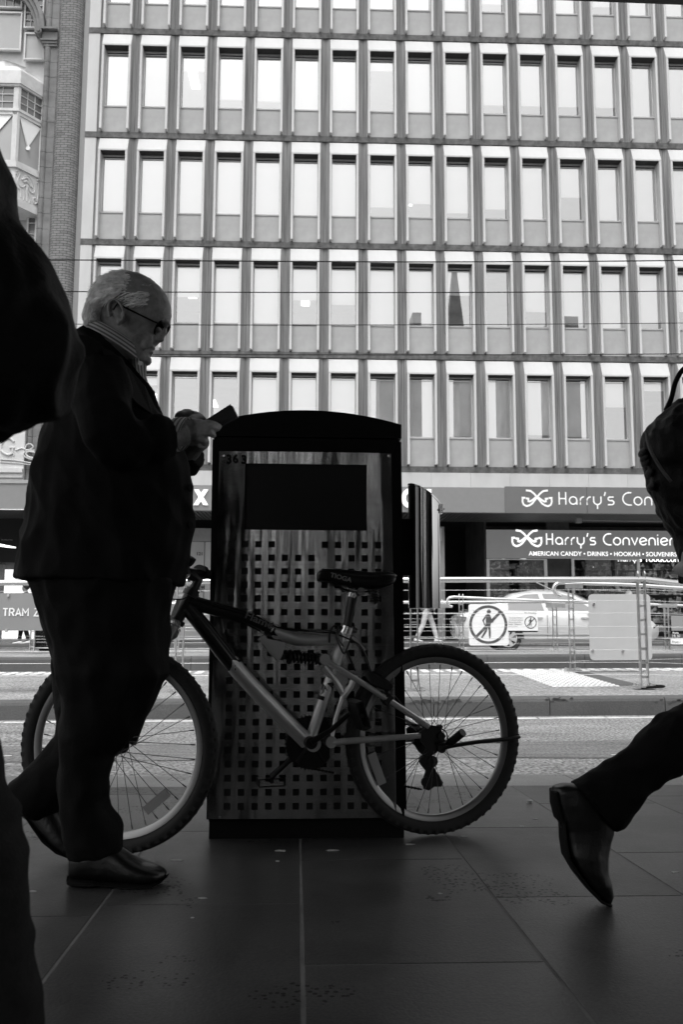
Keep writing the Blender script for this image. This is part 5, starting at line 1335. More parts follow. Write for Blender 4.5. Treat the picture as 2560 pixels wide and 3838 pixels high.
# far fence on the raised platform
vC = 15.9
fC = thing('wire_fence', 'farthest stainless wire fence on the raised platform, in front of the white car', 'fence', W(0, vC, ZP2), TH)
for x in (-420, 118, 660, 1180, 1652, 2084, 2505, 2960): post_at(x, vC, 2440, 2246 if x != 2505 else 2262, fC, rungs=7, gap=.06, wd=.05)
rail([PB(-700, 2268, vC), PB(640, 2262, vC), PB(1650, 2257, vC), PB(2200, 2258, vC), PB(2960, 2286, vC)], .028, fC)
for k, x in enumerate((1652, 2084, 2505)):
    bm = bmesh.new(); p = PB(x, 2268, vC-.03); box(bm, (p.x-.17, p.y, p.z-.045), (p.x+.17, p.y+.03, p.z+.03)); obj('rail_bracket', bm, M_post, fC)
wires([((-700, y+4), (2960, y+8)) for y in (2290, 2313, 2335, 2358, 2380, 2402, 2424)], fC, vC, r=.0018)
vD = 15.2
fD = thing('guard_rail', 'short stainless guard rail with a curled end beside the round no-walking sign', 'fence', W(UZ(1731, 2440, vD)[0], vD, ZP2), TH)
post_at(1731, vD, 2443, 2226, fD, rungs=8)
rail([PB(1696, 2274, vD), PB(1684, 2270, vD), PB(1677, 2256, vD), PB(1682, 2243, vD), PB(1700, 2238, vD), PB(1760, 2240, vD), PB(1900, 2246, vD), PB(2140, 2253, vD), PB(2200, 2256, vD)], .024, fD, k=5)
wires([((1731, y), (2150, y+6)) for y in (2286, 2310, 2334, 2360, 2384, 2410, 2428)], fD, vD, r=.0018)

# ---- boards and signs
def round_rect(bm, u0, u1, z0, z1, v, th, r=.05, skew=0):
    pts = []
    for cx, cz, a0 in ((u1-r, z1-r, 0), (u0+r, z1-r, 90), (u0+r, z0+r, 180), (u1-r, z0+r, 270)):
        for k in range(6): a_ = R(a0+90*k/5); pts.append((cx+r*math.cos(a_), cz+r*math.sin(a_)))
    hexa(bm, [W(u, v, z) for u, z in pts], [W(u, v+th, z) for u, z in pts])
def board(name, label, x0, x1, y0, y1, v, m, r=.05, cat='sign'):
    u0, z1 = UZ(x0, y0, v); u1, _ = UZ(x1, y0, v); _, z0 = UZ((x0+x1)/2, y1, v)
    t_ = thing(name, label, cat, W((u0+u1)/2, v, z0), TH); bm = bmesh.new(); round_rect(bm, u0, u1, z0, z1, v, .008, r); obj('plate', bm, m, t_)
    return t_, u0, u1, z0, z1
bb, u0, u1, z0, z1 = board('blank_board', 'large blank pale grey board with rounded corners on the middle fence, seen from the back', 2206, 2438, 2227, 2474, vB-.05, mat('board_back', .42, .5, .0, var=.05, scale=3), .06, 'board')
for x, y in ((2227, 2264), (2223, 2437), (2336, 2440)): bm = bmesh.new(); p = PB(x, y, vB-.06); disc(bm, p, (0, 1, 0), .018, .03, 12); obj('clamp', bm, M_steel, bb)
M_signgrey = mat('sign_grey_print', .075, .5)
ns, u0, u1, z0, z1 = board('prohibition_sign', 'square white sign with grey ring, slash and walking figure on the far fence', 1757, 1906, 2264, 2419, vC-.09, M_white_p, .04)
cu_, cz_ = UZ(1831, 2341, vC-.09); k = (u1-u0)/148.0
def sign_fig(name, cu_, cz_, k, v, par, m):
    """ring, slash and walking figure; pixel-like units scaled by k"""
    bm = bmesh.new(); R1, R2 = 71*k, 61*k; n = 48; L = []
    for i in range(n):
        a_ = 2*math.pi*i/n; L.append([bm.verts.new(W(cu_+r*math.cos(a_), v-d, cz_+r*math.sin(a_))) for r, d in ((R1, 0), (R1, .003), (R2, .003), (R2, 0))])
    for i in range(n):
        for j in range(4): bm.faces.new((L[i][j], L[i][(j+1) % 4], L[(i+1) % n][(j+1) % 4], L[(i+1) % n][j]))
    def poly(pts, d=.0032):
        hexa(bm, [W(cu_+x*k, v, cz_+y*k) for x, y in pts], [W(cu_+x*k, v-d, cz_+y*k) for x, y in pts])
    poly([(-50, -42), (-43, -49), (49, 42), (43, 50)], .0042)
    poly([(3+8*math.cos(a_*.524), 48+8*math.sin(a_*.524)) for a_ in range(12)])
    poly([(-5, 38), (5, 38), (9, 32), (10, 10), (8, -6), (-10, -6), (-9, 18)])            # trunk
    poly([(-5, 38), (-10, 34), (-22, 16), (-14, -4), (-10, -2), (-16, 14), (-8, 26)])      # rear arm
    poly([(9, 32), (13, 20), (20, 10), (18, 7), (8, 14)])                                  # front arm
    poly([(-10, -6), (-1, -6), (-5, -24), (-22, -50), (-28, -47), (-15, -26)])             # rear leg
    poly([(-2, -6), (8, -6), (9, -24), (8, -51), (2, -51), (1, -24)])                      # front leg
    return obj(name, bm, m, par)
sign_fig('pictogram', cu_, cz_, k, vC-.09, ns, M_signgrey)
bm = bmesh.new()
for x, y in ((1776, 2289), (1886, 2292), (1776, 2393), (1886, 2395)): disc(bm, PB(x, y, vC-.094), (0, 1, 0), .008, .006, 8)
obj('screw', bm, M_steel, ns)
n2, u0, u1, z0, z1 = board('notice', 'small white notice with fine print, just right of the ringed walking figure', 1906, 2016, 2291, 2369, vC-.10, M_white_p, .01)
cu_, cz_ = UZ(1990, 2333, vC-.10); sign_fig('pictogram', cu_, cz_, (u1-u0)/110/3.1, vC-.10, n2, M_darkgrey)
def vtext(name, s, x0, x1, y, v, m, par, bold=.01, sz=None):
    me = text_mesh(s, 1, .003, bold=bold); xs_ = [p.co.x for p in me.vertices]; a_, z_ = UZ(x0, y, v); b_ = UZ(x1, y, v)[0]
    f = (b_-a_)/(max(xs_)-min(xs_)); me.transform(Matrix.Translation((-min(xs_), 0, 0))); me.transform(Matrix.Scale(f, 4)); place_text(me, W(a_, v-.003, z_), ux)
    return obj(name, me, m, par)
vtext('heading', 'No Crossing', 1967, 2009, 2300, vC-.10, M_darkgrey, n2, .01)
for k, (s, xe) in enumerate((('Crossing tracks is', 1960), ('strictly prohibited.', 1961), ('Heavy penalties', 1955), ('apply. Offenders', 1958), ('prosecuted.', 1943))): vtext('small_print', s, 1908, xe, 2318+8*k, vC-.10, M_signgrey, n2, .0)
bm = bmesh.new(); a_ = PB(1906, 2364, vC-.104); c_ = PB(2016, 2369, vC-.104); box(bm, (a_.x, a_.y-.002, c_.z), (c_.x, c_.y+.001, a_.z)); obj('dark_band', bm, M_black, n2)
# route sign at the right edge
n3, u0, u1, z0, z1 = board('route_sign', 'grey and white tram route sign at the right edge of the far fence', 2517, 2680, 2308, 2416, vC-.2, mat('route_grey', .26, .5), .01)
for nm, y0, y1, m in (('black_band', 2364, 2376, M_black), ('grey_band', 2376.5, 2391, M_signgrey), ('white_band', 2391.5, 2415, M_white_p)):
    bm = bmesh.new(); a_ = PB(2515, y0, vC-.205); c_ = PB(2680, y1, vC-.205); box(bm, (a_.x, a_.y-.003, c_.z), (c_.x, a_.y, a_.z)); obj(nm, bm, m, n3)
vtext('heading', 'Route', 2523, 2545, 2374.5, vC-.21, M_letter, n3, .02); vtext('numbers', '19, 57, 59', 2523, 2572, 2388, vC-.21, M_letter, n3, .01); vtext('heading', 'From City', 2522, 2568, 2410, vC-.21, M_darkgrey, n3, .01)
# TRAM ZONE panel on the near fence at the left
tz_, u0, u1, z0, z1 = board('tram_sign', 'long grey panel with rounded white capitals hung on the near fence, at the left edge', -600, 560, 2225, 2364, vA-.05, mat('tram_grey', .24, .5, var=.08, scale=2), .012)
bm, L = write('TRAM ZONE', 1, .27, .004, .92, .12); a_, zt1 = UZ(10, 2281, vA-.06); _, zt0 = UZ(10, 2308, vA-.06); h = (zt1-zt0)/1.5
b_ = UZ(110, 2281, vA-.06)[0]; Lt = write('TRAM', 1, .27, .004, .92, .12); Lw = Lt[1]-.15; Lt[0].free()
me = bm_to_me(bm); me.transform(Matrix.Diagonal(((b_-a_)/Lw, h, 1, 1))); place_text(me, W(a_, vA-.053, zt0), ux); obj('lettering', me, M_letter, tz_)
for x, y in ((30, 2229), (22, 2362)): bm = bmesh.new(); p = PB(x, y, vA-.06); box(bm, (p.x-.012, p.y-.01, p.z-.02), (p.x+.012, p.y+.01, p.z+.01)); obj('clip', bm, M_post, tz_)
# perforated cabinet on the far platform, left
pc = thing('perforated_bin', 'low pale bin with a perforated front on the far platform at left', 'bin', PB(150, 2430, vC+.35))
a_, c_ = PB(126, 2362, vC+.3), PB(200, 2430, vC+.3)
bm = bmesh.new(); box(bm, (a_.x, a_.y, c_.z), (c_.x, a_.y+.3, a_.z+.5)); obj('body', bm, M_conc, pc)
bm = bmesh.new()
for i in range(9):
    for j in range(15): x = a_.x+.08+i*.135; z = c_.z+.08+j*.12
    
nxh = int((c_.x-a_.x-.08)/.13)
bm.free(); bm = bmesh.new(); st_ = 7.6*.26719/895*16.2
for i in range(9):
    for j in range(14):
        p = PB(132+i*7.6, 2369+j*7.6 if j < 8 else 2369-(j-7)*7.6, vC+.295); box(bm, (p.x-.017, p.y-.003, p.z-.017), (p.x+.017, p.y+.003, p.z+.017))
o = obj('perforation', bm, M_black, pc); 
bm = bmesh.new(); box(bm, (a_.x+.02, a_.y+.02, c_.z-.06), (c_.x-.02, a_.y+.28, c_.z)); obj('base', bm, M_black, pc)

# ------------------------------------------------------------------ silver sedan beyond the far fence
vK = 20.6
cr_x0, cr_z = UZ(1722, 2440, vK); CL = 4.75; cz0 = -.10
ca = thing('parked_car', 'silver white sedan standing on the far road behind the fences and the blank board', 'car', W(cr_x0+CL/2, vK+.9, cz0), TH-R(4))
M_car = mat('silver_car_paint', .55, .22, .3, coat=.6)
M_carglass = mat('car_window', .16, .06, spec=1.0, coat=1.0)
M_carglass2 = mat('car_rear_window', .03, .1, spec=.8)
hW = .88
# side outline of the body stations: x from rear bumper (left) to nose
st = [(-2.37, .42, .62, .70), (-2.30, .30, .84, .76), (-2.05, .22, .93, .84), (-1.5, .20, .96, .88), (-.9, .20, .95, .885), (0, .20, .95, .89), (.8, .20, .94, .885), (1.3, .20, .92, .88), (1.9, .22, .84, .85), (2.2, .26, .74, .78), (2.36, .36, .60, .66)]
bm = bmesh.new(); rings = []
for x, zlo, zhi, hw_ in st:
    r = [(-hw_*.86, zlo), (-hw_*.98, zlo+.10), (-hw_, zlo+.28), (-hw_*.975, zhi-.14), (-hw_*.90, zhi-.02), (-hw_*.6, zhi+.012), (hw_*.6, zhi+.012), (hw_*.90, zhi-.02), (hw_*.975, zhi-.14), (hw_, zlo+.28), (hw_*.98, zlo+.10), (hw_*.86, zlo)]
    rings.append([Vector((x, y, z)) for y, z in r])
loft(bm, rings); cb = obj('body', bm, M_car, ca, local=True, smooth='auto')
ch = [(-1.72, .94, .72), (-1.35, 1.20, .66), (-1.0, 1.36, .62), (-.55, 1.435, .60), (.1, 1.43, .60), (.42, 1.36, .62), (.75, 1.20, .66), (1.22, .92, .74)]
bm = bmesh.new(); rings = []
for x, zt1, hw_ in ch:
    zl = .90; rings.append([Vector((x, y, z)) for y, z in ((-.80, zl), (-hw_-.04*(1), max(zl+.01, zt1-.06)), (-hw_+.08, max(zl+.012, zt1)), (hw_-.08, max(zl+.012, zt1)), (hw_+.04, max(zl+.01, zt1-.06)), (.80, zl))])
loft(bm, rings); obj('roof', bm, M_car, ca, local=True, smooth='auto')
# side glass, both sides, set just proud of the cabin side
def cside(x, z):
    """y of the cabin side at height z"""
    for i in range(len(ch)-1):
        if ch[i][0] <= x <= ch[i+1][0]:
            f = (x-ch[i][0])/(ch[i+1][0]-ch[i][0]); zt1 = ch[i][1]+(ch[i+1][1]-ch[i][1])*f; hw_ = ch[i][2]+(ch[i+1][2]-ch[i][2])*f; break
    zt1 = max(zt1-.06, .91); g = (z-.90)/(zt1-.90); return .80+(hw_+.04-.80)*g
for nm, pts in (('window', [(-1.28, .955), (-1.02, 1.22), (-.72, 1.325), (-.42, 1.345), (-.30, .955)]), ('window', [(-.20, .955), (-.32, 1.35), (.10, 1.345), (.36, 1.28), (.86, .955)]), ('window', [(-1.52, .955), (-1.34, 1.08), (-1.34, .955)])):
    for s in (-1, 1):
        bm = bmesh.new(); vs = [Vector((x, s*(cside(x, z)+.008), z)) for x, z in pts]; hexa(bm, vs, [v-Vector((0, s*.02, 0)) for v in vs]); obj(nm, bm, M_carglass, ca, local=True)
bm = bmesh.new(); q = [Vector((-1.70, -.60, .955)), Vector((-1.70, .60, .955)), Vector((-1.12, .52, 1.325)), Vector((-1.12, -.52, 1.325))]; hexa(bm, [p+Vector((-.03, 0, .02)) for p in q], q); obj('rear_window', bm, M_carglass2, ca, local=True)
bm = bmesh.new(); q = [Vector((1.18, -.60, .955)), Vector((1.18, .60, .955)), Vector((.46, .52, 1.345)), Vector((.46, -.52, 1.345))]; hexa(bm, [p+Vector((.03, 0, .02)) for p in q], q); obj('windscreen', bm, M_carglass2, ca, local=True)
M_tyre2 = mat('car_tyre', .025, .8); M_hubcap = mat('wheel_cover', .6, .3, .5)
def carwheel():
    bm = bmesh.new(); torus(bm, (0, 0, 0), (0, 1, 0), .245, .075, 40, 10, .085); disc(bm, (0, 0, 0), (0, 1, 0), .2, .12, 32); return bm_to_me(bm)
me_cw = carwheel()
bm = bmesh.new(); torus(bm, (0, 0, 0), (0, 1, 0), .195, .012, 36, 6); disc(bm, (0, 0, 0), (0, 1, 0), .05, .02, 16)
for k in range(7):
    Rm = Matrix.Rotation(2*math.pi*k/7, 4, 'Y'); hexa(bm, [Rm @ Vector(p) for p in ((-.025, -.01, .03), (.025, -.01, .03), (.025, .01, .03), (-.025, .01, .03))], [Rm @ Vector(p) for p in ((-.048, -.01, .195), (.048, -.01, .195), (.048, .01, .195), (-.048, .01, .195))])
me_hc = bm_to_me(bm)
for x in (-1.16, 1.40):
    for s in (-1, 1):
        q = bpy.data.objects.new('wheel', me_cw)
        if not me_cw.materials: me_cw.materials.append(M_tyre2)
        q.location = (x, s*.80, .315); q.parent = ca; COL.objects.link(q)
        h = bpy.data.objects.new('wheel_cover', me_hc)
        if not me_hc.materials: me_hc.materials.append(M_hubcap)
        h.location = (0, s*.088, 0); h.parent = q; COL.objects.link(h)
bm = bmesh.new()
for s in (-1, 1):
    for x in (-1.16, 1.40):
        pts = [(x+.37*math.cos(R(a_)), .30+.37*math.sin(R(a_))) for a_ in range(0, 181, 15)]
        vs = [Vector((px_, s*.893, max(.2, pz_))) for px_, pz_ in pts]; hexa(bm, vs, [v-Vector((0, s*.2, 0)) for v in vs])
obj('wheel_arch', bm, M_dark, ca, local=True)
for s in (-1, 1):
    bm = bmesh.new(); q = [Vector((-2.33, s*.74, .62)), Vector((-2.20, s*.82, .62)), Vector((-2.10, s*.845, .80)), Vector((-2.30, s*.76, .82))]; hexa(bm, q, [p+Vector((-.02, s*.015, 0)) for p in q]); obj('tail_light', bm, mat('tail_lens', .12, .15, coat=1), ca, local=True)
    for x in (-.25, ):
        bm = bmesh.new(); box(bm, (x-.004, s*.8925-.004, .3), (x+.004, s*.8925+.004, .9)); obj('door_gap', bm, M_darkgrey, ca, local=True)
    bm = bmesh.new(); box(bm, (-1.0, s*.893-.012, .40), (1.0, s*.893+.012, .43)); obj('side_trim', bm, M_frame, ca, local=True)
    for x in (-.45, .62): 
        bm = bmesh.new(); box(bm, (x-.09, s*.893-.02, .77), (x+.09, s*.893+.02, .80)); obj('door_handle', bm, M_car, ca, local=True)
    bm = bmesh.new(); ellip(bm, (.78, s*.94, .98), .09, .07, .06); obj('wing_mirror', bm, M_car, ca, local=True, smooth=True)

# ------------------------------------------------------------------ overhead tram wires
for k, (pts, Y) in enumerate((([(-400, 970), (300, 974.5), (700, 977.5), (1500, 981.5), (2160, 979.6), (2560, 976), (3100, 970)], 12.4), ([(-400, 1090), (300, 1093), (700, 1095), (1500, 1096.5), (2160, 1094), (2560, 1091), (3100, 1086)], 13.6),
        ([(-400, 1212), (300, 1215), (700, 1218), (1500, 1217.5), (2160, 1214), (2560, 1210.5), (3100, 1204)], 15.0), ([(-400, 1326), (300, 1328), (700, 1329), (1500, 1330), (2160, 1328.5), (2560, 1326), (3100, 1322)], 16.9))):
    bm = bmesh.new(); tube(bm, spline([S(x, y, Y+ (x-1280)*.0002) for x, y in pts], 6), .008 if k != 2 else .006, 6)
    solo('tram_wire', bm, M_blackmatt, ('topmost of the four dark tram wires crossing the pale facade', 'second tram wire from the top, crossing behind the old man\'s head', 'third tram wire from the top, thinner than the others', 'lowest of the four dark tram wires, along a facade band')[k], 'wire', 'overhead tram wires')
# ------------------------------------------------------------------ people
def Q(x, y, Y): return S(x*K_, y*K_, Y)
M_skin = mat('aged_skin', .22, .5, var=.25, scale=60, bump=.25, bscale=160)
M_skin2 = mat('skin', .25, .5, var=.1, scale=30)
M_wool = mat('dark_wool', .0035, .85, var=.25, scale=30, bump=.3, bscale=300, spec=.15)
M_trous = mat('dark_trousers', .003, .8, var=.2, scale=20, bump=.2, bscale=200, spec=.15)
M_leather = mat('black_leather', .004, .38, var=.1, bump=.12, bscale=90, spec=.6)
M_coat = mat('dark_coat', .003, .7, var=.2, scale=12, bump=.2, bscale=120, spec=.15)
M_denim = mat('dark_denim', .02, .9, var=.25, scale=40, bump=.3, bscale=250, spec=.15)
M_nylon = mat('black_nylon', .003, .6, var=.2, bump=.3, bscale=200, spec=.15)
M_hair = mat('white_hair', .92, .45, var=.3, scale=50, bump=.4, bscale=90, stretch=(1, 1, 1))
M_stripe = bpy.data.materials.new('striped_cotton'); M_stripe.use_nodes = True; t = M_stripe.node_tree; b = t.nodes['Principled BSDF']
uvn = t.nodes.new('ShaderNodeUVMap'); sp3 = t.nodes.new('ShaderNodeSeparateXYZ'); t.links.new(uvn.outputs[0], sp3.inputs[0])
sn = math_('SINE', math_('MULTIPLY', sp3.outputs[0], 6.2832, t), 0, t)
t.links.new(math_('ADD', .22, math_('MULTIPLY', math_('GREATER_THAN', sn, -.2, t), .55, t), t), b.inputs['Base Color']); b.inputs['Roughness'].default_value = .9
def pairs_loft(bm, prs, Yc, deps, n=20, e=.9):
    """loft through left/right outline points (1568-wide pixels) at depth Yc, half thickness deps"""
    rings = []
    for i, (a_, c_) in enumerate(prs):
        y = Yc[i] if isinstance(Yc, (list, tuple)) else Yc; d = deps[i] if isinstance(deps, (list, tuple)) else deps
        p, q_ = Q(a_[0], a_[1], y), Q(c_[0], c_[1], y); rings.append(ring_pts((p+q_)/2, (q_-p)/2, Vector((0, d, 0)), n, e))
    loft(bm, rings)
def folds(amp, sc, seed=0, stretch=(1, 1, .35)):
    o_ = Vector((seed*7.3, seed*3.1, 0))
    def f(co):
        p = Vector((co.x*sc*stretch[0], co.y*sc*stretch[1], co.z*sc*stretch[2]))+o_
        a_ = noise.noise(p); b_ = noise.noise(p*2.3+Vector((5, 5, 5)))
        return amp*((1-abs(a_)*2.2)*.7-.42+b_*.5)
    return f
def finger(bm, pts, r0, r1):
    n = len(pts); tube(bm, spline(pts, 4), [r0+(r1-r0)*i/((n-1)*4) for i in range((n-1)*4+1)], 10); ellip(bm, pts[-1], r1, r1, r1, n=10, m=6)

# ---- the old man: head bowed over his phone, walking to the right
YM = 2.41
man = thing('person', 'old man with white hair and glasses in a dark jacket, looking at his phone', 'person', G(270*K_, 2032*K_))
bm = bmesh.new()
hd_ = [(632, 286, 318, .028), (637, 264, 336, .048), (646, 246, 352, .062), (660, 232, 368, .071), (680, 219, 384, .078), (702, 213, 392, .080), (722, 212, 393, .078), (738, 215, 390, .074), (750, 224, 382, .070), (760, 232, 376, .066), (772, 240, 372, .062), (785, 252, 364, .057), (795, 262, 353, .052), (803, 268, 345, .048), (811, 275, 346, .045), (820, 283, 342, .041), (831, 291, 342, .034), (841, 303, 333, .018)]
rings = []
for y, xl, xr, d in hd_:
    a_, c_ = Q(xl, y, YM), Q(xr, y, YM); cen_ = (a_+c_)/2; hx_ = (c_-a_)/2; r = []
    for i in range(28):
        tt = 2*math.pi*i/28; co, si = math.cos(tt), math.sin(tt)
        dd = d*(1 if co < 0 else 1-.18*co*co*(1 if y > 735 else .4)); r.append(cen_+hx_*co+Vector((0, dd*math.copysign(abs(si)**.92, si), 0)))
    rings.append(r)
loft(bm, rings)
# nose, lips, brow, cheeks, chin, ears, neck
tube(bm, [Q(378, 745, YM), Q(374, 762, YM), Q(364, 779, YM)], [.0075, .0105, .0115], 12); ellip(bm, Q(367, 779, YM), .0115, .011, .009)
for s in (-1, 1): ellip(bm, Q(357, 781, YM+s*.010), .009, .007, .006)
ellip(bm, Q(349, 799, YM), .0095, .017, .0045); ellip(bm, Q(344, 809, YM), .0095, .016, .0050); ellip(bm, Q(336, 828, YM), .014, .018, .014)
for s in (-1, 1):
    ellip(bm, Q(380, 741, YM+s*.026), .012, .026, .0085); ellip(bm, Q(334, 782, YM+s*.036), .020, .010, .026); ellip(bm, Q(362, 757, YM+s*.030), .010, .012, .007)
    ec = Q(268, 718, YM+s*.076)
    Er = Matrix.Rotation(R(-18), 3, 'Y')
    ellip(bm, ec+Vector((0, s*.003, 0)), .016, .007, .030, Er)
    pts = [ec+Er @ Vector((.019*math.cos(R(a_)), s*.014, .033*math.sin(R(a_)))) for a_ in range(-100, 215, 25)]
    tube(bm, spline(pts, 2), .0042, 8); ellip(bm, ec+Er @ Vector((-.0, s*.010, -.031)), .008, .005, .010)
tube(bm, [Q(286, 765, YM), Q(262, 800, YM), Q(236, 850, YM), Q(225, 900, YM)], [.056, .060, .066, .08], 20)
# body under the clothes, arms, legs
pairs_loft(bm, [((190, 880), (300, 880)), ((170, 960), (330, 960)), ((130, 1080), (395, 1080)), ((120, 1220), (400, 1220)), ((140, 1330), (370, 1330))], YM, [.14, .16, .16, .16, .14])
NA = [Q(240, 880, 2.24), Q(258, 1020, 2.20), Q(340, 1012, 2.24), Q(428, 998, 2.29)]
tube(bm, spline(NA, 4), [.045]*4+[.042]*4+[.034]*3+[.029]*2, 12)
FA = [Q(235, 885, 2.60), Q(300, 1075, 2.62), Q(400, 1055, 2.58), Q(462, 1010, 2.48)]
tube(bm, spline(FA, 4), [.045]*4+[.042]*4+[.034]*3+[.028]*2, 12)
tube(bm, [Q(270, 1330, 2.36), Q(262, 1600, 2.36), Q(205, 1780, 2.38), Q(205, 1960, 2.38)], [.07, .05, .04, .035], 12)
tube(bm, [Q(230, 1330, 2.48), Q(215, 1600, 2.50), Q(130, 1750, 2.53), Q(60, 1840, 2.54)], [.07, .05, .045, .035], 12)
# near hand: palm, four bent fingers of different length and a thumb
def h(x, y, Y): return S(x, y, Y)
ellip(bm, h(716, 1618, 2.31), .040, .017, .038, Matrix.Rotation(R(14), 3, 'Y')); ellip(bm, h(690, 1615, 2.305), .034, .021, .036); ellip(bm, h(745, 1600, 2.305), .022, .015, .022)
ellip(bm, h(742, 1630, 2.305), .020, .015, .020); tube(bm, [h(655, 1632, 2.295), h(690, 1618, 2.30)], [.030, .030], 14)
finger(bm, [h(748, 1590, 2.30), h(778, 1587, 2.295), h(803, 1592, 2.31), h(820, 1599, 2.335)], .0105, .0085)
finger(bm, [h(748, 1606, 2.30), h(776, 1600, 2.285), h(798, 1602, 2.30), h(815, 1606, 2.32)], .0105, .0082)
finger(bm, [h(745, 1625, 2.30), h(768, 1624, 2.285), h(788, 1625, 2.295), h(798, 1631, 2.32)], .0105, .0088)
finger(bm, [h(735, 1645, 2.30), h(755, 1648, 2.29), h(765, 1654, 2.30), h(764, 1660, 2.32)], .0100, .0085)
finger(bm, [h(712, 1578, 2.33), h(735, 1566, 2.36), h(760, 1572, 2.385)], .0120, .0090)
# far hand holding the other edge
ellip(bm, h(700, 1572, 2.46), .036, .018, .030); ellip(bm, h(682, 1562, 2.45), .022, .018, .018)
for k, (x0, y0, x1, y1, x2, y2) in enumerate(((705, 1560, 732, 1551, 752, 1566), (712, 1568, 742, 1556, 765, 1573), (715, 1580, 748, 1575, 770, 1588), (712, 1592, 742, 1592, 760, 1600))):
    finger(bm, [h(x0, y0, 2.46-.0*k), h(x1, y1, 2.45-.005*k), h(x2, y2, 2.425)], .0095, .0078)
finger(bm, [h(690, 1556, 2.44), h(715, 1550, 2.42), h(742, 1560, 2.405)], .0110, .0085)
me = remeshed(bm, .0032, 3, .5, lambda co: .0007*noise.noise(co*90)+.0006*noise.noise(co*40))
body = obj('body', me, M_skin, man, smooth=True)
# hair: a soft shell round the back and sides, with many fine locks lying on it
bm = bmesh.new()
hh_ = [(634, 272, 304, .03), (642, 250, 326, .056), (656, 230, 342, .071), (675, 215, 344, .080), (692, 206, 338, .084), (704, 202, 322, .085), (714, 200, 268, .086), (728, 199, 252, .084), (741, 200, 246, .080), (751, 205, 243, .070), (757, 215, 236, .05)]
pairs_loft(bm, [((xl, y), (xr, y)) for y, xl, xr, d in hh_], YM, [d for *_, d in hh_], 24, 1.0)
ellip(bm, Q(206, 742, YM), .016, .05, .020); ellip(bm, Q(203, 728, YM), .014, .05, .016)
me = remeshed(bm, .004, 3, .5, lambda co: .0022*noise.noise(Vector((co.x*60+co.z*40, co.y*60, co.z*25-co.x*20))))
hair = obj('hair', me, M_hair, man, smooth=True)
bm = bmesh.new(); rnd = random.Random(3)
for k in range(1100):
    y = rnd.uniform(634, 752) if k % 3 else rnd.uniform(634, 705); 
    for i in range(len(hh_)-1):
        if hh_[i][0] <= y <= hh_[i+1][0]:
            f = (y-hh_[i][0])/(hh_[i+1][0]-hh_[i][0]); xl = hh_[i][1]*(1-f)+hh_[i+1][1]*f; xr = hh_[i][2]*(1-f)+hh_[i+1][2]*f; d = hh_[i][3]*(1-f)+hh_[i+1][3]*f; break
    tt = rnd.uniform(-math.pi, math.pi); tt = tt if rnd.random() < .3 else -abs(tt)
    a_, c_ = Q(xl, y, YM), Q(xr, y, YM); cen_ = (a_+c_)/2; p = cen_+(c_-a_)/2*math.cos(tt)*1.01+Vector((0, d*math.sin(tt)*1.01, 0)); nrm_ = (p-Q(285, 715, YM)).normalized()
    dr = Vector((-.8, rnd.uniform(-.25, .25), -.35-(750-y < 60)*.35)); dr = (dr-nrm_*dr.dot(nrm_)); 
    if dr.length < .1: continue
    dr.normalize(); L = rnd.uniform(.018, .045); cu = nrm_.cross(dr)*rnd.uniform(-.35, .35)
    pts = [p+nrm_*.0005, p+dr*L*.35+nrm_*.002+cu*L*.1, p+dr*L*.7+nrm_*.002+cu*L*.35, p+dr*L+nrm_*rnd.uniform(-.001, .004)+cu*L*.7]
    tube(bm, pts, [.0011, .0012, .0009, .0003], 4)
for k in range(260):
    y = rnd.uniform(636, 700); x = rnd.uniform(296, 352-(y-636)*.2); i = min(range(len(hd_)), key=lambda q: abs(hd_[q][0]-y)); xl, xr, d = hd_[i][1], hd_[i][2], hd_[i][3]
    c0 = max(-1, min(1, (x-(xl+xr)/2)/((xr-xl)/2))); p = Q(x, y, YM-d*1.0*math.sqrt(max(0, 1-c0*c0))-.001)
    L = rnd.uniform(.012, .035); tube(bm, [p, p+Vector((-L*.5, -.001, -.1*L+rnd.uniform(-.002, .003))), p+Vector((-L, .001, -.35*L))], [.0007, .0008, .0003], 4)
for k in range(26):
    p = Q(rnd.uniform(200, 214), rnd.uniform(700, 752), YM+rnd.uniform(-.05, .05)); tube(bm, [p, p+Vector((-.007, 0, -.006)), p+Vector((-.010, rnd.uniform(-.004, .004), rnd.uniform(-.014, .004)))], [.0014, .0010, .0003], 4)
o = obj('hair_locks', bm, M_hair, hair); o['kind'] = 'stuff'
# glasses
bm = bmesh.new()
fdir = Vector((.82, 0, -.57)).normalized()
for s, (x, y) in ((-1, (365, 752)), (1, (380, 762))):
    c = Q(x, y, YM+s*.034); torus(bm, c, (fdir+Vector((0, s*.12, 0))).normalized(), .0215, .0014, 28, 6)
tube(bm, [Q(371, 752, YM-.013), Q(377, 752, YM), Q(378, 757, YM+.013)], .0018, 6)
tube(bm, [Q(360, 741, YM-.055), Q(352, 738, YM-.066), Q(305, 715, YM-.080), Q(268, 697, YM-.087), Q(259, 712, YM-.085)], .0024, 6)
tube(bm, [Q(372, 748, YM+.055), Q(356, 738, YM+.066), Q(305, 712, YM+.080), Q(268, 694, YM+.087)], .0024, 6)
gls = obj('glasses', bm, M_black, man, smooth='auto')
for s, (x, y) in ((-1, (365, 752)), (1, (380, 762))): bm = bmesh.new(); disc(bm, Q(x, y, YM+s*.034), (fdir+Vector((0, s*.12, 0))).normalized(), .0205, .001, 24); obj('lens', bm, glass('lens_glass', .02, .99), gls)
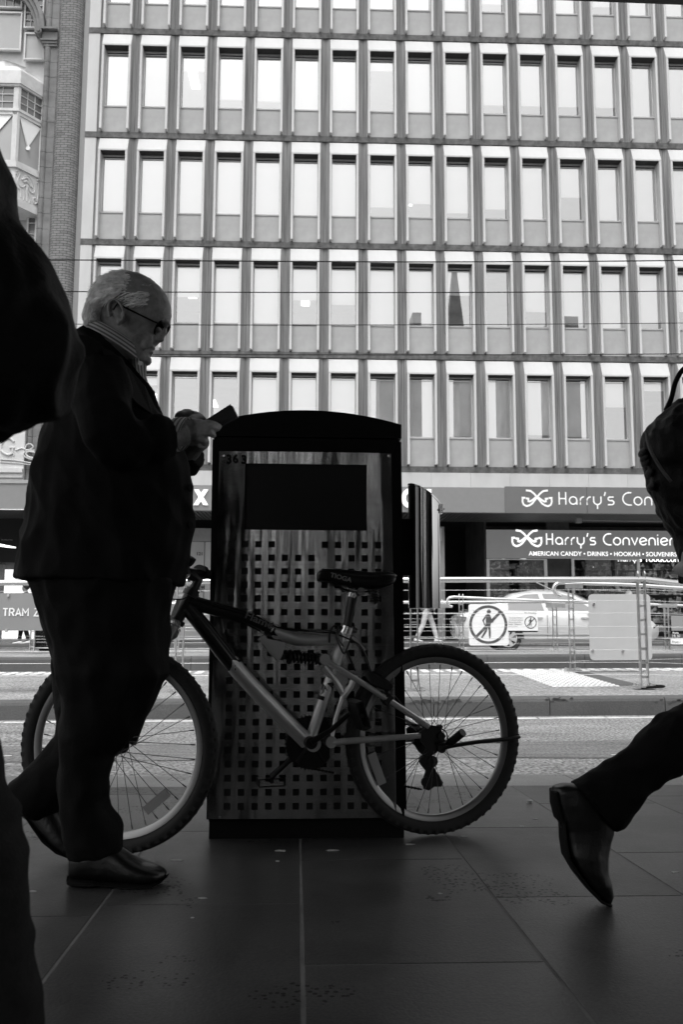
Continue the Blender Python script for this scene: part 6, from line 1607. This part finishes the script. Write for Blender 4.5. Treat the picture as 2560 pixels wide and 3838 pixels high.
# shirt: striped collar, placket, cuff
def band(name, rings, us, m, par):
    bm = bmesh.new(); uvl = bm.loops.layers.uv.new('UVMap'); L = [[bm.verts.new(p) for p in r] for r in rings]; n = len(rings[0]); ua = {}
    for r, u in zip(L, us):
        for v in r: ua[v] = u
    for k in range(len(L)-1):
        for i in range(n):
            f = bm.faces.new((L[k][i], L[k][(i+1) % n], L[k+1][(i+1) % n], L[k+1][i]))
            for l in f.loops: l[uvl].uv = (ua[l.vert], 0)
    bmesh.ops.solidify(bm, geom=bm.faces[:], thickness=.002); return obj(name, bm, m, par, smooth='auto')
def tilt_ring(b_, f_, d, n=28): a_, c_ = Q(*b_, YM), Q(*f_, YM); return ring_pts((a_+c_)/2, (c_-a_)/2, Vector((0, d, 0)), n)
col = band('collar', [tilt_ring((207, 734), (330, 806), .068), tilt_ring((203, 741), (329, 814), .078), tilt_ring((198, 749), (327, 824), .086), tilt_ring((195, 757), (326, 834), .090)], [0.25, 1.2, 2.4, 3.3], M_stripe, man)
bm = bmesh.new(); uvl = bm.loops.layers.uv.new('UVMap')
grid = []
for i, (x0, x1, y) in enumerate(((303, 330, 822), (303, 336, 836), (306, 336, 850), (312, 336, 866), (320, 342, 890), (330, 350, 912), (336, 356, 930), (350, 366, 955))):
    row = []
    for j in range(6): x = x0+(x1-x0)*j/5; row.append(bm.verts.new(Q(x, y, YM-.045+.045*(j/5)**2+.006*math.sin(j*2.2+i*1.3))))
    grid.append(row)
for i in range(7):
    for j in range(5):
        f = bm.faces.new((grid[i][j], grid[i][j+1], grid[i+1][j+1], grid[i+1][j]))
        for l, uu in zip(f.loops, (j*.9, j*.9+.9, j*.9+.9, j*.9)): l[uvl].uv = (uu, 0)
bmesh.ops.solidify(bm, geom=bm.faces[:], thickness=.003)
pk = obj('shirt_front', bm, M_stripe, man, smooth=True)
bm = bmesh.new(); disc(bm, Q(321, 834, YM-.060), (.3, -1, 0), .006, .003, 12); obj('button', bm, M_white_p, pk)
def cuff_ring(c, r, r2): return ring_pts(c, Vector((.012, 0, .046)).normalized()*r, Vector((.25, 1, 0)).normalized()*r2, 24)
band('cuff', [cuff_ring(Q(396, 999, 2.27), .049, .044), cuff_ring(Q(408, 998, 2.278), .048, .043), cuff_ring(Q(418, 997, 2.285), .047, .041), cuff_ring(Q(427, 996, 2.29), .045, .039)], [0, 1.0, 2.0, 3.1], M_stripe, man)
# jacket
bm = bmesh.new()
J = [((196, 760), (236, 786), .080), ((187, 770), (280, 824), .115), ((176, 788), (306, 856), .160), ((164, 818), (322, 884), .195), ((150, 865), (338, 910), .21), ((136, 920), (360, 935), .215), ((120, 975), (388, 970), .21), ((96, 1025), (420, 1030), .20), ((78, 1075), (438, 1080), .195), ((69, 1135), (445, 1140), .195), ((58, 1210), (443, 1215), .195), ((46, 1275), (434, 1285), .20), ((38, 1330), (418, 1345), .205)]
pairs_loft(bm, [(a_, c_) for a_, c_, d in J], YM, [d for *_, d in J], 28, .95)
tube(bm, spline([Q(222, 850, 2.26), Q(240, 940, 2.20), Q(262, 1012, 2.19), Q(330, 1010, 2.235), Q(397, 1001, 2.268)], 4), [.075]*4+[.072]*4+[.066]*4+[.058]*3+[.052]*2, 18)
tube(bm, spline([Q(215, 850, 2.58), Q(265, 980, 2.63), Q(310, 1080, 2.62), Q(400, 1062, 2.585), Q(449, 1038, 2.56)], 4), [.075]*4+[.07]*4+[.062]*4+[.055]*3+[.050]*2, 18)
tube(bm, spline([Q(198, 756, YM), Q(238, 782, YM-.088), Q(302, 838, YM-.088), Q(334, 890, YM-.05), Q(370, 955, YM-.02)], 4), .012, 8)
fo0 = folds(.013, 8, 1, (1, 1, .5))
def fo(co): return fo0(co)+.006*(1-2.4*abs(noise.noise(Vector((co.x*13+co.z*9, co.y*5, co.z*6-co.x*6)))))-.003
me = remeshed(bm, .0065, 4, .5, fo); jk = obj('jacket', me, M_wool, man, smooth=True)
bm = bmesh.new()
lp = [Q(238, 806, YM-.12), Q(262, 812, YM-.10), Q(303, 852, YM-.10), Q(336, 890, YM-.075), Q(362, 945, YM-.05), Q(373, 962, YM-.045), Q(352, 955, YM-.10), Q(318, 930, YM-.16), Q(282, 880, YM-.185), Q(250, 835, YM-.17)]
hexa(bm, [p+Vector((0, -.028, .0)) for p in lp], [p+Vector((0, -.018, 0)) for p in lp]); bmesh.ops.triangulate(bm, faces=[f for f in bm.faces if len(f.verts) > 4])
obj('lapel', bm, M_wool, jk)
bm = bmesh.new()
for y in (1120, 1205): disc(bm, Q(436, y, YM-.06), (1, -.6, 0), .010, .005, 14)
obj('button', bm, M_wool, jk)
# trousers
bm = bmesh.new()
T = [((62, 1325), (410, 1330), .17), ((92, 1400), (391, 1400), .165), ((115, 1480), (389, 1480), .15), ((128, 1540), (390, 1548), .13), ((140, 1600), (357, 1606), .11), ((137, 1660), (325, 1662), .10), ((134, 1705), (297, 1704), .095), ((134, 1735), (262, 1730), .09), ((134, 1775), (254, 1775), .085), ((134, 1815), (252, 1813), .08), ((136, 1835), (244, 1834), .08), ((138, 1855), (248, 1854), .08), ((141, 1884), (271, 1882), .08), ((146, 1906), (277, 1904), .08), ((152, 1935), (278, 1932), .08), ((158, 1972), (279, 1952), .078)]
pairs_loft(bm, [(a_, c_) for a_, c_, d in T], [YM-.02]*3+[YM-.05]*13, [d for *_, d in T], 24, .95)
pairs_loft(bm, [((95, 1400), (340, 1400)), ((120, 1520), (320, 1520)), ((126, 1600), (270, 1640)), ((132, 1682), (235, 1735)), ((108, 1712), (215, 1790)), ((81, 1742), (172, 1830)), ((48, 1773), (128, 1866)), ((18, 1798), (96, 1890))], 2.53, [.11, .10, .095, .085, .08, .075, .07, .068], 20, .95)
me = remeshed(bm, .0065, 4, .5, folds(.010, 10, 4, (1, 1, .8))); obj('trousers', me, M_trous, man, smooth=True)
# shoes
def shoe_loft(bm, prs, Y, deps, n=18): pairs_loft(bm, prs, Y, deps, n, .85)
bm = bmesh.new(); YS = G(270*K_, 2032*K_).y
shoe_loft(bm, [((159, 1975), (160, 2016)), ((163, 1950), (165, 2018)), ((180, 1935), (182, 2020)), ((215, 1925), (215, 2021)), ((255, 1932), (252, 2022)), ((282, 1949), (280, 2024)), ((302, 1963), (300, 2025)), ((328, 1979), (326, 2026)), ((355, 1987), (350, 2024)), ((372, 1994), (368, 2020)), ((382, 2002), (378, 2015))], YS, [.022, .032, .038, .040, .042, .046, .050, .052, .048, .038, .016])
me = remeshed(bm, .0045, 3, .5, lambda co: .0012*noise.noise(co*35)); sh = obj('shoe', me, M_leather, man, smooth=True)
bm = bmesh.new(); shoe_loft(bm, [((158, 2005), (160, 2030)), ((170, 2012), (172, 2032)), ((222, 2016), (222, 2033)), ((226, 2020), (226, 2028)), ((262, 2022), (262, 2030)), ((300, 2023), (300, 2034)), ((350, 2022), (348, 2031)), ((378, 2014), (372, 2022)), ((387, 2006), (384, 2012))], YS, [.030, .038, .040, .038, .040, .052, .050, .034, .014]); obj('sole', bm, M_blackmatt, sh, smooth='auto')
bm = bmesh.new()
shoe_loft(bm, [((14, 1808), (30, 1792)), ((16, 1836), (70, 1795)), ((38, 1862), (100, 1815)), ((70, 1888), (128, 1850)), ((95, 1914), (150, 1885)), ((118, 1938), (168, 1915)), ((142, 1954), (182, 1938)), ((160, 1964), (186, 1958)), ((172, 1967), (184, 1966))], 2.54, [.022, .036, .038, .040, .044, .046, .044, .032, .012])
me = remeshed(bm, .0045, 3); sh2 = obj('shoe', me, M_leather, man, smooth=True)
bm = bmesh.new(); shoe_loft(bm, [((10, 1832), (18, 1828)), ((28, 1860), (42, 1848)), ((54, 1873), (62, 1860)), ((60, 1868), (68, 1862)), ((80, 1898), (88, 1890)), ((104, 1928), (112, 1918)), ((135, 1954), (142, 1944)), ((158, 1965), (164, 1957)), ((174, 1969), (176, 1964))], 2.54, [.028, .036, .036, .034, .038, .046, .044, .034, .012]); obj('sole', bm, M_blackmatt, sh2, smooth='auto')
# phone in a folding case
ph = thing('phone', 'dark phone in a folding case held up by the old man in both hands', 'phone', S(810, 1580, 2.38))
bm = bmesh.new(); A_ = [S(742, 1597, 2.352), S(862, 1519.5, 2.345), S(869, 1520, 2.345), S(890, 1562, 2.345), S(800, 1612, 2.352)]
Bk = [p+Vector((-.004, .062, .012)) for p in A_]; hexa(bm, A_, Bk); obj('case', bm, mat('phone_case', .004, .4, spec=.25), ph)
bm = bmesh.new(); q = [S(744, 1594, 2.350)+Vector((0, .006, .0035)), S(861, 1518, 2.345)+Vector((0, .006, .0025)), S(861, 1518, 2.345)+Vector((-.004, .058, .0135)), S(744, 1594, 2.35)+Vector((-.004, .058, .0145))]; hexa(bm, q, [p+Vector((.0005, 0, .0015)) for p in q]); obj('screen', bm, mat('screen_glass', .02, .05), ph)

# ---- passer-by close to the camera at the left edge
YL = 1.14
lp_ = thing('person', 'out of focus passer-by in a dark coat and jeans, close by at the left edge', 'person', Vector((-.60, YL, -SLOPE*YL)))
def Xw(X, z, Y=YL): return Vector((X, Y, z))
bm = bmesh.new()
ellip(bm, Xw(-.60, 1.60), .10, .078, .12); ellip(bm, Xw(-.56, 1.53), .075, .062, .075); ellip(bm, Xw(-.49, 1.56), .018, .012, .022); ellip(bm, Xw(-.60, 1.58, YL-.08), .016, .012, .03); ellip(bm, Xw(-.60, 1.58, YL+.08), .016, .012, .03)
tube(bm, [Xw(-.60, 1.52), Xw(-.62, 1.38)], [.055, .062], 16); tube(bm, [Xw(-.62, 1.38), Xw(-.62, 1.1), Xw(-.62, .86)], [.09, .09, .09], 16)
tube(bm, [Xw(-.62, .9, YL-.05), Xw(-.58, .5, YL-.04), Xw(-.50, .08, YL)], [.08, .055, .04], 12); tube(bm, [Xw(-.62, .9, YL+.09), Xw(-.72, .5, YL+.09), Xw(-.88, .12, YL+.1)], [.08, .055, .04], 12)
ha = Q(-60, 930, YL-.02)
tube(bm, [Xw(-.62, 1.33, YL-.04), Q(80, 800, YL), ha], [.035, .03, .026], 12); ellip(bm, ha+Vector((-.05, 0, -.02)), .045, .018, .035)
for k in range(4): finger(bm, [ha+Vector((-.08, -.03+.018*k, -.02)), ha+Vector((-.11, -.028+.018*k, -.04)), ha+Vector((-.105, -.026+.018*k, -.066+.004*abs(k-1)))], .009, .007)
finger(bm, [ha+Vector((-.05, -.03, -.01)), ha+Vector((-.075, -.045, -.03)), ha+Vector((-.09, -.045, -.05))], .010, .008)
obj('body', remeshed(bm, .007, 3), M_skin2, lp_, smooth=True)
bm = bmesh.new()
CL_ = [((-300, 60), (-110, 20), .10), ((-360, 180), (-60, 170), .14), ((-380, 310), (-14, 310), .14), ((-380, 345), (-3, 345), .13), ((-380, 430), (20, 430), .12), ((-370, 490), (47, 490), .12), ((-360, 551), (82, 551), .115), ((-350, 657), (130, 657), .11), ((-340, 738), (162, 738), .11), ((-335, 776), (192, 776), .105), ((-330, 804), (196, 804), .10), ((-325, 860), (178, 858), .10), ((-320, 910), (150, 908), .10), ((-320, 955), (126, 948), .09), ((-325, 985), (92, 982), .07), ((-330, 996), (64, 1004), .05)]
pairs_loft(bm, [(a_, c_) for a_, c_, d in CL_], YL, [d for *_, d in CL_], 28, .9)
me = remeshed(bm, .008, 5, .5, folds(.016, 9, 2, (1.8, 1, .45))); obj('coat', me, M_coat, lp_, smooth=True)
bm = bmesh.new()
pairs_loft(bm, [((-330, 930), (-35, 930)), ((-330, 1100), (-50, 1100)), ((-320, 1300), (-60, 1300)), ((-290, 1500), (-50, 1500)), ((-262, 1650), (-30, 1650)), ((-240, 1788), (0, 1788)), ((-215, 1865), (34, 1865)), ((-190, 1953), (55, 1953)), ((-180, 2058), (66, 2058)), ((-172, 2199), (72, 2199)), ((-165, 2320), (92, 2300)), ((-165, 2480), (95, 2480)), ((-150, 2600), (85, 2600))], YL, [.12, .11, .10, .09, .085, .08, .075, .07, .07, .068, .068, .068, .065], 20, .95)
tube(bm, [Xw(-.62, .86, YL+.09), Xw(-.72, .5, YL+.09), Xw(-.86, .14, YL+.1)], [.10, .08, .065], 16)
me = remeshed(bm, .007, 4, .5, folds(.006, 12, 5, (.7, .7, 1.2))); obj('jeans', me, M_denim, lp_, smooth=True)
def simple_shoe(name, heel, toe, m, par, wd=.045, hgt=.07, zup=Vector((0, 0, 1))):
    bm = bmesh.new(); d = (toe-heel); L = d.length; dn = d/L; s = dn.cross(zup).normalized(); u = s.cross(dn); rings = []
    for f, w_, a_ in ((0, .55, .75), (.05, .75, 1.0), (.25, .85, 1.05), (.42, .88, .85), (.6, 1.0, .62), (.8, 1.05, .5), (.94, .8, .42), (1.0, .4, .25)):
        c = heel+d*f; r = ring_pts(c+u*hgt*a_*.5, s*wd*w_, u*hgt*a_*.5, 16, .75); rings.append(r)
    loft(bm, rings); return obj(name, bm, m, par, smooth=True)
simple_shoe('shoe', Vector((-.56, YL, .0)), Vector((-.28, YL, -.03)), M_leather, lp_); simple_shoe('shoe', Vector((-1.0, YL+.1, .10)), Vector((-.82, YL+.1, -.02)), M_leather, lp_)
bm = bmesh.new(); ellip(bm, Xw(-.615, 1.625), .105, .085, .115); obj('hair', bm, mat('dark_hair', .02, .5, bump=.4, bscale=150, stretch=(4, 4, 1)), lp_, smooth=True)

# ---- passer-by leaving at the right edge: lifted leg, shoe on its toe, backpack
tp = G(1400*K_, 2079*K_); YR = tp.y
rp = thing('person', 'passer-by in dark trousers at the right edge, pushing off on a pointed black shoe', 'person', tp)
bm = bmesh.new(); X0 = 1.30
def Xr(X, z, Y=YR): return Vector((X, Y, z))
ellip(bm, Xr(X0+.06, 1.60), .10, .078, .12); ellip(bm, Xr(X0+.10, 1.53), .075, .062, .075); ellip(bm, Xr(X0+.17, 1.56), .018, .012, .022)
for s in (-1, 1): ellip(bm, Xr(X0+.06, 1.58, YR+s*.08), .016, .012, .03)
tube(bm, [Xr(X0+.06, 1.52), Xr(X0+.02, 1.38)], [.055, .062], 16); tube(bm, [Xr(X0, 1.42), Xr(X0, 1.1), Xr(X0, .86)], [.13, .14, .15], 16, flat=1.2)
kn = Q(1760, 1560, YR); an = Q(1352, 1845, YR)
tube(bm, [Xr(X0, .9, YR-.05), kn, an, an+Vector((.03, 0, -.06))], [.085, .055, .035, .035], 12); tube(bm, [Xr(X0, .9, YR+.10), Xr(X0+.22, .5, YR+.1), Xr(X0+.38, .05, YR+.1)], [.085, .055, .04], 12)
hb2 = Q(1568, 1290, YR-.12)
tube(bm, [Xr(X0-.0, 1.36, YR-.17), Xr(X0-.12, 1.10, YR-.2), Xr(X0-.28, .93, YR-.15), hb2+Vector((.07, 0, .03))], [.045, .04, .033, .027], 12); ellip(bm, hb2+Vector((.035, 0, .01)), .04, .018, .032)
for k in range(4): finger(bm, [hb2+Vector((.01, -.028+.018*k, .0)), hb2+Vector((-.008, -.028+.018*k, -.018)), hb2+Vector((.002, -.028+.018*k, -.042+.004*k))], .0088, .007)
finger(bm, [hb2+Vector((.04, -.025, -.01)), hb2+Vector((.02, -.035, -.03)), hb2+Vector((.01, -.03, -.048))], .010, .008)
obj('body', remeshed(bm, .006, 3), M_skin2, rp, smooth=True)
bm = bmesh.new(); tube(bm, [Xr(X0+.02, 1.46), Xr(X0, 1.40), Xr(X0, 1.1), Xr(X0, .80)], [.07, .155, .16, .17], 20, flat=1.25)
tube(bm, [Xr(X0-.0, 1.38, YR-.17), Xr(X0-.12, 1.10, YR-.2), Xr(X0-.28, .93, YR-.15), hb2+Vector((.085, 0, .035))], [.07, .06, .052, .045], 14); tube(bm, [Xr(X0, 1.38, YR+.17), Xr(X0+.1, 1.1, YR+.2), Xr(X0+.3, 1.0, YR+.18)], [.07, .06, .05], 14)
obj('jacket', remeshed(bm, .008, 4, .5, folds(.01, 7, 6)), M_coat, rp, smooth=True)
bm = bmesh.new()
pairs_loft(bm, [((1990, 1330), (2200, 1420)), ((1870, 1390), (1990, 1590)), ((1740, 1470), (1800, 1690)), ((1640, 1560), (1680, 1730)), ((1568, 1617), (1572, 1770)), ((1515, 1638), (1528, 1797)), ((1466, 1690), (1487, 1825)), ((1450, 1708), (1466, 1852)), ((1385, 1752), (1447, 1886)), ((1345, 1778), (1434, 1905)), ((1312, 1794), (1412, 1908))], YR, [.10, .10, .095, .085, .08, .078, .07, .068, .066, .064, .062], 20, .92)
tube(bm, [Xr(X0, .92, YR+.08), Xr(X0+.22, .5, YR+.1), Xr(X0+.38, .10, YR+.1)], [.12, .085, .07], 16); tube(bm, [Xr(X0, .93, YR-.05), Xr(X0, .80, YR-.04), kn], [.14, .135, .085], 18); tube(bm, [Xr(X0, .95, YR), Xr(X0, .82, YR)], [.16, .15], 16)
obj('trousers', remeshed(bm, .006, 4, .5, folds(.006, 14, 8, (1, 1, 1))), M_trous, rp, smooth=True)
bm = bmesh.new()
pairs_loft(bm, [((1268, 1806), (1300, 1797)), ((1266, 1822), (1345, 1800)), ((1267, 1845), (1385, 1830)), ((1276, 1876), (1411, 1880)), ((1289, 1905), (1411, 1910)), ((1293, 1930), (1403, 1934)), ((1296, 1958), (1397, 1968)), ((1312, 1988), (1396, 2000)), ((1343, 2030), (1404, 2026)), ((1374, 2062), (1409, 2054)), ((1392, 2077), (1405, 2072))], YR, [.024, .036, .040, .040, .038, .040, .046, .048, .044, .030, .012], 20, .85)
sh = obj('shoe', remeshed(bm, .0045, 3, .5, lambda co: .001*noise.noise(co*30)), M_leather, rp, smooth=True)
bm = bmesh.new(); pairs_loft(bm, [((1266, 1815), (1276, 1812)), ((1267, 1845), (1282, 1845)), ((1275, 1878), (1292, 1878))], YR, [.034, .038, .036], 16, .7)
pairs_loft(bm, [((1287, 1882), (1294, 1880)), ((1290, 1930), (1297, 1928)), ((1297, 1968), (1303, 1964)), ((1318, 2004), (1325, 1998)), ((1345, 2038), (1352, 2032)), ((1376, 2069), (1383, 2062)), ((1400, 2080), (1404, 2074))], YR, [.034, .040, .047, .048, .044, .032, .016], 16, .7); obj('sole', bm, M_blackmatt, sh, smooth='auto')
simple_shoe('shoe', Xr(X0+.34, -.07, YR+.1), Xr(X0+.62, -.07, YR+.1), M_leather, rp)
bm = bmesh.new(); ellip(bm, Xr(X0+.045, 1.625), .105, .085, .115); obj('hair', bm, MATS['dark_hair'], rp, smooth=True)
bp_ = thing('backpack', 'black nylon backpack with a loop strap on the passer-by at the right edge', 'backpack', Q(1600, 1240, YR))
bm = bmesh.new()
pairs_loft(bm, [((1562, 912), (1740, 905)), ((1531, 939), (1765, 930)), ((1497, 973), (1775, 970)), ((1481, 997), (1775, 997)), ((1478, 1035), (1775, 1035)), ((1483, 1062), (1775, 1062)), ((1494, 1090), (1775, 1090)), ((1493, 1108), (1775, 1108)), ((1506, 1136), (1775, 1136)), ((1524, 1175), (1700, 1175)), ((1541, 1207), (1690, 1207)), ((1557, 1232), (1680, 1232)), ((1556, 1262), (1675, 1262)), ((1563, 1300), (1670, 1300)), ((1559, 1338), (1660, 1338))], YR-.02, [.07, .10, .12, .13, .135, .135, .135, .135, .13, .12, .11, .09, .07, .06, .04], 24, .8)
obj('bag', remeshed(bm, .006, 3, .5, folds(.009, 16, 3, (1, 1, 1))), M_nylon, bp_, smooth=True)
bm = bmesh.new(); tube(bm, spline([Q(1585, 838, YR), Q(1566, 852, YR), Q(1551, 880, YR), Q(1542, 915, YR), Q(1530, 942, YR)], 5), .007, 8); tube(bm, spline([Q(1585, 838, YR), Q(1600, 870, YR), Q(1605, 915, YR)], 4), .007, 8); obj('loop_strap', bm, M_nylon, bp_, smooth=True)
bm = bmesh.new(); tube(bm, spline([Q(1484, 990, YR-.15), Q(1493, 1030, YR-.158), Q(1516, 1072, YR-.16), Q(1542, 1106, YR-.16)], 5), .0045, 8); obj('piping', bm, mat('grey_piping', .08, .5), bp_, smooth=True)
bm = bmesh.new()
for y, x in ((1052, 1478), (1062, 1482), (1086, 1490), (1118, 1494), (1040, 1474)): ellip(bm, Q(x+2, y, YR-.03), .007, .03, .012)
obj('worn_edge', bm, M_nylon, bp_, smooth=True)

# ---- figures further off
def walker(name, label, base, hgt, facing, top_m, leg_m, shoe_m, hair_m, bag=None, stride=.30):
    """walking figure; facing +1 right, -1 left"""
    o = thing('person', label, 'person', base); k = hgt/1.72; F = facing
    def p(x, y, z): return base+Vector((x*F*k, y*k, z*k))
    bm = bmesh.new()
    ellip(bm, p(.02, 0, 1.61), .095*k, .075*k, .11*k); ellip(bm, p(.05, 0, 1.55), .07*k, .055*k, .07*k); ellip(bm, p(.115, 0, 1.58), .015, .01, .02)
    tube(bm, [p(.01, 0, 1.5), p(-.01, 0, 1.40)], [.05*k, .06*k], 12); tube(bm, [p(0, 0, 1.42), p(0, 0, 1.15), p(0, 0, .9)], [.12*k, .12*k, .13*k], 14)
    for s in (-1, 1):
        tube(bm, [p(0, s*.09, .92), p(.5*stride*s+.04, s*.09, .50), p(stride*s, s*.09, .08)], [.08*k, .052*k, .036*k], 10)
        tube(bm, [p(0, s*.19, 1.38), p(-.12*s, s*.23, 1.12), p(-.16*s+.05, s*.22, .88)], [.042*k, .036*k, .026*k], 10); ellip(bm, p(-.15*s+.06, s*.22, .82), .02*k, .03*k, .05*k)
    obj('body', remeshed(bm, .014, 2), M_skin2, o, smooth=True)
    bm = bmesh.new(); tube(bm, [p(0, 0, 1.45), p(0, 0, 1.40), p(0, 0, 1.15), p(0, 0, .88)], [.07*k, .15*k, .145*k, .16*k], 16, flat=1.15)
    for s in (-1, 1): tube(bm, [p(0, s*.19, 1.38), p(-.12*s, s*.23, 1.12), p(-.16*s+.05, s*.22, .90)], [.06*k, .052*k, .045*k], 10)
    obj('jacket', remeshed(bm, .016, 2, .5, folds(.01, 9, 1)), top_m, o, smooth=True)
    bm = bmesh.new()
    for s in (-1, 1): tube(bm, [p(0, s*.08, .95), p(.5*stride*s+.04, s*.09, .50), p(stride*s, s*.09, .10)], [.105*k, .075*k, .06*k], 12)
    obj('trousers', remeshed(bm, .014, 2, .5, folds(.006, 12, 2)), leg_m, o, smooth=True)
    for s in (-1, 1): simple_shoe('shoe', p(stride*s-.08, s*.09, 0 if s > 0 else .03), p(stride*s+.19, s*.09, 0), shoe_m, o, .045*k, .08*k)
    bm = bmesh.new(); ellip(bm, p(.0, 0, 1.63), .105*k, .085*k, .11*k); obj('hair', bm, hair_m, o, smooth=True)
    return o
M_pale = mat('pale_cloth', .55, .9, var=.2, scale=12, bump=.2, bscale=60); M_checked = mat('patterned_cloth', .22, .9, var=.6, scale=14); M_dh = MATS['dark_hair']; M_shoew = mat('white_sneaker', .75, .6, var=.05)
def footp(x, v, z): u = SW(x, 2400, v)[0]; return W(u, v, z)
walker('p', 'far walker in pale trousers and a patterned jacket, half hidden behind the curved steel hood', footp(1600, 25.9, .03), 1.72, 1, M_checked, M_pale, M_shoew, M_dh)
walker('p', 'far walker in dark clothes and white sneakers behind the panel with rounded capitals', footp(88, 25.9, .03), 1.72, -1, M_darkgrey, M_black, M_shoew, M_dh, stride=.16)
rk = walker('p', 'far walker with a pale rucksack, seen just over the blank board', footp(2330, 26.0, .03), 1.70, -1, M_darkgrey, M_darkgrey, M_shoew, M_dh)
ru = footp(2343, 25.9, 1.02); ba = thing('rucksack', 'pale rucksack worn by the far walker above the blank board', 'rucksack', ru)
bm = bmesh.new(); ellip(bm, ru+Vector((.17, 0, .22)), .13, .16, .25); obj('bag', bm, M_pale, ba, smooth=True)
wk = G(2570, 2950); 
walker('p', 'pedestrian at the right edge with only a white sneaker showing on the pavement', Vector((wk.x+.38, wk.y+.05, wk.z)), 1.70, 1, M_darkgrey, M_denim, M_shoew, M_dh, stride=.33)
